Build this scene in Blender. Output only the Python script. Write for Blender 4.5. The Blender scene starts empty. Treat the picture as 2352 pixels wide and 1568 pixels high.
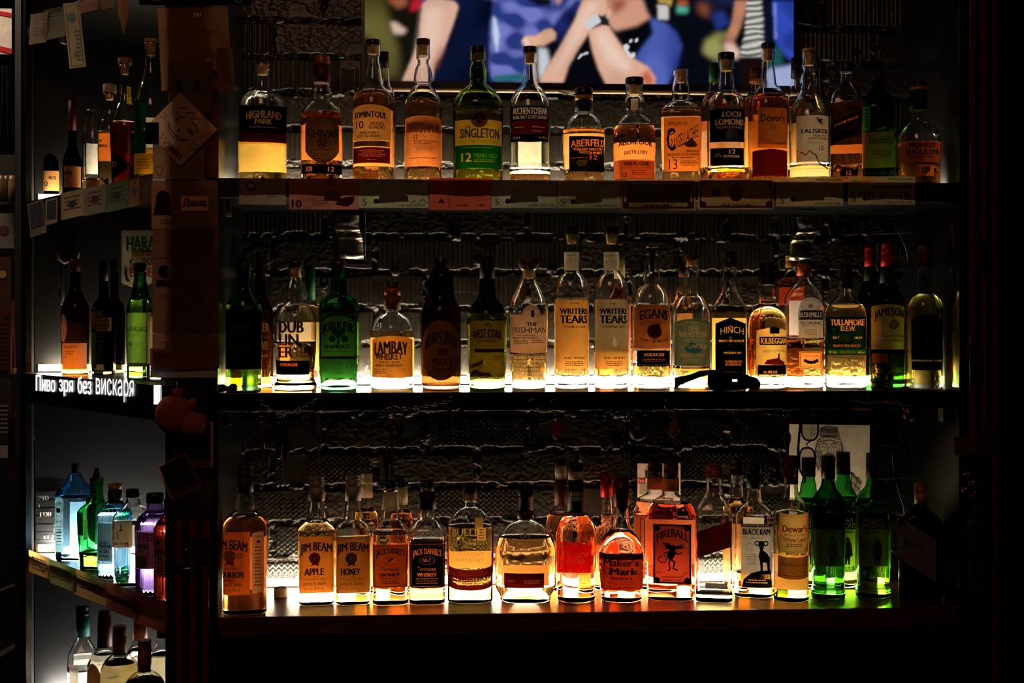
import bpy, math, random
import numpy as np
from mathutils import Vector, Matrix
from mathutils.geometry import tessellate_polygon

SC = bpy.context.scene
COL = SC.collection
# ------------------------------------------------------------------ camera, world, exposure
F = 2800.0                       # focal length in pixels of the 2352 px wide frame
TH = math.radians(3.4)           # the back bar is seen slightly turned
DIST, EYE, HZ = 2.8, 1.5, 740.0
CAM = Vector((-DIST * math.sin(TH), -DIST * math.cos(TH), EYE))
FV = Vector((math.sin(TH), math.cos(TH), 0)); RV = Vector((math.cos(TH), -math.sin(TH), 0)); UV = Vector((0, 0, 1))
cd = bpy.data.cameras.new('camera'); cam = bpy.data.objects.new('camera', cd); COL.objects.link(cam)
cam.location = CAM; cam.rotation_euler = (math.pi / 2, 0, -TH)
cd.sensor_width = 36.0; cd.lens = F / 2352 * 36.0; cd.shift_y = -(784 - HZ) / 2352; cd.clip_start = 0.05
SC.camera = cam
wd = bpy.data.worlds.new('world'); SC.world = wd; wd.use_nodes = True
wd.node_tree.nodes['Background'].inputs[0].default_value = (1.0, 0.55, 0.35, 1)
wd.node_tree.nodes['Background'].inputs[1].default_value = 0.0012
SC.view_settings.view_transform = 'Standard'; SC.view_settings.look = 'None'
SC.view_settings.exposure = 0.35; SC.view_settings.gamma = 1.0; SC.view_settings.use_curve_mapping = False
cy = SC.cycles
cy.max_bounces = 16; cy.diffuse_bounces = 4; cy.glossy_bounces = 4; cy.transmission_bounces = 14; cy.transparent_max_bounces = 24
cy.caustics_reflective = False; cy.caustics_refractive = True; cy.sample_clamp_indirect = 30.0; cy.blur_glossy = 0.5
cy.use_denoising = True
LED = 50.0                       # radiance of the warm LED tubes at the back of the shelves
LEDC = (1.0, 0.83, 0.57)
LEDW = (1.0, 0.93, 0.84)         # the cooler tubes in the corner unit
def room_lamp(name, loc, rot, size, power, color):
    l = bpy.data.lights.new(name, 'AREA'); l.energy = power; l.size = size; l.color = color
    o = bpy.data.objects.new(name, l); o.location = loc; o.rotation_euler = rot; COL.objects.link(o); return o
room_lamp('room_lamp', (-0.6, -2.2, 3.2), (math.radians(35), 0, 0), 0.8, 4.2, (1.0, 0.47, 0.27))
SH = {1: EYE + 0.327, 2: EYE - 0.160, 3: EYE - 0.668, 'l1': EYE + 0.340, 'l2': EYE - 0.142, 'l3': EYE - 0.652, 'l4': EYE - 1.07, 'l0': EYE + 0.83}
WALL = 0.36

# ------------------------------------------------------------------ pixel -> place
def ray(px, py): return FV + RV * ((px - 1176) / F) + UV * ((HZ - py) / F)
def W(px, py, d=0.0):
    r = ray(px, py); return CAM + r * ((d - CAM.y) / r.y)
A = W(372, HZ, 0.0).xy
def at_depth(px, py, zc): return CAM + ray(px, py) * zc
B_ = at_depth(62, HZ, (A.to_3d() - Vector((CAM.x, CAM.y, 0))).dot(FV) / 0.8).xy
LT = (B_ - A).normalized()                     # along the angled left face, away from the pillar
LN = Vector((-LT.y, LT.x))
if LN.y < 0: LN = -LN                           # into the cabinet
def WL(px, py, d=0.0):
    r = ray(px, py); p0 = A + LN * d
    t = ((p0 - CAM.xy).dot(LN)) / r.xy.dot(LN); return CAM + r * t
def zdepth(p): return (Vector((p.x, p.y, 0)) - Vector((CAM.x, CAM.y, 0))).dot(FV)

# ------------------------------------------------------------------ materials
def lin(c):
    if isinstance(c, str): c = tuple(int(c[i:i + 2], 16) / 255 for i in (0, 2, 4))
    return tuple(x / 12.92 if x <= 0.04045 else ((x + 0.055) / 1.055) ** 2.4 for x in c[:3])
def newmat(name):
    m = bpy.data.materials.new(name); m.use_nodes = True; m.node_tree.nodes.clear()
    out = m.node_tree.nodes.new('ShaderNodeOutputMaterial'); return m, m.node_tree, out
_M = {}
def mix_noise(nt, c, scale, amt, detail=4):
    """colour node output: c modulated by procedural noise"""
    tc = nt.nodes.new('ShaderNodeTexCoord'); n = nt.nodes.new('ShaderNodeTexNoise'); n.inputs['Scale'].default_value = scale
    n.inputs['Detail'].default_value = detail; nt.links.new(tc.outputs['Object'], n.inputs['Vector'])
    r = nt.nodes.new('ShaderNodeMapRange'); r.inputs['From Min'].default_value = .3; r.inputs['From Max'].default_value = .7
    r.inputs['To Min'].default_value = 1 - amt; r.inputs['To Max'].default_value = 1 + amt
    nt.links.new(n.outputs['Fac'], r.inputs['Value'])
    v = nt.nodes.new('ShaderNodeVectorMath'); v.operation = 'SCALE'; v.inputs[0].default_value = c
    nt.links.new(r.outputs['Result'], v.inputs['Scale']); return v.outputs[0], n
def solid(name, c, rough=.5, metal=0, noise=(40, .12), bump=0, coat=0):
    k = ('s', name)
    if k in _M: return _M[k]
    m, nt, out = newmat(name); b = nt.nodes.new('ShaderNodeBsdfPrincipled'); c = lin(c)
    o, n = mix_noise(nt, c, *noise); nt.links.new(o, b.inputs['Base Color'])
    b.inputs['Roughness'].default_value = rough; b.inputs['Metallic'].default_value = metal; b.inputs['Coat Weight'].default_value = coat
    if bump:
        bp = nt.nodes.new('ShaderNodeBump'); bp.inputs['Strength'].default_value = bump; bp.inputs['Distance'].default_value = .003
        nt.links.new(n.outputs['Fac'], bp.inputs['Height']); nt.links.new(bp.outputs['Normal'], b.inputs['Normal'])
    nt.links.new(b.outputs[0], out.inputs[0]); _M[k] = m; return m
PAL = dict(cream='f2e4c4', white='f6f2ea', pale='e8dcc0', black='0c0b0b', ink='14100e', maroon='5a1216', red='c01820', orange='f2aa64',
    gold='c9963c', amber='e0a860', green='0e5a34', lgreen='7fae5a', grey='a8a294', dgrey='3a3835', brown='5a3018', yellow='f0c83c', blue='2a5a8a',
    teal='1c6a6a', pink='e88a80', peach='f4b890', sage='8a9a78', dgreen='0b2a1c', navy='1c2440', beige='d9bd90', tan='b98c58', copper='b8632c', note='a8a888', rose='c07a6a', olive='6c6a4c', greenlit='58e060')
def paper(cn):
    k = ('p', cn)
    if k in _M: return _M[k]
    m, nt, out = newmat('paper_' + cn); c = lin(PAL.get(cn, cn))
    o, n = mix_noise(nt, c, 60, .08)
    d = nt.nodes.new('ShaderNodeBsdfDiffuse'); t = nt.nodes.new('ShaderNodeBsdfTranslucent'); x = nt.nodes.new('ShaderNodeMixShader')
    nt.links.new(o, d.inputs[0]); nt.links.new(o, t.inputs[0]); x.inputs[0].default_value = .55
    nt.links.new(d.outputs[0], x.inputs[1]); nt.links.new(t.outputs[0], x.inputs[2]); nt.links.new(x.outputs[0], out.inputs[0]); _M[k] = m; return m
def ink(cn):
    k = ('i', cn)
    if k in _M: return _M[k]
    if cn == 'emboss':
        m, nt, out = newmat('embossed_glass'); g = nt.nodes.new('ShaderNodeBsdfGlossy'); g.inputs['Roughness'].default_value = .25
        tl = nt.nodes.new('ShaderNodeBsdfTranslucent'); tl.inputs[0].default_value = (1, .9, .7, 1)
        t = nt.nodes.new('ShaderNodeBsdfTransparent'); x = nt.nodes.new('ShaderNodeMixShader'); y = nt.nodes.new('ShaderNodeMixShader')
        x.inputs[0].default_value = .5; nt.links.new(tl.outputs[0], x.inputs[1]); nt.links.new(g.outputs[0], x.inputs[2])
        y.inputs[0].default_value = .55; nt.links.new(t.outputs[0], y.inputs[1]); nt.links.new(x.outputs[0], y.inputs[2]); nt.links.new(y.outputs[0], out.inputs[0])
    else:
        m = solid('ink_' + cn, PAL.get(cn, cn), .85)
    _M[k] = m; return m
def foil(cn, rough=.3, metal=.35): return solid('foil_%s_%d' % (cn, rough * 100), PAL.get(cn, cn), rough + .12, metal, (80, .1))
GL = dict(clear=(.975, .985, .965), green=(.16, .56, .20), dgreen=(.03, .26, .10), black=(.03, .025, .015), dbrown=(.17, .09, .04), bottlegreen=(.09, .19, .04), emerald=(.05, .42, .17), brown=(.28, .11, .03), blue=(.30, .66, .98),
          violet=(.60, .45, .85), redglass=(.95, .22, .16), mint=(.22, .80, .45), moss=(.50, .62, .26), olive=(.45, .55, .12))
def glass(cn):
    k = ('g', cn)
    if k in _M: return _M[k]
    m, nt, out = newmat('glass_' + cn); g = nt.nodes.new('ShaderNodeBsdfGlass'); g.inputs['IOR'].default_value = 1.46
    g.inputs['Roughness'].default_value = 0.0
    g.inputs[0].default_value = tuple(math.sqrt(x) for x in GL[cn]) + (1,)
    tc = nt.nodes.new('ShaderNodeTexCoord'); n = nt.nodes.new('ShaderNodeTexNoise'); n.inputs['Scale'].default_value = 28; n.inputs['Detail'].default_value = 1
    nt.links.new(tc.outputs['Object'], n.inputs['Vector'])
    bp = nt.nodes.new('ShaderNodeBump'); bp.inputs['Strength'].default_value = .25; bp.inputs['Distance'].default_value = .004
    nt.links.new(n.outputs['Fac'], bp.inputs['Height']); nt.links.new(bp.outputs['Normal'], g.inputs['Normal'])
    nt.links.new(g.outputs[0], out.inputs[0]); _M[k] = m; return m
LQ = dict(gold=(1, .62, .20), amber=(1, .58, .19), orange=(1, .52, .17), red=(.97, .29, .07), yellow=(1, .66, .17), straw=(1, .88, .55), fire=(1, .33, .17),
          ruby=(.85, .04, .03), water=(.97, .98, .97), lime=(.95, .75, .08), teal=(.5, .85, .9), lilac=(.8, .65, .95), olivey=(.95, .75, .20), rust=(.85, .28, .06))
def liquid(cn):
    k = ('l', cn)
    if k in _M: return _M[k]
    m, nt, out = newmat('liquid_' + cn); t = nt.nodes.new('ShaderNodeBsdfTransparent')
    t.inputs[0].default_value = tuple(math.sqrt(x) for x in LQ[cn]) + (1,); nt.links.new(t.outputs[0], out.inputs[0]); _M[k] = m; return m
def emit(name, c, s):
    k = ('e', name)
    if k in _M: return _M[k]
    m, nt, out = newmat(name); e = nt.nodes.new('ShaderNodeEmission'); e.inputs[0].default_value = tuple(c) + (1,); e.inputs[1].default_value = s
    nt.links.new(e.outputs[0], out.inputs[0]); _M[k] = m; return m
black = lambda: solid('black_lacquer', '0b0a0a', .32, 0, (30, .3), .15)
matblack = lambda: solid('matt_black', '0a0909', .7)
metal = lambda: solid('brushed_steel', 'b8b4ac', .28, 1, (90, .15))
chrome = lambda: solid('chrome', 'c8c4bc', .12, 1)
brass = lambda: solid('brass', 'b8863c', .25, 1)
plastic = lambda: solid('clear_tape_plastic', 'b8b8b0', .15, .2)
def wood():
    k = 'wood'
    if k in _M: return _M[k]
    m, nt, out = newmat('stained_wood'); b = nt.nodes.new('ShaderNodeBsdfPrincipled')
    tc = nt.nodes.new('ShaderNodeTexCoord'); mp = nt.nodes.new('ShaderNodeMapping'); mp.inputs['Scale'].default_value = (3, 45, 45)
    n = nt.nodes.new('ShaderNodeTexNoise'); n.inputs['Scale'].default_value = 3; n.inputs['Detail'].default_value = 8
    nt.links.new(tc.outputs['Object'], mp.inputs[0]); nt.links.new(mp.outputs[0], n.inputs['Vector'])
    r = nt.nodes.new('ShaderNodeValToRGB'); r.color_ramp.elements[0].position = .3; r.color_ramp.elements[0].color = lin('34180a') + (1,)
    r.color_ramp.elements[1].position = .7; r.color_ramp.elements[1].color = lin('7c4820') + (1,)
    nt.links.new(n.outputs['Fac'], r.inputs[0]); nt.links.new(r.outputs[0], b.inputs['Base Color']); b.inputs['Roughness'].default_value = .33; b.inputs['Coat Weight'].default_value = .6; b.inputs['Coat Roughness'].default_value = .2
    bp = nt.nodes.new('ShaderNodeBump'); bp.inputs['Strength'].default_value = .15; bp.inputs['Distance'].default_value = .002
    nt.links.new(n.outputs['Fac'], bp.inputs['Height']); nt.links.new(bp.outputs['Normal'], b.inputs['Normal'])
    nt.links.new(b.outputs[0], out.inputs[0]); _M[k] = m; return m

# ------------------------------------------------------------------ mesh helpers
class MB:
    def __init__(s): s.v = []; s.f = []; s.m = []; s.sm = []; s.mats = []
    def mi(s, mat):
        if mat not in s.mats: s.mats.append(mat)
        return s.mats.index(mat)
    def add(s, vs, fs, mat, smooth=False):
        o = len(s.v); s.v += [tuple(v) for v in vs]; i = s.mi(mat)
        for f in fs: s.f.append(tuple(o + k for k in f)); s.m.append(i); s.sm.append(smooth)
        return s
    def box(s, lo, hi, mat, M=None):
        x0, y0, z0 = lo; x1, y1, z1 = hi
        v = [Vector(p) for p in ((x0, y0, z0), (x1, y0, z0), (x1, y1, z0), (x0, y1, z0), (x0, y0, z1), (x1, y0, z1), (x1, y1, z1), (x0, y1, z1))]
        if M is not None: v = [M @ p for p in v]
        return s.add(v, [(0, 3, 2, 1), (4, 5, 6, 7), (0, 1, 5, 4), (1, 2, 6, 5), (2, 3, 7, 6), (3, 0, 4, 7)], mat)
    def rings(s, rings, mat, smooth=True, flip=False, closed=False, cap=True):
        n = len(rings[0]); vs = [p for r in rings for p in r]; fs = []
        R = len(rings)
        for i in range(R if closed else R - 1):
            j = (i + 1) % R
            for k in range(n):
                q = (i * n + k, i * n + (k + 1) % n, j * n + (k + 1) % n, j * n + k)
                fs.append(q[::-1] if flip else q)
        s.add(vs, fs, mat, smooth)
        if cap and not closed:
            b = tuple(range(n)); t = tuple((R - 1) * n + k for k in range(n)); o = len(s.v) - len(vs); i = s.mi(mat)
            for f in ((b if flip else b[::-1]), (t[::-1] if flip else t)):
                s.f.append(tuple(o + k for k in f)); s.m.append(i); s.sm.append(False)
        return s
    def lathe(s, prof, mat, c=(0, 0, 0), n=32, M=None, smooth=True):
        """prof: (z, r) from the bottom up"""
        R = []
        for z, r in prof:
            ring = [Vector((c[0] + r * math.cos(2 * math.pi * k / n), c[1] + r * math.sin(2 * math.pi * k / n), c[2] + z)) for k in range(n)]
            if M is not None: ring = [M @ p for p in ring]
            R.append(ring)
        return s.rings(R, mat, smooth)
    def tube(s, pts, r, mat, n=8, closed=False):
        pts = [Vector(p) for p in pts]; R = []
        N = len(pts)
        for i, p in enumerate(pts):
            a = pts[(i - 1) % N] if (closed or i > 0) else p; b = pts[(i + 1) % N] if (closed or i < N - 1) else p
            t = (b - a).normalized(); u = t.cross(Vector((0, 0, 1)))
            if u.length < .2: u = t.cross(Vector((0, 1, 0)))
            u.normalize(); w = t.cross(u)
            rr = r[i] if isinstance(r, (list, tuple)) else r
            R.append([p + (u * math.cos(2 * math.pi * k / n) + w * math.sin(2 * math.pi * k / n)) * rr for k in range(n)])
        return s.rings(R, mat, True, closed=closed, flip=True)
    def build(s, name, parent=None, loc=None):
        me = bpy.data.meshes.new(name); me.from_pydata(s.v, [], s.f)
        for m in s.mats: me.materials.append(m)
        me.polygons.foreach_set('material_index', s.m); me.polygons.foreach_set('use_smooth', s.sm); me.update()
        o = bpy.data.objects.new(name, me); COL.objects.link(o)
        if parent: o.parent = parent
        if loc is not None: o.location = loc
        return o
def tag(o, label, cat, group=None):
    o['label'] = label; o['category'] = cat
    if group: o['group'] = group
    return o
def struct(o): o['kind'] = 'structure'; return o
def empty(name, loc, rz=0):
    o = bpy.data.objects.new(name, None); COL.objects.link(o); o.location = loc; o.rotation_euler = (0, 0, rz); o.empty_display_size = .02; return o

_T = {}
def text_mesh(body, bold=.0):
    bold = 0
    k = (body, bold)
    if k in _T: return _T[k]
    c = bpy.data.curves.new('t', 'FONT'); c.body = body; c.size = 1; c.offset = bold; c.resolution_u = 2; c.align_x = 'LEFT'
    o = bpy.data.objects.new('t', c); me = bpy.data.meshes.new_from_object(o)
    v = np.array([tuple(x.co)[:2] for x in me.vertices]) if len(me.vertices) else np.zeros((1, 2)); f = [tuple(p.vertices) for p in me.polygons]
    bpy.data.objects.remove(o); bpy.data.curves.remove(c); bpy.data.meshes.remove(me)
    mn = v.min(0); mx = v.max(0); v = (v - mn) / np.maximum(mx - mn, 1e-6)
    _T[k] = (v, f); return _T[k]

def heavy(bold, x0, x1, body):
    """half the extra stroke width, in pixels"""
    return 0 if bold < .012 else min(.05 * (x1 - x0) / max(1, len(body)) * (1.0 if bold < .02 else 1.6), 1.6)
class Sheet:
    """flat artwork in pixel coordinates of the photograph, mapped onto a surface: mp(x, y, layer) -> local point"""
    def __init__(s, mp, angmap=None): s.b = MB(); s.mp = mp; s.am = angmap; s.k = 0
    def put(s, v2, fs, mat, layer):
        s.b.add([s.mp(x, y, layer) for x, y in v2], fs, mat, False)
    def area(s, x0, x1, top, bot, mat, layer=0, nx=24, ny=6):
        vs = []; fs = []
        for i in range(nx + 1):
            t = i / nx; x = s.am(x0, x1, t) if s.am else x0 + (x1 - x0) * t
            for j in range(ny + 1):
                a = top(t) if callable(top) else top; b = bot(t) if callable(bot) else bot
                vs.append((x, b + (a - b) * j / ny))
        for i in range(nx):
            for j in range(ny):
                q = i * (ny + 1) + j; fs.append((q, q + ny + 1, q + ny + 2, q + 1))
        s.put(vs, fs, mat, layer)
    def text(s, body, x0, x1, y0, y1, col='ink', arc=0, slant=0, bold=0.012, layer=2, mat=None):
        v, f = text_mesh(body); k = heavy(bold, x0, x1, body)
        for i, sh in enumerate((0,) if k < .12 else (-k, 0, k)):
            out = []
            for tx, ty in v:
                x = (s.am(x0 + k, x1 - k, tx) if s.am else x0 + k + (x1 - x0 - 2 * k) * tx) + sh
                out.append((x, y1 + (y0 - y1) * ty + arc * (2 * tx - 1) ** 2 + slant * (tx - .5)))
            s.put(out, f, mat or ink(col), layer + .12 * i)
    def poly(s, pts, col, layer=2, mat=None):
        tr = tessellate_polygon([[Vector((x, y, 0)) for x, y in pts]])
        fs = []
        for t in tr:
            a, b, c = (pts[i] for i in t)
            cr = (b[0] - a[0]) * (c[1] - a[1]) - (b[1] - a[1]) * (c[0] - a[0])
            fs.append(tuple(t) if cr < 0 else tuple(t)[::-1])
        s.put(pts, fs, mat or ink(col), layer)
    def disc(s, cx, cy, r, col, layer=1, ry=None, mat=None, n=24):
        ry = ry or r; s.poly([(cx + r * math.cos(2 * math.pi * k / n), cy + ry * math.sin(2 * math.pi * k / n)) for k in range(n)], col, layer, mat)
    def ring(s, cx, cy, r, w, col, layer=2, ry=None, n=28):
        ry = ry or r; v = []; f = []
        for k in range(n):
            c, q = math.cos(2 * math.pi * k / n), math.sin(2 * math.pi * k / n); v += [(cx + r * c, cy + ry * q), (cx + (r - w) * c, cy + (ry - w) * q)]
        for k in range(n): a = 2 * k; b = 2 * ((k + 1) % n); f.append((a, a + 1, b + 1, b))
        s.put(v, f, ink(col), layer)
    def line(s, pts, w, col, layer=2):
        v = []; f = []
        for i, (x, y) in enumerate(pts):
            a = pts[max(i - 1, 0)]; b = pts[min(i + 1, len(pts) - 1)]; dx, dy = b[0] - a[0], b[1] - a[1]; L = math.hypot(dx, dy) or 1
            nx, ny = -dy / L * w / 2, dx / L * w / 2; v += [(x + nx, y + ny), (x - nx, y - ny)]
        for i in range(len(pts) - 1): f.append((2 * i, 2 * i + 1, 2 * i + 3, 2 * i + 2))
        s.put(v, f, ink(col), layer)
    def lines(s, x0, x1, y0, y1, n, col='ink', layer=1, seed=3):
        R = random.Random(seed + int(x0 * 7 + y0)); h = (y1 - y0) / (2 * n)
        for i in range(n):
            ins = R.uniform(0, .16) * (x1 - x0); y = y0 + (y1 - y0) * i / n
            x = x0 + ins
            while x < x1 - ins - 1:
                w = R.uniform(2.5, 8); e = min(x + w, x1 - ins); s.area(x, e, y, y + h * .8, ink(col), layer, 2, 1); x = e + 1.3
    def frame(s, x0, x1, y0, y1, w, col, layer=1):
        s.area(x0, x1, y0, y0 + w, ink(col), layer, 12, 1); s.area(x0, x1, y1 - w, y1, ink(col), layer, 12, 1)
        s.area(x0, x0 + w, y0, y1, ink(col), layer, 1, 6); s.area(x1 - w, x1, y0, y1, ink(col), layer, 1, 6)
class Raster:
    """printed label as small cells: every cell is paper or ink, so light only passes where the print leaves it open"""
    def __init__(s, x0, x1, top, bot, am, base, cell=.62):
        s.nx = int((x1 - x0) / cell) + 1; H = max((bot(t) if callable(bot) else bot) - (top(t) if callable(top) else top) for t in (0, .25, .5, .75, 1)); s.ny = int(H / cell) + 1
        tt = np.arange(s.nx + 1) / s.nx; s.xe = np.array([am(x0, x1, t) for t in tt]); tc_ = (tt[:-1] + tt[1:]) / 2; s.xc = np.array([am(x0, x1, t) for t in tc_])
        ev = lambda f, q: np.array([f(t) if callable(f) else f for t in q])
        s.te, s.be, s.tc, s.bc = ev(top, tt), ev(bot, tt), ev(top, tc_), ev(bot, tc_)
        v = (np.arange(s.ny) + .5) / s.ny; s.Y = s.tc[:, None] + (s.bc - s.tc)[:, None] * v[None]; s.X = np.repeat(s.xc[:, None], s.ny, 1)
        s.mats = [base]; s.G = np.zeros((s.nx, s.ny), int); s.am = am
    def mi(s, m):
        if m not in s.mats: s.mats.append(m)
        return s.mats.index(m)
    def fill(s, pts, m):
        xs = [p[0] for p in pts]; ys = [p[1] for p in pts]
        i0, i1 = np.searchsorted(s.xc, min(xs)), np.searchsorted(s.xc, max(xs)); 
        if i1 <= i0: return
        X, Y = s.X[i0:i1], s.Y[i0:i1]; ins = np.zeros(X.shape, bool); k = len(pts)
        for i in range(k):
            (xa, ya), (xb, yb_) = pts[i], pts[(i + 1) % k]
            if ya == yb_: continue
            ins ^= ((ya > Y) != (yb_ > Y)) & (X < xa + (Y - ya) / (yb_ - ya) * (xb - xa))
        s.G[i0:i1][ins] = m
    def text(s, body, x0, x1, y0, y1, col='ink', arc=0, slant=0, bold=0.012, layer=2, mat=None):
        v, f = text_mesh(body); m = s.mi(mat or paper(col)); k = heavy(bold, x0, x1, body)
        for sh in ((0,) if k < .12 else (-k, 0, k)):
            q = [(s.am(x0 + k, x1 - k, tx) + sh, y1 + (y0 - y1) * ty + arc * (2 * tx - 1) ** 2 + slant * (tx - .5)) for tx, ty in v]
            for t in f: s.fill([q[i] for i in t], m)
    def poly(s, pts, col, layer=2, mat=None): s.fill(pts, s.mi(mat or paper(col)))
    def disc(s, cx, cy, r, col, layer=1, ry=None, mat=None, n=24):
        ry = ry or r; s.fill([(cx + r * math.cos(2 * math.pi * k / n), cy + ry * math.sin(2 * math.pi * k / n)) for k in range(n)], s.mi(mat or paper(col)))
    def ring(s, cx, cy, r, w, col, layer=2, ry=None, n=28):
        ry = ry or r; m = s.mi(paper(col)); d = ((s.X - cx) / r) ** 2 + ((s.Y - cy) / ry) ** 2; e = ((s.X - cx) / (r - w)) ** 2 + ((s.Y - cy) / (ry - w)) ** 2; s.G[(d < 1) & (e > 1)] = m
    def line(s, pts, w, col, layer=2):
        m = s.mi(paper(col))
        for a, b in zip(pts[:-1], pts[1:]):
            dx, dy = b[0] - a[0], b[1] - a[1]; L = math.hypot(dx, dy) or 1; nx, ny = -dy / L * w / 2, dx / L * w / 2
            s.fill([(a[0] + nx, a[1] + ny), (b[0] + nx, b[1] + ny), (b[0] - nx, b[1] - ny), (a[0] - nx, a[1] - ny)], m)
    def area(s, x0, x1, top, bot, mat, layer=1, nx=0, ny=0): s.G[(s.X >= x0) & (s.X <= x1) & (s.Y >= top) & (s.Y <= bot)] = s.mi(mat)
    def lines(s, x0, x1, y0, y1, n, col='ink', layer=1, seed=3):
        R = random.Random(seed + int(x0 * 7 + y0)); h = (y1 - y0) / (2 * n); m = paper(col)
        for i in range(n):
            ins = R.uniform(0, .16) * (x1 - x0); y = y0 + (y1 - y0) * i / n; x = x0 + ins
            while x < x1 - ins - 1: w = R.uniform(2.5, 8); e = min(x + w, x1 - ins); s.area(x, e, y, y + h * .8, m); x = e + 1.3
    def frame(s, x0, x1, y0, y1, w, col, layer=1):
        for a, b, c, d in ((x0, x1, y0, y0 + w), (x0, x1, y1 - w, y1), (x0, x0 + w, y0, y1), (x1 - w, x1, y0, y1)): s.area(a, b, c, d, paper(col))
    def emit(s, sheet):
        B = sheet.b; mp = sheet.mp; mx = 9
        idx = [B.mi(m) for m in s.mats]
        for j in range(s.ny):
            a, b = j / s.ny, (j + 1) / s.ny; i = 0; row = s.G[:, j]
            while i < s.nx:
                k = i + 1
                while k < s.nx and k - i < mx and row[k] == row[i]: k += 1
                o = len(B.v)
                for ii, tt in ((i, b), (k, b), (k, a), (i, a)): B.v.append(mp(s.xe[ii], s.te[ii] + (s.be[ii] - s.te[ii]) * tt, 0))
                B.f.append((o, o + 1, o + 2, o + 3)); B.m.append(idx[row[i]]); B.sm.append(False); i = k
def draw(sh, ops):
    for op in ops:
        k, a = op[0], op[1:]
        kw = a[-1] if a and isinstance(a[-1], dict) else {}
        if kw: a = a[:-1]
        {'t': sh.text, 'p': sh.poly, 'd': sh.disc, 'r': sh.ring, 'l': sh.line, 'n': sh.lines, 'f': sh.frame}[k](*a, **kw) if k != 'a' else \
            sh.area(a[0], a[1], a[2], a[3], ink(a[4]) if not (kw.get('paper') or isinstance(sh, Raster)) else paper(a[4]), kw.get('layer', 1), 16, 4)

# ------------------------------------------------------------------ bottles
def pchip(xs, ys, q):
    xs = np.array(xs, float); ys = np.array(ys, float); h = np.diff(xs); dl = np.diff(ys) / h; m = np.zeros(len(xs))
    for i in range(1, len(xs) - 1):
        if dl[i - 1] * dl[i] > 0:
            w1 = 2 * h[i] + h[i - 1]; w2 = h[i] + 2 * h[i - 1]; m[i] = (w1 + w2) / (w1 / dl[i - 1] + w2 / dl[i])
    m[0] = dl[0]; m[-1] = dl[-1]
    q = np.clip(q, xs[0], xs[-1]); i = np.clip(np.searchsorted(xs, q) - 1, 0, len(h) - 1); t = (q - xs[i]) / h[i]
    return (2 * t**3 - 3 * t**2 + 1) * ys[i] + (t**3 - 2 * t**2 + t) * h[i] * m[i] + (-2 * t**3 + 3 * t**2) * ys[i + 1] + (t**3 - t**2) * h[i] * m[i + 1]
NB = [0]
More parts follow.
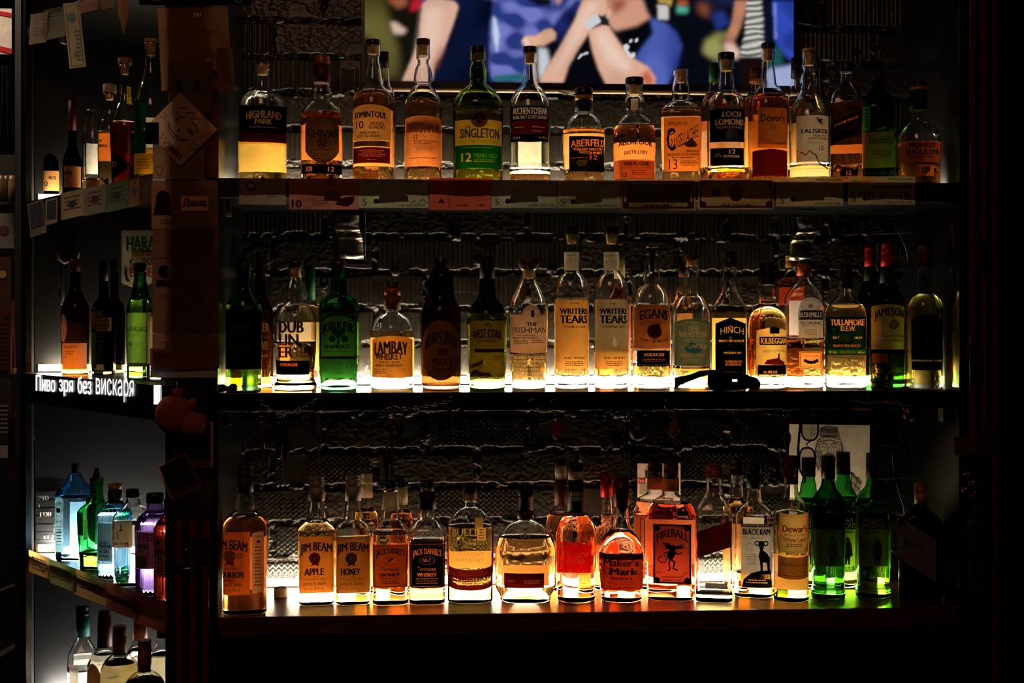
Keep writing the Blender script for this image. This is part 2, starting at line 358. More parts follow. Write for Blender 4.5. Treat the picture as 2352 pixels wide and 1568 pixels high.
def bottle(label, cx, shelf, P, d=.13, n=2.0, dr=1.0, g='clear', liq=None, fill=None, caps=(), L=(), back=None, base=9, rot=0, ribs=0, name='whiskey_bottle', group=None, wall=3.0, seg=48, emboss=()):
    left = isinstance(shelf, str); z0 = SH[shelf]
    Wf = WL if left else W
    C = Wf(cx, HZ, d); zc = zdepth(C); s = zc / F
    v = Vector((CAM.x - C.x, CAM.y - C.y)); ca = abs(v.normalized().dot(FV.xy))
    sx = s * ca
    rz = math.atan2(v.y, v.x) + math.pi / 2
    root = empty(name, (C.x, C.y, z0), rz + math.radians(rot)); tag(root, label, 'bottle', group)
    pts = [tuple(float(q) for q in p.split(',')) for p in P.split()]
    zy = lambda y: EYE + (HZ - y) * s - z0
    if shelf == 3: base = min(base, 6)
    zs = [zy(y) for y, _ in pts][::-1]; rs = [w * sx for _, w in pts][::-1]
    if zs[0] < .012: zs[0] = .012
    rb = rs[0]
    keep = [(z, r) for z, r in zip(zs, rs) if z > .0125]; zs = [.012] + [z for z, _ in keep]; rs = [rb] + [r for _, r in keep]
    # rounded foot
    rmax = max(rs); ztop = zs[-1]
    def R(z): return float(pchip(zs, rs, np.array([max(z, .012)]))[0]) * (1 if z >= .008 else (0.93 + .07 * math.sqrt(max(0, 1 - (1 - z / .008) ** 2))))
    rneck = min(rs[len(rs) // 2:])
    pc_ = {}
    def par(z):
        k = round(z, 5)
        if k not in pc_: pc_[k] = par0(z)
        return pc_[k]
    def par0(z):
        r = R(z); t = min(1, max(0, (r - rneck * 1.25) / (rmax * .97 - rneck * 1.25 + 1e-6))); t = t * t * (3 - 2 * t)
        return r, r * (1 + (dr - 1) * t), 2 + (n - 2) * t
    def ring(z, off=0, sg=seg, rb_=0):
        a, b, nn = par(z); a = max(a - off, .001); b = max(b - off, .001); out = []
        for k in range(sg):
            th = 2 * math.pi * k / sg; c, q = math.cos(th), math.sin(th)
            rr = 1 + (rb_ * math.cos(ribs * th) if rb_ else 0)
            out.append(Vector((math.copysign(abs(c) ** (2 / nn), c) * a * rr, math.copysign(abs(q) ** (2 / nn), q) * b * rr, z)))
        return out
    def levels(a, b, k=22):
        L_ = sorted(set([a, b] + [a + (b - a) * i / k for i in range(k)] + [z for z in zs if a < z < b] + [z + e for z in zs for e in (-.0012, .0012) if a < z + e < b])); o = [L_[0]]
        for z in L_[1:]:
            if z - o[-1] > .0006: o.append(z)
        o[-1] = b; return o
    sg = ribs * 4 if ribs else seg
    wl = wall * .001; bs = base * .001
    gm = MB(); lv = [0, .0008, .002, .004, .006, .009] + levels(.012, ztop, 40)
    rbz = lambda z: (.018 if ribs and z > .012 and par(z)[0] > rmax * .93 else 0)
    rg = [ring(z, 0, sg, rbz(z)) for z in lv]
    # shallow punt under the foot
    gm.rings(rg, glass(g))
    top = ztop - .0012
    if fill is None: fz = bs
    else: fz = max(min(zy(fill), top - .01), bs + .003)
    cl = levels(fz, top, 26)
    gm.rings([ring(z, wl, 40) for z in cl], glass(g), flip=True)
    gm.build('glass_body', root)
    if fill is not None and liq:
        lm = MB(); lm.rings([ring(z, wl * 1.0, 40) for z in levels(bs, fz - .0003, 20)], liquid(liq)); lm.build('liquid', root)
    # surface mapping for labels
    bf = rmax * dr * .92; zcf = zc - bf; sf = zcf / F
    def mp_front(x, y, layer, sign=1, far=0):
        q = zcf if not far else zc + bf
        z = EYE + (HZ - y) * q / F - z0; z = max(z, .002); a, b, nn = par(z)
        off = .0004 + layer * .00022; a += off; b += off
        u = (x - cx) * q / F * ca / a; u = max(-.992, min(.992, u))
        return (u * a, -sign * b * (1 - abs(u) ** nn) ** (1 / nn), z)
    rpx = rmax / (zcf / F * ca)
    def am(x0, x1, t):
        if n > 2.6: return x0 + (x1 - x0) * t
        a0 = math.asin(max(-.99, min(.99, (x0 - cx) / rpx))); a1 = math.asin(max(-.99, min(.99, (x1 - cx) / rpx)))
        return cx + rpx * math.sin(a0 + (a1 - a0) * t)
    for lb in L:
        x0, x1, y0, y1, pc, shape = lb[:6]; ops = lb[6] if len(lb) > 6 else []; o = lb[7] if len(lb) > 7 else {}
        sh = Sheet(mp_front, am); H = y1 - y0
        pm = paper(pc) if o.get('paper', 1) else foil(pc)
        yb = y1
        if shape == 'rect': tf, bfn = y0, y1
        elif shape == 'arch': k = o.get('k', H * .12); tf, bfn = (lambda t: y0 + k * (2 * t - 1) ** 2), y1
        elif shape == 'peak': k = o.get('k', H * .12); tf, bfn = (lambda t: y0 + k * abs(2 * t - 1)), y1
        elif shape == 'smile': k = o.get('k', 6); tf, bfn = (lambda t: y0 - k * (2 * t - 1) ** 2), (lambda t: y1 - k * (2 * t - 1) ** 2)
        elif shape == 'dome': k = o.get('k', 20); tf, bfn = (lambda t: y0 + k - k * math.sqrt(max(0, 1 - (2 * t - 1) ** 2))), y1
        elif shape == 'oval': tf, bfn = (lambda t: (y0 + y1) / 2 - H / 2 * math.sqrt(max(0, 1 - (2 * t - 1) ** 2))), (lambda t: (y0 + y1) / 2 + H / 2 * math.sqrt(max(0, 1 - (2 * t - 1) ** 2)))
        elif shape == 'shield': tf, bfn = (lambda t: y0 + H * .14 * abs(2 * t - 1) ** 1.5), (lambda t: y1 - H * .28 * abs(2 * t - 1) ** 2)
        elif shape == 'slant': k = o.get('k', 30); tf, bfn = (lambda t: y0 - k * (t - .5)), (lambda t: y1 - k * (t - .5))
        elif shape == 'none': tf = None
        dark = pc in ('black', 'dgreen', 'navy', 'dgrey', 'maroon', 'brown', 'green', 'ink') or o.get('ras')
        if tf is not None and dark and ops and o.get('paper', 1):
            ra = Raster(x0, x1, tf, bfn, am, pm); draw(ra, ops); ra.emit(sh)
        else:
            if tf is not None: sh.area(x0, x1, tf, bfn, pm)
            draw(sh, ops)
        if shape == 'none' and not ops: continue
        ob = sh.b.build(o.get('name', 'label'), root)
        if 'lab' in o: ob['label'] = o['lab']
    if emboss:
        sh = Sheet(mp_front, am)
        for e in emboss: sh.text(*e[:5], 'emboss', *(e[5:]), bold=.008, layer=0)
        sh.b.build('embossed_lettering', root)
    if back:
        y0, y1, fr, pc = back[:4]; pc = {'peach': 'cream', 'orange': 'cream', 'tan': 'pale', 'copper': 'peach', 'rose': 'peach'}.get(pc, pc)
        sh = Sheet(lambda x, y, l: mp_front(x, y, l, -1, 1)); hw = rpx * fr * .9
        sh.area(cx - hw, cx + hw, y0, y1, paper(pc), 0, 20, 5)
        for i, yy in enumerate(np.arange(y0 + 6, y1 - 6, 7.0)): sh.lines(cx - hw * .8, cx + hw * .8, yy, yy + 2, 1, 'tan', 1, i)
        sh.b.build('back_label', root)
    # stoppers, caps, capsules: (kind, y_top, y_bottom, hw_top, hw_bottom, material)
    for cp in caps:
        kind, y0, y1, w0, w1, mt = cp[:6]; zt, zb = zy(y0), zy(y1); b = MB(); pr = []
        if kind in ('screw_cap', 'cap', 'stopper'):
            pr = [(zb, w1 * sx * .99), (zb + .0005, w1 * sx)]
            if kind == 'screw_cap':
                N = 3; zr = zb + (zt - zb) * .55
                for i in range(N):
                    q = zr + (zt - zr) * i / (N + .6); pr += [(q, w0 * sx), (q + .0009, w0 * sx * .95), (q + .0018, w0 * sx)]
            pr += [(zt - .0012, w0 * sx), (zt - .0003, w0 * sx * .96), (zt, w0 * sx * .8)]
        else: pr = [(zb, w1 * sx), ((zb + zt) / 2, (w0 + w1) / 2 * sx), (zt, w0 * sx)]
        b.lathe(pr, mt, n=36)
        b.build(kind, root)
    return root
def cork(): return solid('natural_cork', 'e0b070', .8, 0, (200, .25), .3)
def dcap(): return solid('black_plastic_cap', '100d0c', .35)
def cc(y0, ym, y1, w, top=None, wc=None):
    """stopper disc over a cork that sits in the neck"""
    return [('stopper', y0, ym, w, w, top or dcap()), ('cork', ym, y1, (wc or w - 5), (wc or w - 5) * .92, cork())]
# ------------------------------------------------------------------ the back bar
XL, XR = W(500, HZ, 0).x, W(2203, HZ, 0).x
ZC = EYE + .93
def boxo(name, lo, hi, mat, parent=None, bev=.0):
    o = MB().box(lo, hi, mat).build(name, parent)
    if bev:
        md = o.modifiers.new('edge', 'BEVEL'); md.width = bev; md.segments = 2
    return o

def brick_wall():
    rng = np.random.RandomState(5); R = .0021; x0, x1, zb, zt = XL - .01, XR + .02, SH[3] - .02, ZC
    nx = int((x1 - x0) / R); nz = int((zt - zb) / R)
    X, Z = np.meshgrid(np.linspace(x0, x1, nx), np.linspace(zb, zt, nz), indexing='ij')
    def vn(sx, sz, seed):
        r = np.random.RandomState(seed); gx = int((x1 - x0) / sx) + 3; gz = int((zt - zb) / sz) + 3; G = r.rand(gx, gz)
        u = (X - x0) / sx; w = (Z - zb) / sz; i = u.astype(int); j = w.astype(int); fu = u - i; fw = w - j; fu = fu * fu * (3 - 2 * fu); fw = fw * fw * (3 - 2 * fw)
        return (G[i, j] * (1 - fu) + G[i + 1, j] * fu) * (1 - fw) + (G[i, j + 1] * (1 - fu) + G[i + 1, j + 1] * fu) * fw
    fine = vn(.006, .005, 1); mid = vn(.018, .014, 2); big = vn(.07, .05, 3)
    H, Lb = .092, .262
    zz = Z - 1.077 + (mid - .5) * .004; row = np.floor(zz / H); fz = zz / H - row
    xx = X + (row % 2) * Lb * .5 + .07 + (mid - .5) * .006; cl = np.floor(xx / Lb); fx = xx / Lb - cl
    dz = np.minimum(fz, 1 - fz) * H; dx = np.minimum(fx, 1 - fx) * Lb
    e = np.minimum(dz, dx) - .006 - (big - .5) * .006 - (fine - .5) * .003
    face = np.clip(e / .004, 0, 1); face = face * face * (3 - 2 * face)
    hsh = np.abs(np.sin(row * 12.9898 + cl * 78.233) * 43758.5453) % 1
    rib = (np.abs(((X * 1000) % 12) / 12 - .5) < .2) * .0018
    zg = np.abs(((X * 1000) / 15.0) % 1 - .5) * 2; fr = (Z * 1000 / 12.0 + zg * .9) % 1
    comb = np.clip(1 - np.abs(fr - .5) / .22, 0, 1) * .0030 * (.45 + .9 * big)
    low = Z < 1.30
    tex = np.where(low, np.where(hsh > .3, comb, fine * .002), np.where(hsh > .45, rib, fine * .002))
    tex = tex * (big > .22)
    mortar = -.013 + mid * .014 + fine * .005
    lump = (vn(.05, .03, 9) > .78) * (1 - face) * .008
    D = mortar * (1 - face) + face * (.002 * big + tex + mid * .0006) + lump
    Y = WALL - D
    v = np.stack([X, Y, Z], -1).reshape(-1, 3)
    I = np.arange(nx * nz).reshape(nx, nz); q = np.stack([I[:-1, :-1], I[1:, :-1], I[1:, 1:], I[:-1, 1:]], -1).reshape(-1, 4)
    me = bpy.data.meshes.new('wall_back'); me.vertices.add(len(v)); me.vertices.foreach_set('co', v.ravel())
    me.loops.add(q.size); me.loops.foreach_set('vertex_index', q.ravel().astype(np.int32)); me.polygons.add(len(q))
    me.polygons.foreach_set('loop_start', np.arange(0, q.size, 4, dtype=np.int32)); me.polygons.foreach_set('loop_total', np.full(len(q), 4, np.int32))
    me.polygons.foreach_set('use_smooth', np.ones(len(q), bool)); me.update(calc_edges=True); me.validate()
    me.materials.append(solid('black_painted_brick', '26221e', .33, 0, (120, .25), .2))
    o = bpy.data.objects.new('wall_back', me); COL.objects.link(o); struct(o)
brick_wall()

# floor, far walls, ceiling (dark room)
struct(boxo('floor', (-4.2, -4.0, -.05), (3.0, 3.2, 0), solid('dark_floor', '15110e', .5)))
struct(boxo('ceiling', (-4.2, -4.0, 3.4), (3.0, 3.2, 3.45), solid('dark_ceiling', '0c0a0a', .8)))
struct(boxo('wall_rear', (-4.2, 3.2, 0), (3.0, 3.3, 3.4), solid('dark_rear_wall', '3a2a20', .8)))
struct(boxo('wall_left', (-4.3, -4.0, 0), (-4.2, 3.2, 3.4), solid('dark_side_wall', '1c1512', .8)))
struct(boxo('wall_right', (3.0, -4.0, 0), (3.1, 3.2, 3.4), solid('dark_side_wall', '1c1512', .8)))

# carcass of the main back bar: one piece of furniture, shelves are its parts
def part(name, lo, hi, mat, par=None, bev=.0015):
    px, py, pz = par.location if par else (0, 0, 0)
    o = MB().box((lo[0] - px, lo[1] - py, lo[2] - pz), (hi[0] - px, hi[1] - py, hi[2] - pz), mat).build(name, par)
    if bev:
        md = o.modifiers.new('edge', 'BEVEL'); md.width = bev; md.segments = 2
    return o
def board(name, label, cat, lo, hi, mat, bev=.0015):
    c = Vector(((lo[0] + hi[0]) / 2, lo[1], lo[2])); o = MB().box(Vector(lo) - c, Vector(hi) - c, mat).build(name, None, c)
    md = o.modifiers.new('edge', 'BEVEL'); md.width = bev; md.segments = 2; return tag(o, label, cat)
board('shelf_board', 'long black top shelf with banknotes taped along its edge', 'shelf', (XL, 0, SH[1] - .045), (XR, WALL - .015, SH[1]), black())
board('shelf_board', 'long black middle shelf with keys hanging from its edge', 'shelf', (XL, 0, SH[2] - .042), (XR, WALL - .015, SH[2]), black())
board('shelf_board', 'long stained wooden bottom shelf of the back bar', 'shelf', (XL, 0.0, SH[3] - .045), (XR, WALL - .015, SH[3]), wood())
board('bar_counter', 'black counter front below the wooden bottom shelf', 'counter', (XL, .004, 0), (XR, .03, SH[3] - .046), matblack())
board('upright_divider', 'black side panel at the right end of the long shelves', 'panel', (XR, .0, 0), (XR + .02, WALL, ZC), black())
board('upright_divider', 'black side panel at the left end of the long shelves', 'panel', (XL - .02, .0, 0), (XL, WALL, ZC), black())

# LED tubes lying along the back of each shelf
ledm = emit('warm_led_tube', LEDC, LED)
def led(loc0, loc1, label, r=.008, hgt=.022, s=1.0, cool=False):
    a, b = Vector(loc0), Vector(loc1); mid = (a + b) / 2; L_ = (b - a).length; u = (b - a).normalized(); w = Vector((-u.y, u.x, 0))
    o = empty('led_tube_light', mid, math.atan2(u.y, u.x)); tag(o, label, 'light')
    m = MB(); m.box((-L_ / 2, -.003, .004), (L_ / 2, .003, hgt), ledm if s == 1 else emit('led_tube_%g' % s, LEDW if cool else LEDC, LED * s)); m.build('diffuser', o)
    h = MB(); h.box((-L_ / 2 - .006, -.006, 0), (L_ / 2 + .006, .006, .0036), metal()); h.box((-L_ / 2 - .006, -.006, .0037), (-L_ / 2 - .0005, .006, hgt + .002), metal()); h.box((L_ / 2 + .0005, -.006, .0037), (L_ / 2 + .006, .006, hgt + .002), metal()); h.build('housing', o)
    return o
yb = .312
led((XL + .03, yb, SH[1]), (XR - .10, yb, SH[1]), 'warm light tube along the back of the top shelf behind the bottles', s=1.0)
led((XL + .02, yb, SH[2]), (XR - .10, yb, SH[2]), 'warm light tube along the back of the middle shelf behind the bottles', s=1.5)
led((XL + .04, yb, SH[3]), (XR - .12, yb, SH[3]), 'warm light tube along the back of the wooden bottom shelf', s=1.1)

# pillars
def pillar(name, x0, x1, y0, label):
    o = empty(name, ((x0 + x1) / 2, y0, 0)); tag(o, label, 'pillar')
    part('post', (x0, y0, 0), (x1, y0 + .3, 3.3), matblack(), o); return o
pl0, pl1 = W(384, HZ, 0).x, XL - .022
PY = -.02
pil = pillar('pillar', pl0, pl1, PY, 'dark pillar plastered with papers left of the main shelves')
pr0, pr1 = XR + .022, W(2420, HZ, 0).x
pir = pillar('pillar', pr0, pr1, PY, 'dark pillar right of the main shelves with a faint bottle sign')
strip = solid('reddish_wood', '6a2a18', .45, 0, (30, .3))
for px in (412, 443, 473):
    x = W(px, HZ, PY).x; z = EYE + .0; part('wooden_batten', (x - .0075, PY - .005, .2), (x + .0075, PY - .0002, W(px, 1195, PY).z), strip, pil)
for px in (2232, 2257, 2284):
    x = W(px, HZ, PY).x; part('wooden_batten', (x - .0065, PY - .005, .2 if px == 2284 else W(px, 1010, PY).z), (x + .0065, PY - .0002, 3.2), strip, pir)

# ------------------------------------------------------------------ angled corner unit on the left
CNAME = dict(l0='topmost shelf of the angled corner unit above the frame edge', l1='upper shelf of the angled corner unit with hanging notes', l2='middle shelf of the angled corner unit behind the lit sign', l3='gin shelf of the angled corner unit with coloured bottles', l4='lowest shelf of the angled corner unit with capped clear bottles')
YBK = B_.y + .06
def prism(mb, poly, z0, z1, mat):
    n = len(poly); v = [(x, y, z0) for x, y in poly] + [(x, y, z1) for x, y in poly]
    mb.add(v, [tuple(range(n))[::-1], tuple(range(n, 2 * n))] + [(i, (i + 1) % n, n + (i + 1) % n, n + i) for i in range(n)], mat); return mb
ax, ay = A.x, A.y
poly = [(0, 0), (pl0 - ax - .002, .005), (pl0 - ax - .002, 0.285), (XL - ax - .022, YBK - ay - .001), (B_.x - ax, YBK - ay - .001), (B_.x - ax, B_.y - ay)]
poly = poly[::-1]
area2 = sum(poly[i][0] * poly[(i + 1) % len(poly)][1] - poly[(i + 1) % len(poly)][0] * poly[i][1] for i in range(len(poly)))
if area2 < 0: poly = poly[::-1]
for k, th in (('l0', .02), ('l1', .012), ('l2', .012), ('l3', .03), ('l4', .02)):
    m = MB(); prism(m, poly, SH[k] - th, SH[k], black()); tag(m.build('corner_shelf', None, (ax, ay, 0)), CNAME[k], 'shelf')
m = MB(); m.box((B_.x - ax + .002, YBK - ay, 0), (XL - ax - .022, YBK - ay + .02, 2.7), solid('dark_back_panel', '040404', .6, 0, (25, .3), .2)); tag(m.build('dark_wall_panel', None, (ax, ay, 0)), 'dark back panel behind the angled corner shelves', 'panel')
# end post with steel edge strip
rotL = math.atan2(LT.y, LT.x)
ep = empty('steel_edged_post', (B_.x, B_.y, 0), rotL); tag(ep, 'black post with a worn steel edge strip left of the corner shelves', 'post')
m = MB(); m.box((.033, -.03, 0), (.084, .006, 2.75), matblack()); m.build('post', ep)
m = MB(); m.box((.003, -.014, 0), (.031, .002, 2.75), solid('worn_steel', '4a4640', .22, .9, (25, .35), .2)); m.build('edge_strip', ep)
for k, s, lb in (('l1', .9, 'warm light tube at the back of the upper left corner shelf'), ('l2', 1.3, 'warm light tube at the back of the corner shelf above the lit sign'), ('l3', 2.0, 'warm light tube at the back of the corner shelf with the coloured gin bottles'), ('l4', 1.8, 'warm light tube at the back of the lowest corner shelf')):
    led((B_.x + .03, YBK - .05, SH[k]), (XL - .06, YBK - .05, SH[k]), lb, s=s, cool=k in ('l3', 'l4'))

# lit sign along the middle corner shelf
WLf = WL
def Lpt(px, d=-.012): return WL(px, HZ, d).xy
def lmap(o, d=-.01):
    """sheet mapping on the angled left face (world space)"""
    return lambda x, y, l: WL(x, y, d - .0006 * l) - o.location
sg = empty('lit_sign', WL(200, 880, -.02)); tag(sg, 'long black light box with glowing white cyrillic words on the left corner shelf edge', 'sign')
m = MB(); p0, p1 = WL(46, 0, -.022).xy, WL(372, 0, -.022).xy; q = LN * .022
zt_, zb_ = SH['l2'] + .001, SH['l2'] - .078
o_ = sg.location
pp = [p0, p1, p1 + q * .97, p0 + q * .97]; 
a2 = sum(pp[i].x * pp[(i + 1) % 4].y - pp[(i + 1) % 4].x * pp[i].y for i in range(4))
if a2 < 0: pp = pp[::-1]
prism(m, [(p.x - o_.x, p.y - o_.y) for p in pp], zb_ - o_.z, zt_ - o_.z, black()); m.build('light_box', sg)
wl_ = emit('white_lit_letters', (1, .93, .95), 1.25)
for t, x0, x1, y0, y1, sl in (('Пиво', 82, 127, 862, 899, 3), ('зря', 135, 168, 872, 910, 3), ('без', 178, 210, 864, 905, 3), ('вискаря', 220, 307, 870, 922, 6)):
    sh = Sheet(lambda x, y, l: WL(x, y, -.0232 - .0006 * l) - o_); sh.text(t, x0, x1, y0, y1, 'x', 0, sl, bold=.0 if len(t) > 4 else .012, layer=1, mat=wl_); sh.b.build('glowing_word', sg)
m = MB(); e0 = WL(362, 905, -.024); m.box((-.007, -.006, -.022), (.007, .003, .02), emit('sign_end_light', (1, .93, .85), 2.0), Matrix.Translation(e0 - o_)); m.build('end_light', sg)
# ------------------------------------------------------------------ bottles: every outline traced top to bottom (pixel y, half width)
D = dcap
def cps(y0, y1, w0, w1, mt, kind='capsule'): return (kind, y0, y1, w0, w1, mt)
G1, G2, G3 = 'bottles on the top shelf', 'bottles on the middle shelf', 'bottles on the wooden bottom shelf'
# ---- top shelf
bottle('clear bottle with black and maroon label over pale gold whisky, first on the top shelf', 603, 1, '147,20 153,21 160,21 164,19 168,18 190,19 204,21 211,27 217,40 225,49 236,54 250,56 400,56',
  liq='yellow', fill=328, caps=[('cork', 148, 172, 14, 12, cork())], back=(334, 398, .9, 'cream'), L=[
  (549, 659, 243, 306, 'black', 'smile', [('t', 'HIGHLAND', 565, 646, 253, 271, 'gold', 3), ('t', 'PARK', 585, 625, 273, 285, 'gold'), ('n', 566, 643, 291, 296, 1, 'tan'), ('n', 592, 620, 300, 302, 1, 'dgrey')], {'k': 5}),
  (549, 659, 306, 327, 'maroon', 'smile', [('t', '18', 568, 582, 308, 318, 'ink'), ('n', 590, 650, 311, 320, 2, 'ink')], {'k': 5})])
bottle('amber bottle with dark shield label and copper topped capsule, second on the top shelf', 739, 1, '188,20 193,21 198,19 204,22 216,24 226,23 231,24 238,31 248,41 258,46 268,48 400,48 410,46', liq='red', fill=263,
  caps=[cps(149, 191, 19, 20, foil('maroon', .4)), ('cap', 129, 149, 18.5, 18.5, foil('copper'))], back=(290, 370, .5, 'tan'), L=[
  (701, 779, 273, 374, 'dgrey', 'shield', [('t', 'CHIVAS', 705, 775, 298, 318, 'ink', -5, 0, {'bold': .03}), ('r', 739, 330, 11, 2.5, 'ink'), ('l', [(732, 323), (746, 337)], 3, 'ink'), ('l', [(746, 323), (732, 337)], 3, 'ink'), ('n', 712, 766, 343, 349, 1, 'ink'), ('n', 718, 760, 352, 362, 2, 'ink')]),
  (693, 786, 377, 399, 'black', 'smile', [('t', 'XII', 701, 716, 382, 393, 'grey'), ('t', '12', 753, 768, 382, 393, 'grey')], {'k': 2})])
bottle('tall bottle with cream arched label above dark red label, third on the top shelf', 857, 1, '101,16 106,17 122,17 128,15 134,14 160,18 186,22 196,25 203,31 213,39 226,44 245,47 330,47 400,47', liq='orange', fill=214,
  caps=cc(92, 104, 125, 16.5, D()), back=(255, 385, .75, 'peach'), L=[
  (811, 898, 240, 322, 'beige', 'arch', [('n', 832, 872, 246, 249, 1, 'tan'), ('t', 'TOMINTOUL', 814, 888, 256, 270, 'ink', 2, 0, {'bold': .03}), ('t', '10', 818, 835, 277, 295, 'brown'), ('t', 'SPEYSIDE', 850, 883, 280, 288, 'brown'), ('t', 'GLENLIVET', 847, 885, 289, 296, 'brown'), ('t', 'SINGLE MALT', 826, 871, 302, 308, 'brown'), ('t', 'SCOTCH WHISKY', 820, 877, 310, 316, 'brown')], {'k': 9}),
  (812, 896, 323, 336, 'gold', 'rect', [], {'paper': 0}),
  (811, 896, 338, 374, 'maroon', 'rect', [('n', 822, 886, 344, 362, 4, 'rose'), ('n', 842, 866, 366, 369, 1, 'rose')])],
  emboss=[('DISTILLED & BOTTLED', 816, 895, 383, 390), ('IN SCOTLAND', 828, 885, 392, 399)])
bottle('bulge-necked bottle with peach label under dark arched banner, fourth on the top shelf', 972, 1, '102,15 106,16 134,16 138,13 146,13 158,18 172,21 186,22 192,18 197,20 203,25 214,32 228,38 242,42 262,43 400,43', liq='orange', fill=232,
  caps=cc(90, 103, 128, 15.5, foil('maroon', .5)), back=(285, 380, .7, 'peach'), L=[
  (930, 1014, 266, 382, 'peach', 'arch', [('n', 948, 990, 270, 274, 1, 'tan'), ('p', [(932, 284), (950, 279), (1013, 283), (1013, 307), (955, 300), (932, 308)], 'dgrey', 1), ('t', 'CRAGGANMORE', 934, 1011, 285, 305, 'copper', -3, 0, {'bold': .03}), ('t', '12', 950, 960, 309, 319, 'ink'), ('l', [(963, 314), (978, 314)], 1, 'ink'), ('t', 'SPEYSIDE SINGLE MALT', 950, 1005, 322, 326, 'brown'), ('t', 'SCOTCH WHISKY', 950, 992, 328, 332, 'brown'), ('n', 950, 1000, 336, 348, 3, 'tan'), ('n', 938, 1004, 362, 366, 1, 'brown')], {'k': 5})])
bottle('large green bottle with cream and green label and dark round seal, top shelf', 1098, 1, '119,17 124,18 138,18 143,15 150,17 160,20 175,20 186,19 192,21 200,29 212,42 226,52 242,57 260,58 400,57', g='moss', liq='lime', fill=258, dr=.85,
  caps=[('stopper', 107, 120, 17, 17, solid('dark_green_cap', '0a2a18', .4)), ('cork', 120, 140, 12, 11, cork())], back=(300, 390, .7, 'lgreen'), L=[
  (1045, 1153, 275, 333, 'peach', 'rect', [('d', 1101, 274, 19, 'dgrey', 1), ('r', 1101, 274, 17, 1.2, 'gold'), ('p', [(1094, 268), (1102, 262), (1108, 268), (1104, 276), (1109, 282), (1099, 286), (1094, 280)], 'maroon', 2), ('t', 'THE', 1070, 1081, 289, 294, 'ink'), ('t', 'SINGLETON', 1057, 1146, 295, 317, 'navy'), ('t', 'Single Malt Scotch Whisky', 1058, 1143, 319, 331, 'grey', 0, 0, {'bold': 0})]),
  (1045, 1153, 333, 386, 'green', 'rect', [('n', 1064, 1136, 338, 343, 1, 'lgreen'), ('t', '12', 1060, 1083, 351, 371, 'orange'), ('t', 'YEARS OLD', 1087, 1141, 352, 362, 'lgreen', 0, 0, {'bold': 0}), ('n', 1087, 1140, 366, 374, 2, 'gold')])])
bottle('clear slim-necked bottle with black label and crimson band, almost empty, sixth on the top shelf', 1217, 1, '121,15 124,16 144,16 148,14 160,15 184,17 196,20 203,26 211,33 222,40 236,45 254,47 400,47', liq='orange', fill=396,
  caps=cc(108, 122, 146, 16, D()), back=(326, 394, .66, 'cream'), L=[
  (1173, 1260, 243, 325, 'black', 'smile', [('t', 'AUCHENTOSHAN', 1178, 1257, 247, 263, 'beige', -2), ('t', 'SINGLE MALT SCOTCH WHISKY', 1178, 1257, 265, 273, 'beige', -1), ('a', 1175, 1259, 277, 308, 'maroon', {'paper': 1}), ('n', 1181, 1202, 291, 294, 1, 'peach'), ('n', 1220, 1254, 291, 294, 1, 'peach'), ('n', 1220, 1244, 300, 303, 1, 'peach'), ('t', '700 ml e', 1178, 1194, 312, 318, 'beige'), ('t', 'alc.40% vol', 1238, 1258, 312, 318, 'beige')], {'k': 2})],
  emboss=[('AUCHENTOSHAN', 1178, 1258, 374, 382), ('DISTILLERY', 1190, 1245, 385, 391)])
bottle('short round amber bottle with black label in orange capitals on the top shelf', 1341, 1, '219,19 231,20 236,18 256,19 262,22 270,30 280,39 292,45 304,49 320,49 400,46', liq='orange', fill=300,
  caps=[('stopper', 203, 220, 20.5, 20.5, D()), ('collar', 220, 232, 21, 21, foil('gold', .35)), cps(232, 258, 21, 21, foil('black', .4))], back=(310, 390, .6, 'tan'), L=[
  (1307, 1388, 313, 394, 'black', 'smile', [('t', 'ABERFELDY', 1311, 1391, 320, 336, 'orange', 0, -3), ('t', 'HIGHLAND SINGLE MALT', 1316, 1386, 340, 346, 'orange', -3, -2), ('t', 'SCOTCH WHISKY', 1330, 1383, 348, 354, 'orange', -3), ('t', '12', 1355, 1372, 355, 366, 'copper'), ('l', [(1310, 362), (1350, 362)], 1, 'copper'), ('p', [(1322, 372), (1330, 366), (1342, 368), (1348, 364), (1350, 372), (1344, 380), (1328, 382)], 'dgrey', 2)], {'k': 2}), ], emboss=[('ABERFELDY DIST.', 1308, 1374, 284, 294, 4)])
bottle('bulbous necked bottle of red-amber whisky with small low peach label on the top shelf', 1457, 1, '194,20 198,21 212,21 218,18 226,21 238,24 248,24 256,21 262,22 270,30 282,40 294,46 306,49 330,49 400,48', liq='red', fill=292,
  caps=[('stopper', 179, 195, 21, 21, D()), ('cork', 195, 218, 14, 12, cork()), ], back=(330, 398, .7, 'peach'), L=[
  (1449, 1466, 222, 248, 'cream', 'rect', [], {'name': 'neck_label'}),
  (1410, 1504, 366, 408, 'peach', 'rect', [('a', 1422, 1502, 369, 408, 'beige', {'paper': 1}), ('t', 'ABERLOUR', 1433, 1492, 371, 380, 'brown', 0, 0, {'bold': .02, 'layer': 3}), ('t', 'SPEYSIDE SINGLE MALT SCOTCH WHISKY', 1426, 1496, 382, 387, 'brown', {'layer': 3}), ('t', '12', 1428, 1441, 396, 406, 'brown', {'layer': 3}), ('n', 1446, 1490, 391, 403, 3, 'brown', {'layer': 3})]),
  (1420, 1498, 315, 336, 'red', 'none', [('t', 'ABERLOUR', 1420, 1498, 318, 332, 'brown', 4), ('t', 'DISTILLERY', 1434, 1488, 345, 353, 'brown', 2)], {'name': 'embossed_lettering'})])
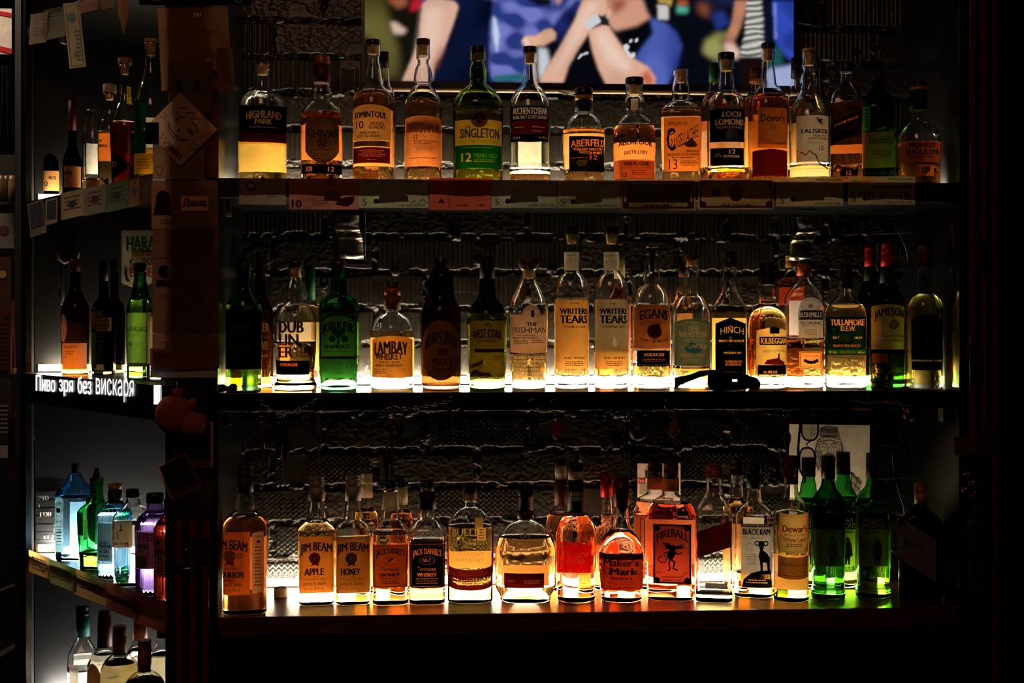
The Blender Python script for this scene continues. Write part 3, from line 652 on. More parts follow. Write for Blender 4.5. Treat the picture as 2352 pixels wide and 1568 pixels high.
bottle('capless amber bottle with orange label and ornate diagonal title on the top shelf', 1564, 1, '161,17 165,18 172,18 178,16 186,17 200,20 214,21 226,20 232,21 238,28 245,38 254,44 264,46 320,46 400,43', n=4, dr=.75, liq='orange', fill=252,
  caps=[('cork', 162, 190, 12, 9, cork())], back=(270, 390, .7, 'peach'), L=[
  (1525, 1610, 269, 393, 'orange', 'rect', [('t', 'RAIGELLACHIE', 1541, 1604, 302, 332, 'ink', 0, -34, {'bold': .01}), ('t', 'C', 1531, 1551, 294, 346, 'ink'), ('r', 1541, 302, 8, 2, 'ink'), ('t', 'DISTILLERY CO.', 1534, 1580, 280, 288, 'brown'), ('p', [(1572, 334), (1580, 325), (1590, 316), (1594, 324), (1602, 332), (1598, 338), (1580, 338)], 'brown'), ('t', 'SPEYSIDE', 1576, 1605, 345, 350, 'ink'), ('t', 'SINGLE MALT SCOTCH WHISKY', 1533, 1605, 352, 358, 'maroon'), ('n', 1536, 1602, 361, 366, 1, 'brown'), ('t', '13', 1536, 1556, 365, 389, 'red', 0, 0, {'bold': -.005}), ('n', 1561, 1602, 369, 383, 4, 'brown')])])
bottle('clear bottle with two black label panels and cork stopper on the top shelf', 1668, 1, '137,17 140,18 156,18 160,16 175,17 200,20 208,23 214,30 222,37 232,42 246,44 330,44 400,43', liq='yellow', fill=392,
  caps=cc(122, 137, 163, 19, D()), back=(300, 345, .8, 'beige'), L=[
  (1630, 1710, 250, 326, 'black', 'smile', [('t', 'LOCH', 1658, 1702, 256, 269, 'beige', 0, 0, {'bold': .03}), ('t', 'LOMOND', 1643, 1708, 273, 287, 'beige', 0, 0, {'bold': .03}), ('t', 'SINGLE MALT SCOTCH WHISKY', 1644, 1706, 290, 295, 'tan'), ('d', 1680, 310, 14, 'dgrey')], {'k': 2}),
  (1631, 1709, 340, 379, 'black', 'smile', [('t', '12', 1675, 1690, 343, 353, 'beige'), ('t', 'INCHMURRIN', 1662, 1698, 356, 362, 'beige'), ('n', 1641, 1658, 352, 362, 2, 'tan')], {'k': 2})], emboss=[('SINCE', 1643, 1684, 383, 389), ('1814', 1650, 1684, 392, 398)])
bottle('bottle with glass shoulder seal, tan label and wine-red lower label on the top shelf', 1764, 1, '108,15 112,16 136,16 140,14 150,15 180,18 194,20 201,25 210,34 222,41 236,45 250,46 400,45', liq='orange', fill=222,
  caps=cc(100, 111, 140, 16, D()), back=(280, 385, .6, 'orange'), L=[
  (1741, 1808, 248, 332, 'tan', 'smile', [('t', "Dewar's", 1748, 1802, 262, 279, 'ink'), ('n', 1760, 1790, 281, 283, 1, 'brown'), ('t', '15', 1772, 1782, 286, 296, 'brown'), ('n', 1752, 1795, 300, 324, 4, 'tan')], {'k': 3}),
  (1740, 1808, 326, 341, 'orange', 'smile', [], {'k': 3}), (1728, 1808, 342, 404, 'maroon', 'peak', [], {'k': 3})])
bottle('wavy necked clear bottle with cream label crossed by a red coastline, top shelf', 1859, 1, '118,16 124,17 150,17 156,15 163,14 172,18 184,21 196,20 208,21 216,24 228,31 244,40 258,45 274,47 400,46', liq='straw', fill=385, d=0.15, caps=[('stopper', 112, 119, 16, 16, cork()), ('cork', 119, 150, 12, 10, cork())], back=(300, 408, .66, 'cream'), L=[
  (1829, 1903, 265, 371, 'pale', 'rect', [('p', [(1875, 268), (1882, 274), (1890, 272), (1886, 280), (1892, 286), (1884, 284), (1878, 278)], 'ink'), ('t', 'TALISKER', 1837, 1901, 296, 306, 'navy', 0, 0, {'bold': .03}), ('t', 'SINGLE MALT', 1867, 1901, 309, 314, 'brown'), ('t', 'SCOTCH WHISKY', 1857, 1901, 316, 321, 'brown'), ('n', 1846, 1898, 325, 331, 2, 'grey'), ('t', '10', 1882, 1892, 334, 346, 'red'), ('l', [(1830, 345), (1842, 350), (1852, 356), (1860, 346), (1866, 352), (1874, 356), (1880, 372), (1890, 380), (1903, 386)], 3, 'red')], {})])
bottle('square bottle with a black diagonal label over red whisky on the top shelf', 1944, 1, '165,15 168,16 173,14 186,16 196,20 208,27 220,33 232,36 245,37 402,37', n=7, dr=.95, liq='red', fill=240, d=0.085, caps=[('stopper', 142, 166, 16, 16, D())], back=(335, 355, .8, 'beige'), L=[
  (1905, 1979, 268, 318, 'black', 'slant', [('t', 'JOHNNIE WALKER', 1916, 1972, 275, 283, 'gold', 0, -19), ('t', 'BLACK LABEL', 1914, 1974, 291, 300, 'dgrey', 0, -19), ('f', 1907, 1977, 268, 269, .5, 'black')], {'k': 30}),
  (1930, 1970, 390, 404, 'black', 'rect', [('t', '12', 1944, 1956, 392, 402, 'gold')])])
bottle('dark green bottle with dim cream label and bright green tax strip, top shelf', 2017, 1, '181,14 186,15 200,15 206,18 220,27 234,36 250,40 270,40 400,39', n=3, dr=.9, g='dgreen', liq='amber', fill=260, d=0.145, caps=[cps(160, 185, 15, 16, foil('black', .4), 'cap')], back=(320, 380, .5, 'tan'), L=[
  (1981, 2054, 303, 386, 'tan', 'smile', [('t', 'Glenfiddich', 1996, 2052, 312, 330, 'ink', 0, 0, {'bold': 0}), ('n', 2000, 2050, 346, 366, 4, 'brown')], {'k': 2}), (1980, 2054, 386, 392, 'black', 'smile', [], {'k': 2}),
  (1982, 1999, 243, 300, 'greenlit', 'rect', [('n', 1985, 1996, 250, 294, 6, 'dgreen')], {'name': 'tax_strip'})])
bottle('round clear bottle with three small shoulder badges, last on the top shelf', 2110, 1, '205,19 210,20 252,20 268,20 278,21 284,27 292,37 302,45 314,50 330,52 400,50', liq='rust', fill=330, d=0.085, caps=[('stopper', 190, 200, 19, 19, D()), ('collar', 200, 209, 20, 20, foil('gold', .4)), cps(209, 254, 20.5, 20.5, foil('black', .5))], L=[
  (2068, 2161, 324, 372, 'rose', 'rect', [('t', 'MONKEY', 2088, 2150, 327, 338, 'ink', 0, 0, {'bold': .03}), ('t', 'SHOULDER', 2081, 2157, 343, 354, 'ink', 0, 0, {'bold': .03}), ('n', 2084, 2150, 356, 364, 2, 'ink')]),
  (2106, 2145, 378, 404, 'orange', 'rect', [('p', [(2114, 384), (2132, 380), (2138, 390), (2126, 402), (2116, 396)], 'maroon')]),
  (2120, 2160, 270, 312, 'black', 'none', [('d', 2130, 285, 7, 'black'), ('d', 2140, 293, 7, 'black'), ('d', 2149, 301, 7, 'black'), ('d', 2130, 285, 4, 'grey', 3), ('d', 2140, 293, 4, 'grey', 3), ('d', 2149, 301, 4, 'grey', 3)], {'name': 'badges'})])
# back row of the top shelf
bottle('amber bottle mostly hidden behind the cream arched label bottle on the top shelf', 882, 1, '150,10 160,12 190,14 215,24 240,27 400,27', d=0.222, liq='orange', fill=225, caps=[cps(120, 155, 11, 12, foil('black', .4))], L=[(870, 905, 300, 385, 'peach', 'rect')])
bottle('green necked bottle standing behind the two black label panels bottle on the top shelf', 1640, 1, '180,12 200,14 225,24 250,32 400,32', d=0.218, liq='red', fill=215, caps=[cps(146, 190, 12, 13, foil('green', .4))], back=(280, 385, .7, 'cream'), L=[(1612, 1630, 300, 380, 'cream', 'rect')])
bottle('amber bottle with gold ringed neck half hidden behind the sealed bottle on the top shelf', 1737, 1, '175,12 184,15 212,17 226,26 245,33 400,33', d=0.215, liq='orange', fill=225, caps=[cps(158, 182, 15, 15, foil('brown', .4)), ('collar', 182, 192, 16, 16, foil('gold'))], back=(270, 385, .7, 'orange'))
bottle('dark topped amber bottle half hidden behind the coastline label bottle on the top shelf', 1829, 1, '178,12 190,14 212,17 228,21 250,24 400,24', d=0.24, liq='orange', fill=235, caps=[cps(133, 180, 12, 13, foil('black', .4))], back=(285, 390, .8, 'peach'))
# ---- middle shelf
bottle('very dark green bottle with black label and glowing green foot, first on the middle shelf', 560, 2, '600,15 650,18 665,21 680,30 695,38 712,42 860,42 885,42', g='green', liq='lime', fill=700, base=14, d=.075, caps=[cps(590, 645, 16, 17, foil('black', .4))], L=[
  (517, 601, 712, 848, 'black', 'rect', [('t', 'ROPER', 536, 576, 742, 757, 'dgrey', -3), ('t', 'TWELVE', 530, 575, 788, 802, 'dgrey', -3), ('t', 'IRELAND', 532, 560, 832, 836, 'dgrey')])])
bottle('dark brown bottle with oval brown label behind the first bottle on the middle shelf', 598, 2, '605,10 680,14 700,24 716,30 870,30', d=.25, g='brown', liq='yellow', fill=710, caps=[cps(590, 640, 10, 11, foil('black', .4))], L=[
  (572, 625, 733, 850, 'brown', 'oval', [('t', 'ER', 603, 617, 742, 761, 'beige', 0, 0, {'bold': .03}), ('t', 'VE', 601, 616, 784, 803, 'beige', 0, 0, {'bold': .03}), ('n', 603, 620, 774, 777, 1, 'beige'), ('t', 'KEY', 602, 615, 814, 820, 'beige')])])
bottle('clear bell-footed bottle with big stencilled letters and black cask label on the middle shelf', 679, 2, '612,17 618,17 630,17 636,13 648,17 662,22 678,22 690,21 697,26 708,37 722,45 736,48 800,47 850,44 872,45 885,49 893,50', liq='gold', fill=788, base=14,
  caps=cc(598, 613, 638, 17.5, D()), back=(740, 786, .8, 'beige'), L=[
  (636, 716, 735, 826, 'cream', 'none', [('t', 'DUB', 641, 698, 738, 764, 'brown', 0, 0, {'bold': .035}), ('t', 'LIN', 641, 686, 767, 793, 'brown', 0, 0, {'bold': .035}), ('t', 'ER', 640, 675, 796, 821, 'copper', 0, 0, {'bold': .035}), ('t', 'IRISH', 680, 699, 807, 813, 'brown'), ('t', 'WHISKEY', 679, 707, 815, 821, 'brown')], {'name': 'printed_lettering'}),
  (630, 711, 828, 861, 'black', 'rect', [('t', 'BOURBON CASK', 643, 684, 834, 841, 'copper')]), (665, 691, 700, 722, 'gold', 'none', [('r', 678, 710, 13, 1.5, 'emboss'), ('t', '12', 671, 685, 705, 716, 'emboss')], {'name': 'glass_seal'})])
bottle('amber bottle with green foil neck behind the stencilled letters bottle on the middle shelf', 712, 2, '640,12 692,13 704,20 716,26 890,26', d=.25, liq='gold', fill=700, caps=[cps(610, 690, 12, 13, foil('green', .4))], back=(740, 850, .8, 'cream'))
bottle('green bottle with arched shamrock label and wide clear foot on the middle shelf', 778, 2, '613,17 640,18 668,19 676,21 682,30 690,40 700,45 712,46 800,46 870,43 893,42', n=4.5, dr=.72, g='emerald', liq='olivey', fill=712, base=16,
  caps=[('stopper', 600, 613, 19, 19, solid('dark_red_cap', '3a0f0c', .4)), ('cork', 613, 640, 12, 10, cork())], back=(740, 815, .6, 'cream'), L=[
  (734, 820, 721, 824, 'maroon', 'dome', [('p', [(738, 740), (747, 731), (760, 726), (777, 724), (794, 726), (807, 731), (816, 740), (816, 818), (738, 818)], 'x', 1, {'mat': paper('olive')}), ('t', 'KIRKER', 741, 812, 737, 757, 'ink', 9, 0, {'bold': .03}), ('d', 770, 762, 8, 'dgreen', 2), ('d', 784, 762, 8, 'dgreen', 2), ('d', 763, 778, 8, 'dgreen', 2), ('d', 791, 778, 8, 'dgreen', 2), ('p', [(774, 768), (780, 768), (779, 790), (774, 790)], 'dgreen', 2), ('d', 777, 770, 7, 'dgreen', 2), ('t', 'SHAMROCK', 746, 803, 791, 800, 'ink', 0, 0, {'bold': .02}), ('t', 'BLENDED IRISH WHISKEY', 744, 808, 804, 808, 'brown')], {'k': 18})])
bottle('clear bottle with wood-wrapped neck and wide gold label on the middle shelf', 901, 2, '662,17 682,17 712,18 718,21 724,30 733,40 745,47 758,51 780,51 893,50', liq='gold', fill=761, base=28, wall=3,
  caps=[('stopper', 646, 661, 18, 18, solid('walnut_stopper', '4a2814', .5)), ('collar', 661, 679, 18.5, 18.5, foil('copper', .4)), cps(679, 711, 19, 19.5, solid('wood_wrap', '8a5228', .6, 0, (160, .5)))], back=(775, 865, .7, 'peach'), L=[
  (855, 948, 771, 867, 'tan', 'arch', [('t', 'LAMBAY', 860, 937, 783, 812, 'brown', 4, 0, {'bold': .02}), ('t', 'WHISKEY', 862, 925, 811, 827, 'brown', -3, 0, {'bold': .02}), ('t', 'SINGLE GRAIN', 870, 919, 829, 834, 'brown'), ('t', 'IRISH WHISKEY', 863, 925, 836, 842, 'ink'), ('n', 858, 890, 847, 860, 3, 'brown'), ('l', [(925, 850), (930, 846), (928, 858), (940, 850)], 1, 'ink')], {'k': 9})])
bottle('black swing-top style bottle with an oval ring label on the middle shelf', 1013, 2, '612,17 620,20 632,26 650,29 672,30 686,33 700,40 714,45 730,46 880,46 893,44', g='dbrown', caps=[('stopper', 590, 614, 16, 18, D())], L=[
  (970, 1056, 735, 873, 'tan', 'oval', [('r', 1013, 804, 41, 1.2, 'copper', 2, 67), ('t', 'BORN IRISH', 977, 1050, 758, 784, 'ink', 22, 0, {'bold': .03}), ('n', 992, 1036, 784, 792, 2, 'ink'), ('t', '80', 1006, 1030, 800, 816, 'maroon', 0, 0, {'bold': .02}), ('t', 'PROOF', 992, 1042, 822, 838, 'maroon', 0, 0, {'bold': .02}), ('t', 'SPIRIT DRINK', 994, 1038, 846, 854, 'ink', -6)])])
bottle('dark green bottle with landscape label and red strip on its black capsule, middle shelf', 1119, 2, '612,15 640,17 672,20 684,22 692,28 704,37 718,43 735,46 885,44 895,42', g='bottlegreen', liq='gold', fill=720, base=20, caps=[cps(590, 640, 16, 17.5, foil('black', .45))], back=(745, 830, .5, 'tan'), L=[
  (1131, 1137, 594, 636, 'red', 'none', [('a', 1132, 1136, 596, 636, 'red')], {'name': 'seal_strip'}),
  (1079, 1159, 736, 866, 'tan', 'rect', [('p', [(1112, 748), (1120, 740), (1130, 748), (1128, 751)], 'ink'), ('t', 'WEST CORK', 1086, 1153, 755, 774, 'ink', 6, 0, {'bold': .03}), ('t', 'BLENDED', 1105, 1132, 773, 777, 'brown'), ('t', 'IRISH WHISKEY', 1096, 1145, 780, 785, 'brown'), ('n', 1090, 1150, 788, 794, 1, 'tan'), ('a', 1090, 1158, 801, 809, 'maroon', {'paper': 1}), ('p', [(1081, 840), (1096, 832), (1110, 823), (1108, 836), (1088, 846)], 'dgreen'), ('p', [(1081, 858), (1104, 842), (1112, 838), (1098, 852), (1128, 858), (1130, 864), (1081, 864)], 'green'), ('n', 1134, 1154, 818, 830, 3, 'brown')])])
bottle('clear hip-shaped bottle with wide dark red stopper and textured lower glass on the middle shelf', 1214, 2, '613,22 617,23 621,18 630,17 642,19 652,24 664,31 678,38 692,44 706,46 720,46 800,44 892,40', liq='gold', fill=812, base=24,
  caps=[('stopper', 595, 614, 25, 23, solid('dark_red_stopper', '4a1c14', .5)), ('cork', 614, 639, 14, 12, cork())], back=(730, 800, .8, 'beige'), L=[
  (1172, 1256, 722, 810, 'peach', 'rect', [('p', [(1199, 724), (1201, 712), (1208, 703), (1220, 700), (1233, 703), (1240, 712), (1242, 724)], 'x', 1, {'mat': paper('peach')}), ('t', 'I', 1220, 1227, 712, 728, 'ink', 0, 0, {'bold': .02}), ('t', 'THE', 1209, 1234, 740, 749, 'ink', 0, 0, {'bold': .02}), ('t', 'IRISHMAN', 1178, 1254, 751, 765, 'ink', 0, 0, {'bold': .01}), ('t', 'THE HARVEST', 1185, 1230, 768, 772, 'brown'), ('t', 'IRISH WHISKEY', 1178, 1238, 774, 778, 'maroon'), ('t', 'SINGLE MALT', 1180, 1213, 781, 785, 'ink'), ('t', '& SINGLE POT', 1180, 1213, 786, 790, 'ink'), ('n', 1220, 1250, 780, 790, 2, 'brown')])],
  emboss=[('THE RULES OF GOLDEN', 1178, 1250, 818, 824), ('AGE LONG BARLEY DAYS', 1178, 1250, 827, 833), ('POTS THE PERFECT FIT', 1179, 1249, 836, 842), ('AND BREAKS BONDING', 1179, 1249, 845, 851), ('THE CORE OF OUR HAND', 1180, 1248, 854, 860)])
def tears(cx, label, sub, dropc, lo):
    return bottle(label, cx, 2, '535,17 540,18 552,18 556,17 600,17 618,18 626,21 634,28 646,35 660,39 680,40 893,40', liq='gold', fill=lo, base=34,
      caps=[('stopper', 520, 535, 17, 17, D()), ('cork', 535, 560, 13, 10, cork())], back=(700, 840, .8, 'peach'), L=[
      (cx - 17.5, cx + 17.5, 577, 620, 'cream', 'rect', [('t', 'Cognac' if sub[0] == 'D' else 'Bourbon', cx - 13, cx + 6, 582, 588, 'ink', 0, 0, {'bold': 0}), ('l', [(cx - 12, 600), (cx - 4, 593), (cx - 2, 600), (cx + 8, 598)], 1, 'ink'), ('l', [(cx - 16, 604), (cx + 16, 604)], .8, 'ink')], {'name': 'neck_label'}),
      (cx - 38, cx + 39, 687, 847, 'beige', 'rect', [('n', cx - 6, cx + 18, 696, 700, 1, 'brown'), ('t', 'WRITERS', cx - 27, cx + 36, 708, 721, 'ink', 0, 0, {'bold': .03}), ('t', 'TEARS', cx - 27, cx + 36, 724, 742, 'ink', 0, 0, {'bold': .045}), ('t', sub, cx - 18, cx + 32, 748, 753, 'brown'), ('p', [(cx + 8, 773), (cx + 13, 788), (cx + 12, 794), (cx + 8, 797), (cx + 3, 794), (cx + 2, 788)], 'x', 2, {'mat': paper(dropc)}), ('t', 'IRISH WHISKEY', cx - 16, cx + 32, 819, 824, 'brown'), ('n', cx - 16, cx + 30, 830, 842, 3, 'brown')], {'ras': 1})])
tears(1313, 'tall clear bottle with a pale label showing an orange teardrop on the middle shelf', 'DOUBLE OAK', 'orange', 690)
tears(1404, 'tall clear bottle with a pale label showing a cream teardrop on the middle shelf', 'COPPER POT', 'white', 808)
bottle('amber bottle with pink-tinted neck behind the cream teardrop bottle on the middle shelf', 1424, 2, '560,10 650,12 668,18 690,25 890,26', d=.25, liq='fire', fill=650, caps=[cps(588, 640, 11, 12, paper('cream'), 'neck_label')], back=(700, 860, .7, 'white'))
bottle('clear bottle with brown arched label, round seal and black lower panel on the middle shelf', 1497, 2, '567,16 570,17 582,17 586,15 600,16 640,20 652,21 658,27 667,35 680,41 696,44 893,43', liq='yellow', fill=840, base=28,
  caps=[('cork', 570, 624, 9, 7, solid('teal_stopper', '1c4a42', .6))], back=(710, 800, .8, 'peach'), L=[
  (1456, 1539, 699, 800, 'copper', 'arch', [('t', 'EGANS', 1469, 1534, 709, 731, 'ink', 5, 0, {'bold': .03}), ('t', 'IRISH WHISKEY', 1471, 1533, 736, 743, 'brown', 4), ('d', 1503, 761, 17, 'brown', 1), ('r', 1503, 761, 14, 1.2, 'ink'), ('r', 1503, 756, 6, 2, 'ink'), ('r', 1503, 765, 6, 2, 'ink'), ('t', 'HEART OF IRELAND', 1471, 1535, 780, 787, 'ink', -6)], {'k': 7}),
  (1456, 1539, 801, 804, 'orange', 'rect'), (1463, 1539, 805, 836, 'black', 'rect', [('t', 'FORTITUDE', 1481, 1526, 811, 818, 'peach'), ('n', 1472, 1532, 824, 832, 2, 'copper')])])
bottle('clear bottle with sage green arched label behind the folded headlamp on the middle shelf', 1588, 2, '586,15 596,17 610,17 614,14 640,17 668,20 678,23 684,30 694,37 708,42 725,44 893,43', liq='gold', fill=845, base=20,
  caps=[('stopper', 584, 596, 16.5, 16.5, solid('dark_red_wood', '5a2014', .5)), ('cork', 596, 610, 12, 11, cork())], back=(740, 850, .8, 'beige'), L=[
  (1548, 1631, 732, 840, 'sage', 'arch', [('l', [(1550, 748), (1590, 737), (1630, 748)], 1.5, 'beige'), ('t', 'THE', 1580, 1606, 749, 759, 'beige', 0, 0, {'bold': .02}), ('t', 'WHISTLER', 1559, 1625, 761, 774, 'beige', 0, 0, {'bold': .02}), ('t', 'IRISH WHISKEY', 1570, 1616, 778, 782, 'beige'), ('p', [(1570, 800), (1586, 786), (1604, 792), (1612, 806), (1596, 812), (1580, 808)], 'x', 1, {'mat': paper('teal')}), ('t', 'P.X. I LOVE YOU', 1560, 1623, 791, 800, 'peach', 0, 0, {'layer': 3}), ('t', 'SINGLE MALT', 1564, 1619, 812, 820, 'peach'), ('n', 1570, 1612, 825, 835, 2, 'beige')], {'k': 9, 'ras': 1})])
bottle('amber-orange bottle half hidden behind the sage green label bottle on the middle shelf', 1568, 2, '630,8 660,12 690,20 705,24 890,24', d=.25, liq='orange', fill=655, caps=[cps(606, 636, 9, 10, foil('brown', .4))], back=(720, 860, .8, 'cream'))
bottle('square clear bottle with tall black peaked label on the middle shelf', 1675, 2, '611,15 630,16 655,19 668,22 680,28 692,35 704,40 715,40 893,40', n=5, dr=.85, liq='yellow', fill=705, base=14, caps=[('screw_cap', 577, 613, 16.5, 16.5, foil('black', .25))], back=(730, 850, .7, 'cream'), L=[
  (1643, 1713, 729, 868, 'black', 'peak', [('t', 'HINCH', 1655, 1708, 749, 764, 'beige', 5, 0, {'bold': .01}), ('t', 'IRISH WHISKEY', 1651, 1710, 780, 785, 'beige'), ('t', 'DISTILLERS CUT', 1663, 1703, 808, 812, 'beige'), ('n', 1662, 1708, 828, 841, 3, 'gold')], {'k': 14})])
bottle('bright golden round bottle with white keystone label and black banner on the middle shelf', 1762, 2, '652,18 656,19 668,21 680,21 686,19 698,20 704,24 710,32 722,40 738,45 756,46 893,45', liq='yellow', fill=686, base=18, d=0.1, caps=[('screw_cap', 604, 630, 17.5, 18, foil('black', .3)), cps(630, 654, 18, 18.5, foil('black', .4))], L=[
  (1737, 1806, 750, 860, 'cream', 'peak', [('p', [(1768, 752), (1772, 748), (1788, 748), (1791, 752), (1790, 766), (1769, 766)], 'black', 2), ('a', 1744, 1806, 773, 792, 'black'), ('t', 'KILBEGGAN', 1748, 1805, 776, 789, 'beige', 0, 0, {'bold': .02}), ('t', 'IRISH WHISKEY', 1752, 1804, 802, 807, 'grey', 3), ('p', [(1755, 836), (1762, 826), (1786, 822), (1788, 811), (1791, 811), (1791, 824), (1800, 830), (1803, 838)], 'maroon'), ('a', 1740, 1806, 838, 860, 'black'), ('t', 'alc. 40% VOL', 1754, 1786, 851, 857, 'gold', 0, 0, {'layer': 3})], {'k': 9, 'ras': 1})])
bottle('rectangular clear bottle with grey arched label and black name band on the middle shelf', 1847, 2, '634,15 640,16 648,21 658,29 670,38 684,45 700,46 893,45', n=5, dr=.7, liq='yellow', fill=778, base=14, d=0.145, caps=[('screw_cap', 596, 606, 17, 17, D()), cps(606, 634, 17, 17.5, foil('copper', .45))], back=(690, 770, .9, 'white'), L=[
  (1834, 1890, 683, 775, 'white', 'dome', [('r', 1862, 700, 22, 1, 'grey', 1, 13), ('d', 1862, 703, 5, 'grey'), ('a', 1833, 1890, 712, 734, 'black'), ('t', 'BUSHMILLS', 1836, 1888, 717, 728, 'pale', 0, 0, {'bold': .02, 'layer': 3}), ('t', 'THE ORIGINAL', 1838, 1886, 738, 745, 'ink'), ('t', 'IRISH WHISKEY', 1843, 1881, 747, 750, 'grey'), ('n', 1845, 1880, 756, 771, 3, 'grey')], {'k': 24, 'ras': 1}),
  (1836, 1888, 807, 845, 'peach', 'rect', [('f', 1838, 1886, 809, 843, 1, 'brown'), ('t', "WORLD'S OLDEST", 1847, 1880, 815, 819, 'brown'), ('d', 1850, 828, 4, 'ink', 2), ('d', 1856, 831, 4, 'ink', 2), ('d', 1863, 832, 4, 'ink', 2), ('d', 1870, 831, 4, 'ink', 2), ('d', 1876, 828, 4, 'ink', 2)])], emboss=[('1608', 1838, 1882, 852, 862)])
bottle('tan capped bottle of red whisky behind the grey arched label bottle, middle shelf', 1818, 2, '612,12 618,14 640,24 655,30 890,30', n=4, d=.25, liq='fire', fill=638, caps=[('screw_cap', 586, 614, 14, 14.5, foil('gold', .5))], back=(660, 700, .8, 'rose'))
bottle('square shouldered clear bottle with dark green label and embossed foot on the middle shelf', 1942, 2, '661,16 668,18 680,21 690,30 702,40 716,47 728,48 893,47', n=5, dr=.8, liq='yellow', fill=700, base=26, caps=[('screw_cap', 607, 634, 16.5, 17, foil('black', .3)), cps(634, 662, 17, 17, foil('black', .5))], back=(698, 714, .8, 'white'), L=[
  (1896, 1989, 727, 815, 'dgreen', 'rect', [('t', 'TULLAMORE', 1907, 1986, 733, 747, 'peach', 0, 0, {'bold': .03}), ('t', 'D.E.W.', 1931, 1966, 749, 760, 'peach', 0, 0, {'bold': .03}), ('t', 'EST.', 1914, 1930, 773, 778, 'peach'), ('t', '1829', 1963, 1980, 773, 778, 'peach'), ('t', 'IRISH WHISKEY', 1914, 1978, 791, 797, 'copper'), ('a', 1897, 1988, 802, 814, 'green', {'paper': 1}), ('t', '70 cl e', 1903, 1921, 806, 811, 'gold'), ('t', 'TRIPLE DISTILLED', 1930, 1966, 806, 811, 'red'), ('t', '40% vol', 1971, 1986, 806, 811, 'gold')])],
  emboss=[('TULLAMORE', 1906, 1986, 829, 841), ('HEART OF IRELAND', 1908, 1986, 846, 853)])
bottle('red capped green bottle with cream arched label and lime glowing foot, middle shelf', 2038, 2, '615,14 650,17 662,21 676,32 690,40 705,42 870,42 893,40', g='bottlegreen', liq='amber', fill=700, base=22, caps=[('screw_cap', 560, 585, 14, 14, foil('red', .35)), cps(585, 612, 14, 15, foil('red', .45)), cps(612, 650, 15, 17.5, foil('dgreen', .5), 'neck_label')], L=[
  (2001, 2077, 698, 802, 'pale', 'arch', [('t', 'JAMESON', 2008, 2076, 706, 730, 'ink', 8, -3, {'bold': .03}), ('d', 2054, 745, 10, 'dgrey', 2), ('t', 'TRIPLE DISTILLED', 2026, 2074, 769, 774, 'brown'), ('t', 'IRISH WHISKEY', 2031, 2073, 779, 784, 'brown')], {'k': 7}), (2001, 2077, 802, 812, 'black', 'rect'), (2003, 2040, 812, 833, 'copper', 'rect')], emboss=[('EST 1780', 2012, 2068, 848, 856)])
bottle('dark red-capped bottle half hidden behind the cream arched label bottle on the middle shelf', 1998, 2, '618,12 645,14 665,24 685,29 890,29', d=.25, g='dgreen', liq='amber', fill=700, caps=[('screw_cap', 568, 590, 12.5, 12.5, foil('red', .35)), cps(590, 612, 12.5, 13, foil('red', .45)), cps(612, 645, 13, 15, foil('dgreen', .5), 'neck_label')])
bottle('round shouldered golden bottle with black label, last on the middle shelf', 2124, 2, '612,17 640,18 668,19 674,24 682,33 696,40 712,43 893,42', liq='olivey', fill=676, base=12, d=0.085, caps=[('screw_cap', 563, 585, 17, 17.5, foil('brown', .3)), cps(585, 612, 17.5, 18, foil('maroon', .4))], L=[
  (2093, 2165, 722, 826, 'black', 'arch', [('r', 2129, 780, 24, 2, 'dgrey', 1, 30)], {'k': 12}), (2094, 2163, 830, 850, 'black', 'rect')])
# ---- bottom shelf
S3 = '%d,17'
def beam(cx, hw, top, sh, label, sub, sealc, lc, fy, liqc, ycap, d=.13, y0=1231, sc=1.0):
    return bottle(label, cx, 3, '%d,17 %d,18 %d,21 %d,22 %d,30 %d,%d %d,%d 1300,%d 1378,%d' % (top, top + 14, sh - 22, sh - 8, sh + 2, sh + 9, hw - 5, sh + 18, hw, hw, hw - 1), n=5, dr=.72, liq=liqc, fill=fy, base=12,
      caps=[('screw_cap', ycap, ycap + 24, 17.5, 17.5, foil('grey', .35)), cps(ycap + 24, top + 6, 18, 18.5, foil('grey', .5))], back=(y0 + 10, 1345, .8, 'peach'), L=[
      (cx - hw * .93, cx + hw * .93, y0, 1361, lc, 'rect', [('t', 'JIM BEAM', cx - 37, cx + 36, 1244, 1270, 'ink', 6, 0, {'bold': .03}), ('d', cx - 4, 1281, 13, sealc, 2), ('r', cx - 4, 1281, 9, 1.2, 'peach', 3), ('t', 'B', cx - 7, cx - 1, 1277, 1286, 'peach', 0, 0, {'layer': 3}), ('p', [(cx - 10, 1292), (cx + 2, 1292), (cx + 6, 1300), (cx - 4, 1296), (cx - 14, 1300)], sealc, 2),
        ('t', sub, cx - 28, cx + 17, 1304, 1320, 'ink', 0, 0, {'bold': .03}), ('t', 'LIQUEUR', cx - 8, cx + 6, 1322, 1325, 'brown'), ('t', 'WITH NOTES OF OAK AND CARAMEL', cx - 33, cx + 20, 1327, 1331, 'brown'), ('t', 'James B. Beam', cx - 31, cx + 22, 1335, 1345, 'brown', 0, 0, {'bold': 0}), ('t', '70 cl alc. 32.5% vol', cx - 28, cx + 16, 1348, 1354, 'brown')])])
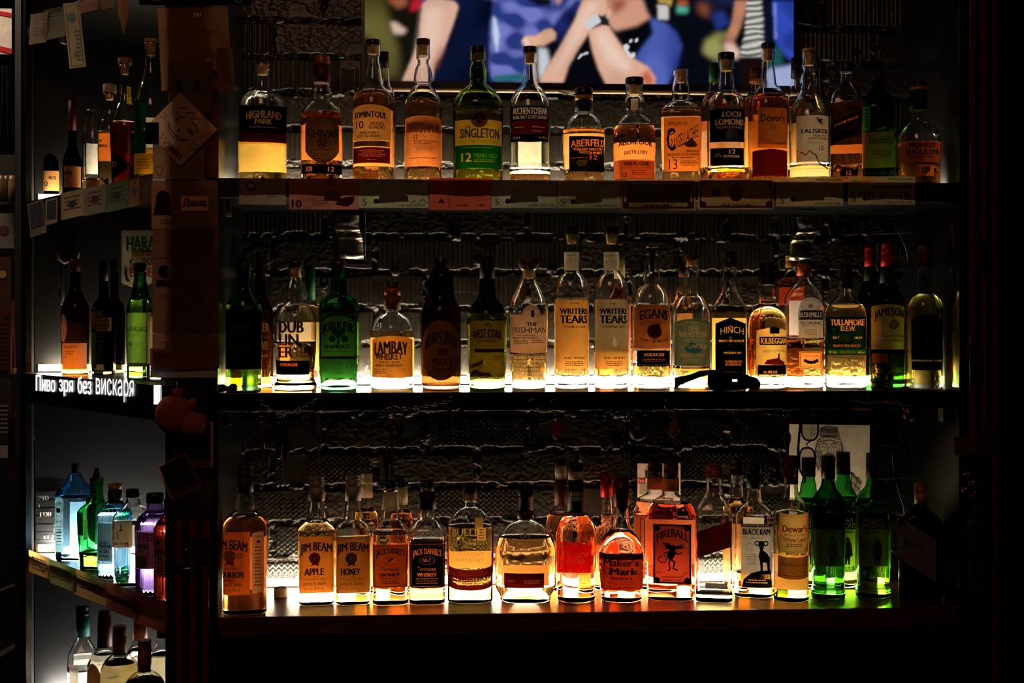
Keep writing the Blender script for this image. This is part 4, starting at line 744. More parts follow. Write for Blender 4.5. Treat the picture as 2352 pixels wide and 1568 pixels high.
bottle('large square amber bottle with red-orange label and a pourer tube, first on the wooden shelf', 563, 3, '1110,18 1128,19 1140,22 1160,24 1170,23 1176,30 1184,40 1194,47 1206,50 1240,51 1388,50', n=5, dr=.75, d=.052, liq='red', fill=1184, base=18, back=(1230, 1350, .7, 'orange'), rot=0,
  caps=[('screw_cap', 1068, 1094, 18.5, 18.5, foil('dgrey', .3)), cps(1094, 1129, 19, 19.5, foil('dgrey', .4)), ('pourer_tube', 1012, 1069, 1.6, 1.6, foil('brown', .4))], L=[
  (501, 574, 1221, 1365, 'orange', 'rect', [('n', 508, 558, 1225, 1228, 1, 'brown'), ('t', 'JIM BEAM', 499, 568, 1238, 1268, 'ink', 6, 3, {'bold': .04}), ('d', 528, 1276, 13, 'red', 2), ('r', 528, 1276, 9, 1.3, 'peach', 3), ('t', 'B', 525, 531, 1271, 1281, 'peach', 0, 0, {'layer': 3}), ('p', [(521, 1288), (535, 1288), (540, 1298), (528, 1293), (516, 1298)], 'red', 2), ('n', 503, 515, 1270, 1284, 3, 'brown'), ('n', 541, 560, 1270, 1284, 3, 'brown'), ('t', 'KENTUCKY STRAIGHT', 501, 552, 1302, 1307, 'brown'), ('t', 'BOURBON', 500, 559, 1311, 1326, 'ink', 0, 0, {'bold': .03}), ('t', 'WHISKEY', 512, 540, 1328, 1334, 'brown'), ('t', 'James B. Beam', 505, 556, 1337, 1347, 'brown', 0, 0, {'bold': 0}), ('t', '100 cl alc. 40% vol', 509, 552, 1350, 1356, 'brown')], {'lab': 'red-orange front label'}),
  (579, 606, 1222, 1362, 'white', 'slant', [('t', 'JIM BEAM', 584, 601, 1230, 1238, 'brown'), ('d', 594, 1244, 4, 'red'), ('n', 583, 603, 1255, 1350, 12, 'tan')], {'k': 4, 'name': 'side_label'})])
beam(727, 42.5, 1143, 1197, 'square golden bottle with orange label and red wax-seal print beside the loose white cap', 'APPLE', 'red', 'orange', 1197, 'gold', 1093)
beam(811, 41.5, 1143, 1197, 'square golden bottle with tan label and dark wax-seal print on the wooden shelf', 'HONEY', 'dgrey', 'tan', 1236, 'gold', 1090)
bottle('pale capped golden bottle behind the dark seal print bottle on the wooden shelf', 843, 3, '1140,12 1165,14 1178,22 1190,28 1370,28', d=.25, liq='amber', fill=1165, caps=[('screw_cap', 1086, 1110, 13, 13, foil('pale', .4)), cps(1110, 1142, 13, 13.5, paper('cream'), 'neck_label')], back=(1230, 1340, .7, 'peach'))
def jack(cx, label, dark):
    return bottle(label, cx, 3, '1118,15 1135,16 1168,19 1180,20 1190,21 1196,27 1206,34 1216,40 1228,41 1374,41', n=5, dr=.95, ribs=0, liq='amber' if not dark else 'red', fill=1222 if not dark else 1242, base=16, back=(1255, 1340, .7, 'orange'),
      caps=[('screw_cap', 1103, 1119, 17, 17, D()), ('collar', 1119, 1128, 16, 16, foil('grey'))] + ([cps(1128, 1168, 17, 21, foil('black', .4))] if dark else [cps(1132, 1170, 15.5, 20.5, paper('cream'), 'neck_label')]), L=[
      (cx - 41, cx + 41, 1250, 1349, 'black' if dark else 'copper', 'rect', [('f', cx - 37, cx + 37, 1253, 1346, 1, 'grey' if dark else 'brown'), ('t', "JACK DANIEL'S", cx - 33, cx + 33, 1257, 1276, 'pale' if dark else 'ink', 6, 0, {'bold': .02}), ('r', cx, 1286, 18, 1, 'grey' if dark else 'brown', 1, 10), ('t', 'No.7' if dark else '7', cx - 10, cx + 9, 1281, 1290, 'pale' if dark else 'ink'), ('t', 'Tennessee', cx - 22, cx + 20, 1301, 1310, 'pale' if dark else 'ink', 0, 0, {'bold': 0}), ('t', 'WHISKEY' if dark else 'HONEY', cx - 23, cx + 22, 1315, 1323, 'pale' if dark else 'ink', 0, 0, {'bold': .03}), ('n', cx - 26, cx + 26, 1327, 1342, 3, 'grey' if dark else 'brown')])],
      emboss=[("JACK DANIEL'S", cx - 38, cx + 38, 1224, 1229)])
jack(897, 'square honey coloured bottle with brown label and cream neck label, wooden shelf front row', False)
bottle('pinkish amber bottle with gold ringed black cap behind the brown label bottle', 923, 3, '1118,12 1165,15 1180,22 1192,28 1370,28', d=.25, liq='fire', fill=1170, caps=[('screw_cap', 1094, 1118, 15, 15, D()), cps(1118, 1158, 13, 14, paper('cream'), 'neck_label')], back=(1240, 1340, .7, 'peach'))
jack(981, 'square bottle with black label, scroll border and black neck sleeve on the wooden shelf', True)
bottle('oval yellowish bottle with raised lettering and curved dark red lower label on the wooden shelf', 1080, 3, '1128,16 1132,17 1148,17 1153,14 1160,15 1166,22 1172,31 1184,42 1198,50 1214,54 1380,52', n=2.3, dr=.6, g='clear', liq='yellow', fill=1207, base=16, caps=cc(1109, 1129, 1150, 16.5, D()), back=(1262, 1300, .7, 'copper'), L=[
  (1030, 1131, 1308, 1356, 'maroon', 'smile', [('t', 'BULLEIT BOURBON', 1038, 1122, 1322, 1332, 'ink', -3), ('n', 1040, 1120, 1336, 1346, 2, 'tan')], {'k': 8}),
  (1091, 1110, 1188, 1212, 'beige', 'rect', [('f', 1092, 1109, 1189, 1211, 1, 'tan')], {'name': 'tax_stamp'}), (1096, 1116, 1212, 1242, 'beige', 'rect', [('n', 1099, 1113, 1215, 1240, 4, 'brown')], {'name': 'tax_stamp'})],
  emboss=[('BULLEIT', 1040, 1118, 1214, 1230, 3), ('BOURBON', 1040, 1119, 1239, 1253, -3), ('FRONTIER', 1050, 1112, 1267, 1276), ('WHISKEY', 1046, 1112, 1280, 1290)])
bottle('wide flat golden bottle with black strap over its neck on the wooden shelf', 1207, 3, '1136,17 1142,18 1166,18 1180,17 1190,18 1196,25 1204,38 1216,51 1234,62 1256,68 1290,70 1340,70 1366,67 1380,58', n=2.6, dr=.5, liq='orange', fill=1232, base=12, back=(1294, 1340, .7, 'rose'),
  caps=[('stopper', 1115, 1136, 18.5, 18.5, D()), ('cork', 1136, 1165, 12, 11, cork()), cps(1172, 1190, 18.5, 19, foil('brown', .4))], L=[
  (1196, 1212, 1136, 1174, 'black', 'rect', [], {'name': 'neck_strap'}), (1192, 1222, 1212, 1244, 'gold', 'none', [('r', 1206, 1228, 12, 1.8, 'pale'), ('t', 'W', 1201, 1212, 1223, 1234, 'pale')], {'name': 'roundel'}),
  (1152, 1262, 1262, 1283, 'gold', 'none', [('t', "DISTILLER'S SELECT", 1177, 1237, 1260, 1265, 'gold', 4), ('t', 'WOODFORD RESERVE', 1152, 1262, 1274, 1282, 'gold', 0, 0, {'bold': .01})], {'name': 'printed_lettering'}),
  (1158, 1250, 1316, 1350, 'maroon', 'rect', [('t', '70cl', 1166, 1180, 1331, 1336, 'tan'), ('n', 1200, 1245, 1332, 1342, 2, 'tan')])])
bottle('red-amber cylindrical bottle with raised lettering and black neck sleeve on the wooden shelf', 1323, 3, '1081,18 1086,18 1100,18 1106,15 1130,16 1172,20 1178,24 1186,32 1198,40 1214,45 1230,46 1376,44', liq='fire', fill=1182, base=20, caps=[('stopper', 1064, 1081, 17, 17, D()), ('collar', 1081, 1100, 18.5, 18.5, paper('cream')), cps(1100, 1176, 17, 20.5, foil('black', .45))], back=(1240, 1310, .5, 'red'), L=[
  (1308, 1340, 1133, 1156, 'black', 'none', [('t', 'BOWSAW', 1309, 1338, 1133, 1143, 'pale', 0, 0, {'layer': 16}), ('t', 'BOURBON', 1308, 1338, 1144, 1154, 'pale', 0, 0, {'layer': 16})], {'name': 'neck_lettering'})],
  emboss=[('BOWSAW', 1284, 1363, 1235, 1255), ('SMALL BATCH', 1292, 1354, 1270, 1280, -4), ('EXTRA', 1302, 1344, 1284, 1295), ('AMERICAN', 1292, 1352, 1308, 1320, 3), ('WHISKEY', 1289, 1356, 1327, 1340), ('COMPANY', 1293, 1347, 1348, 1359)])
bottle('twin of the black neck sleeve bottle behind and left of it on the wooden shelf', 1288, 3, '1081,13 1160,15 1172,22 1184,30 1200,34 1370,34', d=.25, liq='orange', fill=1180, caps=[('stopper', 1054, 1068, 13, 13, D()), ('collar', 1068, 1100, 14, 13, paper('cream')), cps(1100, 1160, 14, 15.5, foil('brown', .45))], back=(1240, 1340, .7, 'cream'))
bottle('front one of the two amber bottles with red waxed necks on the wooden shelf', 1427, 3, '1150,15 1180,17 1206,21 1216,26 1228,36 1244,45 1262,51 1280,53 1330,50 1376,47', n=3, dr=.9, liq='fire', fill=1218, base=14, caps=[('wax_dip', 1097, 1162, 18, 18.5, foil('maroon', .25)), ('cap', 1090, 1098, 15, 18, foil('maroon', .25))], L=[
  (1410, 1446, 1160, 1190, 'maroon', 'none', [('p', [(1409, 1150), (1447, 1150), (1444, 1168), (1431, 1184), (1427, 1186), (1422, 1174), (1412, 1166)], 'x', 2, {'mat': foil('maroon', .25)})], {'name': 'wax_drip'}),
  (1376, 1479, 1271, 1356, 'copper', 'rect', [('a', 1376, 1479, 1272, 1285, 'brown', {'paper': 1}), ('t', "Maker's", 1386, 1468, 1283, 1300, 'ink', 0, 0, {'bold': .03}), ('t', 'Mark', 1400, 1466, 1304, 1320, 'ink', 0, 0, {'bold': .03}), ('r', 1394, 1311, 8, 1.5, 'ink'), ('t', 'WHISKY', 1400, 1454, 1325, 1332, 'ink'), ('n', 1386, 1470, 1336, 1344, 2, 'brown'), ('t', '70 cl - alc. 45% vol.', 1398, 1456, 1346, 1352, 'ink')], {'paper': 1}),
  (1402, 1452, 1225, 1252, 'red', 'none', [('r', 1428, 1240, 14, 1.5, 'emboss', 1, 11), ('t', 'SIV', 1420, 1437, 1235, 1246, 'emboss')], {'name': 'glass_seal'})])
bottle('second red waxed bottle, behind and left of the front waxed one on the wooden shelf', 1393, 3, '1140,12 1180,15 1205,24 1225,32 1370,32', d=.25, liq='fire', fill=1180, caps=[('wax_dip', 1086, 1140, 14, 14.5, foil('red', .3))], back=(1250, 1340, .7, 'rose'))
def fire(cx, hw, d, label, y, front=True):
    return bottle(label, cx, 3, '%d,17 %d,18 %d,19 %d,30 %d,42 %d,%d %d,%d 1300,%d 1372,%d' % (y, y + 22, y + 38, y + 46, y + 54, y + 68, hw - 5, y + 84, hw, hw, hw - 1), n=4, dr=.55, d=d, liq='fire', fill=y + 58, base=16,
      caps=[('screw_cap', y - 32, y - 6, 17, 17, foil('maroon', .25)), cps(y + 2, y + 30, 18.5, 19, paper('orange'), 'neck_label'), ('collar', y - 6, y, 16.5, 16.5, foil('black', .3))], back=(1190, 1290, .8, 'peach'), L=[
      (1500, 1588, 1203, 1340, 'rose', 'rect', [('f', 1501, 1587, 1204, 1339, 3.5, 'ink'), ('d', 1510, 1213, 6, 'ink'), ('d', 1578, 1213, 6, 'ink'), ('d', 1510, 1331, 6, 'ink'), ('d', 1578, 1331, 6, 'ink'), ('t', 'FIREBALL', 1508, 1582, 1213, 1232, 'ink', 13, 0, {'bold': .03}),
        ('d', 1546, 1256, 6, 'ink', 2, 5), ('p', [(1518, 1246), (1530, 1250), (1522, 1254), (1534, 1255), (1526, 1260), (1542, 1260), (1544, 1252), (1534, 1246)], 'ink'), ('p', [(1550, 1255), (1574, 1247), (1566, 1254), (1576, 1256), (1562, 1259), (1551, 1259)], 'ink'), ('p', [(1538, 1260), (1550, 1260), (1552, 1270), (1546, 1282), (1536, 1284), (1531, 1274)], 'ink'), ('l', [(1548, 1266), (1558, 1272), (1566, 1268)], 2.5, 'ink'), ('l', [(1534, 1266), (1524, 1272), (1530, 1280)], 2.5, 'ink'), ('l', [(1538, 1282), (1550, 1290), (1546, 1304), (1556, 1308)], 4, 'ink'), ('l', [(1540, 1282), (1536, 1294), (1540, 1306), (1534, 1310)], 3.5, 'ink'), ('l', [(1534, 1280), (1528, 1290), (1518, 1292), (1512, 1284), (1516, 1276), (1522, 1279)], 2.5, 'ink'),
        ('t', 'LIQUEUR BLENDED WITH', 1518, 1570, 1322, 1327, 'ink'), ('t', 'CINNAMON & WHISKY', 1522, 1566, 1329, 1334, 'ink'), ('n', 1508, 1522, 1314, 1317, 1, 'ink'), ('n', 1568, 1580, 1314, 1317, 1, 'ink')])] if front else [(1457, 1482, 1185, 1330, 'peach', 'rect', [('f', 1470, 1481, 1190, 1326, 1.5, 'brown')])])
fire(1541, 56, .13, 'bright red-orange flask bottle with ornate dark framed label on the wooden shelf', 1096)
fire(1505, 50, .25, 'paler twin flask standing behind the dark framed label flask on the wooden shelf', 1092, False)
bottle('square clear bottle with maroon diagonal label and glowing foot, nearly empty, on the wooden shelf', 1640, 3, '1094,16 1100,17 1122,17 1130,18 1142,24 1156,33 1170,40 1184,42 1374,42', n=7, dr=.95, liq='straw', fill=1358, base=12, d=0.11, caps=[('screw_cap', 1064, 1096, 17.5, 18, foil('copper', .4))], L=[
  (1601, 1680, 1208, 1268, 'maroon', 'slant', [], {'k': 28}), (1620, 1670, 1338, 1351, 'grey', 'rect', [('f', 1621, 1669, 1339, 1350, 1, 'dgrey')])], emboss=[('o', 1632, 1652, 1178, 1190)])
bottle('flared clear bottle with white label showing a black horned animal on the wooden shelf', 1731, 3, '1118,15 1140,17 1152,20 1160,28 1172,38 1186,43 1204,43 1290,44 1350,46 1374,46', n=3.5, dr=.75, liq='amber', fill=1312, base=16, d=0.15, caps=[('screw_cap', 1066, 1086, 16.5, 16.5, D()), cps(1086, 1120, 16.5, 16.5, foil('black', .4))], back=(1188, 1290, .6, 'cream'), L=[
  (1702, 1775, 1203, 1350, 'white', 'rect', [('a', 1702, 1774, 1203, 1210, 'black'), ('t', 'PREMIUM BLENDED', 1706, 1768, 1204, 1208, 'pale', 0, 0, {'layer': 3}), ('t', 'BLACK RAM', 1706, 1769, 1214, 1228, 'ink', 0, 0, {'bold': .04}), ('t', 'WHISKY', 1724, 1752, 1233, 1237, 'grey'), ('r', 1722, 1256, 9, .8, 'grey'), ('n', 1714, 1740, 1272, 1298, 5, 'grey'),
    ('r', 1739, 1247, 6, 2.5, 'ink'), ('r', 1759, 1247, 6, 2.5, 'ink'), ('p', [(1744, 1242), (1754, 1242), (1756, 1252), (1752, 1262), (1762, 1270), (1768, 1280), (1768, 1312), (1763, 1312), (1761, 1292), (1752, 1290), (1752, 1316), (1747, 1316), (1746, 1290), (1742, 1276), (1746, 1262), (1742, 1252)], 'ink'), ('p', [(1704, 1348), (1708, 1330), (1724, 1316), (1744, 1310), (1770, 1308), (1773, 1348)], 'black'), ('n', 1712, 1766, 1330, 1342, 2, 'grey', {'layer': 3})], {'ras': 1})])
bottle('bottle with gold ringed black neck sleeve behind the horned animal label bottle', 1693, 3, '1110,13 1140,15 1160,26 1176,32 1370,32', d=.25, liq='orange', fill=1140, caps=[('screw_cap', 1054, 1074, 15, 15, D()), cps(1074, 1108, 15, 15, foil('black', .4))], back=(1200, 1330, .8, 'peach'), L=[
  (1680, 1708, 1080, 1105, 'black', 'none', [('t', 'BLACK RAM', 1680, 1706, 1093, 1101, 'pale', 0, 0, {'layer': 14})], {'name': 'neck_lettering'})])
bottle('golden bottle with glass seal and cream label lettered in red on the wooden shelf', 1817, 3, '1108,15 1120,16 1136,19 1146,25 1156,33 1168,39 1184,41 1370,41', liq='amber', fill=1178, base=14, d=0.1, caps=[('screw_cap', 1046, 1072, 15.5, 16, foil('maroon', .4)), cps(1072, 1110, 16, 16.5, foil('maroon', .5))], back=(1270, 1350, .6, 'beige'), L=[
  (1790, 1857, 1181, 1271, 'cream', 'smile', [('f', 1793, 1855, 1186, 1268, .8, 'gold'), ('t', "Dewar's", 1797, 1853, 1206, 1222, 'red', 0, 0, {'bold': .02}), ('t', 'BLENDED SCOTCH WHISKY', 1801, 1850, 1226, 1231, 'red'), ('t', '"White Label"', 1798, 1852, 1234, 1244, 'red'), ('n', 1801, 1850, 1248, 1258, 2, 'brown')], {'k': 4}),
  (1786, 1856, 1280, 1330, 'tan', 'smile', [('t', 'John Dewar & Sons', 1793, 1853, 1293, 1301, 'maroon'), ('l', [(1815, 1316), (1825, 1310), (1822, 1318), (1836, 1311), (1846, 1316)], 1, 'ink'), ('n', 1795, 1845, 1321, 1325, 1, 'brown')], {'k': 4}), (1803, 1831, 1150, 1178, 'gold', 'none', [('r', 1827, 1160, 11, 2, 'emboss'), ('r', 1827, 1160, 6, 2, 'emboss')], {'name': 'glass_seal'})])
def law(cx, hw, d, label, ycap, yn, ysh, g, front, dim):
    return bottle(label, cx, 3, '%d,14 %d,16 %d,18 %d,%d %d,%d 1300,%d 1340,%d 1352,%d 1368,%d' % (yn, yn + 20, ysh - 24, ysh - 8, hw - 10, ysh + 12, hw, hw - 1, hw - 3, hw, hw), d=d, g=g, liq='lime' if g == 'green' else 'amber', fill=ysh + 20, base=20, caps=[('screw_cap', ycap, ycap + 22, 16, 16, foil('black', .3)), cps(ycap + 22, yn + 8, 16, 16.5, foil('black', .4))], L=[
      (cx - hw * .8, cx + hw * .85, 1178, 1214, 'black', 'rect', [('t', 'WILLIAM', cx - 24, cx + 22, 1188, 1200, dim, 0, 0, {'bold': 0}), ('t', "LAWSON'S", cx - 28, cx + 28, 1201, 1213, dim, 0, 0, {'bold': 0})]),
      (cx - hw * .8, cx + hw * .85, 1216, 1300, 'olive' if front else 'pale', 'rect', [('n', cx - 20, cx + 24, 1220, 1226, 1, 'ink'), ('d', cx + 10, 1238, 5, 'ink'), ('p', [(cx + 3, 1243), (cx + 17, 1243), (cx + 20, 1258), (cx + 22, 1276), (cx + 15, 1278), (cx + 15, 1296), (cx + 11, 1296), (cx + 10, 1278), (cx + 8, 1296), (cx + 4, 1296), (cx + 3, 1277), (cx - 2, 1274)], 'ink')])], emboss=[('W. Lawson', cx - 26, cx + 30, 1312, 1328)])
law(1902, 40, .13, 'nearly black tall bottle with dim label right of the cream label lettered in red', 1046, 1090, 1142, 'dgreen', True, 'dgrey')
law(2005, 41, .13, 'bright green tall bottle with lime glowing foot near the right end of the wooden shelf', 1040, 1088, 1140, 'green', True, 'grey')
law(1937, 32, .25, 'green bottle seen between the nearly black bottle and the bright green bottle, wooden shelf', 1037, 1080, 1128, 'green', False, 'pale')
law(1857, 30, .25, 'green bottle behind the nearly black bottle below the hanging eyeglasses', 1050, 1085, 1135, 'green', False, 'pale')
bottle('dark square bottle with ridged gold cap, last at the right end of the wooden shelf', 2115, 3, '1154,13 1164,16 1174,26 1186,40 1200,50 1214,52 1368,52', n=5, dr=.7, g='black', d=0.085, caps=[('screw_cap', 1107, 1130, 15, 15, foil('tan', .35)), cps(1130, 1157, 15, 15, foil('tan', .45))], L=[
  (2064, 2150, 1214, 1310, 'grey', 'slant', [('t', 'Blended', 2076, 2120, 1240, 1256, 'ink', 0, 10, {'bold': 0})], {'k': -50})])
# ---- left corner unit, upper shelf
dL = .085
bottle('dark wine-shaped bottle with orange label, farthest left on the upper corner shelf', 122, 'l1', '300,9 340,11 362,18 376,23 438,24', d=dL, g='black', caps=[cps(236, 310, 9, 9.5, foil('black', .4))], L=[(99, 144, 392, 438, 'orange', 'rect', [('t', 'RES', 112, 129, 404, 412, 'ink', 0, 0, {'bold': .03}), ('t', '10', 98, 110, 416, 428, 'ink')])])
bottle('dark bottle with orange label, second from the left on the upper corner shelf', 166, 'l1', '290,9 335,11 356,18 370,22 430,23', d=dL, g='black', caps=[cps(232, 300, 9, 9.5, foil('maroon', .4))], L=[(147, 186, 381, 430, 'orange', 'rect', [('t', 'RES', 147, 166, 394, 402, 'ink', 0, 0, {'bold': .03}), ('t', '0', 146, 151, 406, 418, 'ink')])])
bottle('empty clear uncorked bottle on the upper corner shelf left of the red one', 213, 'l1', '253,15 256,16 262,15 275,15 290,19 308,23 330,25 425,24', d=dL + .02, liq='straw', fill=415, back=(330, 400, .7, 'white'))
bottle('clear bottle with white stopper and orange label on the upper corner shelf', 252, 'l1', '214,13 224,14 262,16 272,19 286,25 302,28 330,28 418,27', d=dL, liq='orange', fill=305, caps=[('stopper', 194, 214, 15.5, 15.5, solid('white_stopper', 'd8c8b0', .6)), ('cork', 214, 230, 10, 8, cork())], L=[(226, 258, 306, 370, 'orange', 'rect', [('t', 'BRAU', 227, 246, 331, 338, 'ink', 0, 0, {'bold': .03}), ('d', 231, 323, 3, 'brown')])])
bottle('long-necked bottle of ruby red liquor with black diamond label on the upper corner shelf', 287, 'l1', '146,14 158,15 162,13 200,13 232,15 246,20 262,27 280,33 300,35 330,34 412,30', d=dL, liq='ruby', fill=284, caps=[('stopper', 134, 147, 16, 16, solid('pale_stopper', 'c8a884', .6)), ('cork', 147, 171, 10, 8, cork())], L=[
  (254, 305, 343, 414, 'black', 'none', [('p', [(254, 343), (304, 376), (256, 414)], 'black', 1), ('l', [(256, 343), (304, 376)], 1.2, 'gold'), ('l', [(304, 376), (262, 412)], 1.2, 'gold'), ('t', '70', 256, 269, 370, 382, 'grey')]), (292, 304, 194, 236, 'yellow', 'none', [('a', 291, 304, 194, 236, 'yellow', {'paper': 1}), ('n', 293, 302, 198, 220, 5, 'ink', {'layer': 3})], {'name': 'tax_strip'})])
bottle('tall clear bottle with green neck ribbon and round green label beside the papered pillar', 347, 'l1', '96,15 102,16 112,16 118,14 150,15 175,19 200,27 225,35 250,39 405,39', d=dL, liq='yellow', fill=348, caps=[('stopper', 90, 98, 16, 16, cork()), ('cork', 98, 128, 11, 9, cork())], back=(270, 395, .7, 'peach'), L=[
  (307, 335, 227, 352, 'green', 'arch', [('t', 'GNAC', 311, 330, 282, 291, 'dgreen')], {'k': 14}), (307, 384, 352, 400, 'yellow', 'rect', [('n', 312, 345, 364, 392, 4, 'tan')])])
bottle('whisky bottle with yellow lettered label at the very top of the corner unit', 128, 'l0', '-20,28 -60,12 -100,10' if 0 else '-110,10 -60,12 -30,24 0,27 60,27', d=0.1, liq='yellow', fill=-10, caps=[cps(-150, -108, 11, 11, foil('black', .4))], L=[(101, 155, 0, 22, 'yellow', 'rect', [('t', 'WHISKEY', 103, 135, 5, 11, 'ink')])])
# ---- left corner unit, middle shelf
bottle('brown bottle with square cream label and side medallion above the lit sign', 173, 'l2', '618,11 660,13 676,18 692,27 708,32 725,33 845,32', d=dL, g='brown', liq='amber', fill=740, caps=[cps(594, 624, 12, 12, foil('maroon', .4))], L=[(143, 200, 788, 848, 'cream', 'rect', [('t', 'QUEEN', 146, 178, 794, 800, 'tan'), ('n', 148, 172, 806, 816, 2, 'tan'), ('t', '16', 146, 153, 816, 822, 'tan')]),
  (141, 153, 720, 785, 'pale', 'oval', [], {'name': 'medallion'})])
bottle('black bottle with small cream tag label and text panel above the lit sign', 238, 'l2', '640,10 680,12 700,24 715,29 845,28', d=dL + .03, g='black', caps=[cps(600, 645, 10, 11, foil('black', .4))], L=[(219, 240, 708, 836, 'ink', 'rect', [('a', 220, 236, 713, 728, 'grey'), ('n', 221, 238, 760, 830, 12, 'grey')]), (220, 256, 729, 760, 'beige', 'rect', [('t', 'SINGLE MALT', 222, 252, 734, 739, 'brown'), ('t', 'ASTRUAN', 220, 252, 742, 748, 'brown'), ('n', 224, 250, 753, 756, 1, 'brown')]), (207, 219, 706, 845, 'lgreen', 'none', [('a', 208, 219, 706, 755, 'gold', {'paper': 1}), ('a', 208, 221, 763, 846, 'lgreen', {'paper': 1})], {'name': 'tax_strip'})])
bottle('slim dark bottle with ringed black cap behind the tag label bottle, above the sign', 263, 'l2', '620,9 680,10 700,20 715,24 845,24', d=dL + .10, g='black', caps=[('screw_cap', 596, 622, 10, 10, D())])
bottle('green bottle with white cap and white label above the lit sign', 322, 'l2', '622,14 640,14 655,17 675,20 690,26 710,31 725,32 850,31', d=dL, g='green', liq='lime', fill=690, caps=[('screw_cap', 591, 604, 14.5, 14.5, foil('white', .5)), cps(604, 624, 14.5, 15, foil('dgreen', .5))], L=[
  (293, 343, 718, 842, 'white', 'rect', [('t', 'LAPHROAIG', 276 + 18, 334, 750, 762, 'ink', 0, 0, {'bold': .01}), ('t', 'SINGLE MALT', 295, 313, 768, 772, 'grey'), ('t', '10', 295, 303, 784, 796, 'ink'), ('n', 309, 328, 789, 792, 1, 'grey'), ('a', 293, 338, 833, 842, 'lgreen')]), (277, 293, 720, 830, 'lgreen', 'rect', [('n', 280, 290, 750, 820, 8, 'green')], {'name': 'tax_strip'})])
bottle('clear bottle mostly hidden by the papered pillar on the corner shelf above the lit sign', 362, 'l2', '640,12 680,13 700,22 720,26 850,26', d=dL, liq='straw', fill=740, L=[(338, 356, 725, 835, 'cream', 'rect')], caps=[cps(610, 650, 12, 13, foil('black', .4))])
# ---- left corner unit, gin shelf; white back labels added to brighten the coloured glass
bottle('square pale blue gin bottle with narrow pale label, farthest left of the coloured gins', 173, 'l3', '1085,12 1092,17 1102,20 1114,28 1124,37 1135,41 1200,42 1280,40', d=dL - .01, n=6, dr=.8, g='blue', liq='water', fill=1140, rot=-28, name='gin_bottle', back=(1150, 1270, .5, 'white'), caps=[('stopper', 1064, 1087, 9, 9, D())], L=[(136, 160, 1142, 1268, 'pale', 'dome', [('d', 147, 1172, 6, 'blue', 2), ('t', 'BOMBAY', 139, 157, 1152, 1158, 'ink', 3), ('t', 'SAPPHIRE', 139, 157, 1196, 1201, 'ink', -3), ('n', 140, 156, 1208, 1256, 7, 'grey'), ('r', 147, 1172, 9, 1, 'teal', 2, 14)], {'k': 8})])
bottle('dark green gin bottle with pourer, second of the coloured gins on the corner shelf', 222, 'l3', '1098,16 1112,16 1120,15 1140,16 1152,20 1162,32 1174,40 1300,36', d=dL - .01, n=5, dr=.8, g='green', liq='lime', fill=1270, rot=-25, name='gin_bottle', caps=[('pourer', 1074, 1100, 4, 11, D()), ], L=[(179, 202, 1177, 1230, 'green', 'rect'), (203, 214, 1192, 1240, 'cream', 'rect', [], {'name': 'side_label'})])
bottle('fluted sky blue gin bottle with grey label and wooden stopper, third of the coloured gins', 264, 'l3', '1124,15 1136,16 1150,17 1158,24 1168,34 1180,40 1200,41 1318,40', d=dL - .02, g='blue', liq='water', fill=1172, ribs=26, name='gin_bottle', back=(1195, 1290, .8, 'white'), caps=[('cork', 1111, 1126, 17, 13, solid('light_wood', 'c8905c', .6)), cps(1126, 1154, 16, 17, foil('navy', .4))], L=[
  (225, 262, 1201, 1288, 'grey', 'rect', [('t', 'RANBO', 228, 249, 1243, 1249, 'ink'), ('t', 'POWDER', 227, 256, 1250, 1259, 'ink', 0, 0, {'bold': .03}), ('t', '& GIN', 228, 250, 1261, 1270, 'ink', 0, 0, {'bold': .03}), ('n', 228, 250, 1275, 1283, 1, 'ink')], {}), ])
bottle('square clear gin bottle with beige label and dark symbol, fourth of the gins', 305, 'l3', '1140,14 1148,16 1156,18 1166,28 1176,38 1186,43 1260,43 1335,41', d=dL - .02, n=6, dr=.85, liq='water', fill=1200, base=18, rot=-12, name='gin_bottle', caps=[('screw_cap', 1123, 1141, 16, 16, D())], back=(1200, 1250, .8, 'cream'), L=[
  (262, 312, 1196, 1257, 'beige', 'rect', [('l', [(265, 1216), (280, 1218), (290, 1216)], 2, 'ink'), ('l', [(266, 1200), (266, 1214)], 2, 'ink'), ('l', [(285, 1203), (285, 1216)], 2, 'ink'), ('l', [(268, 1222), (264, 1240)], 2, 'ink'), ('l', [(277, 1222), (279, 1238)], 2, 'ink'), ('t', 'ROKU GIN', 265, 292, 1245, 1250, 'brown'), ('a', 294, 303, 1245, 1255, 'red'), ('t', '6', 296, 301, 1247, 1253, 'pale', 0, 0, {'layer': 3})])])
bottle('fluted violet gin bottle with black stopper, partly hidden by the pillar on the corner shelf', 356, 'l3', '1152,18 1164,20 1172,22 1178,30 1186,39 1198,45 1215,46 1352,44', d=dL - .02, g='violet', liq='lilac', fill=1185, ribs=26, name='gin_bottle', back=(1215, 1300, .8, 'white'), caps=[('stopper', 1132, 1154, 20, 20, D())], L=[
  (313, 352, 1222, 1306, 'rose', 'rect', [('t', 'OPPERS', 313, 341, 1250, 1262, 'ink', 0, 0, {'bold': .03}), ('t', 'GIN', 318, 328, 1264, 1269, 'ink'), ('a', 312, 336, 1276, 1304, 'olive'), ('n', 336, 350, 1226, 1246, 3, 'maroon')])])
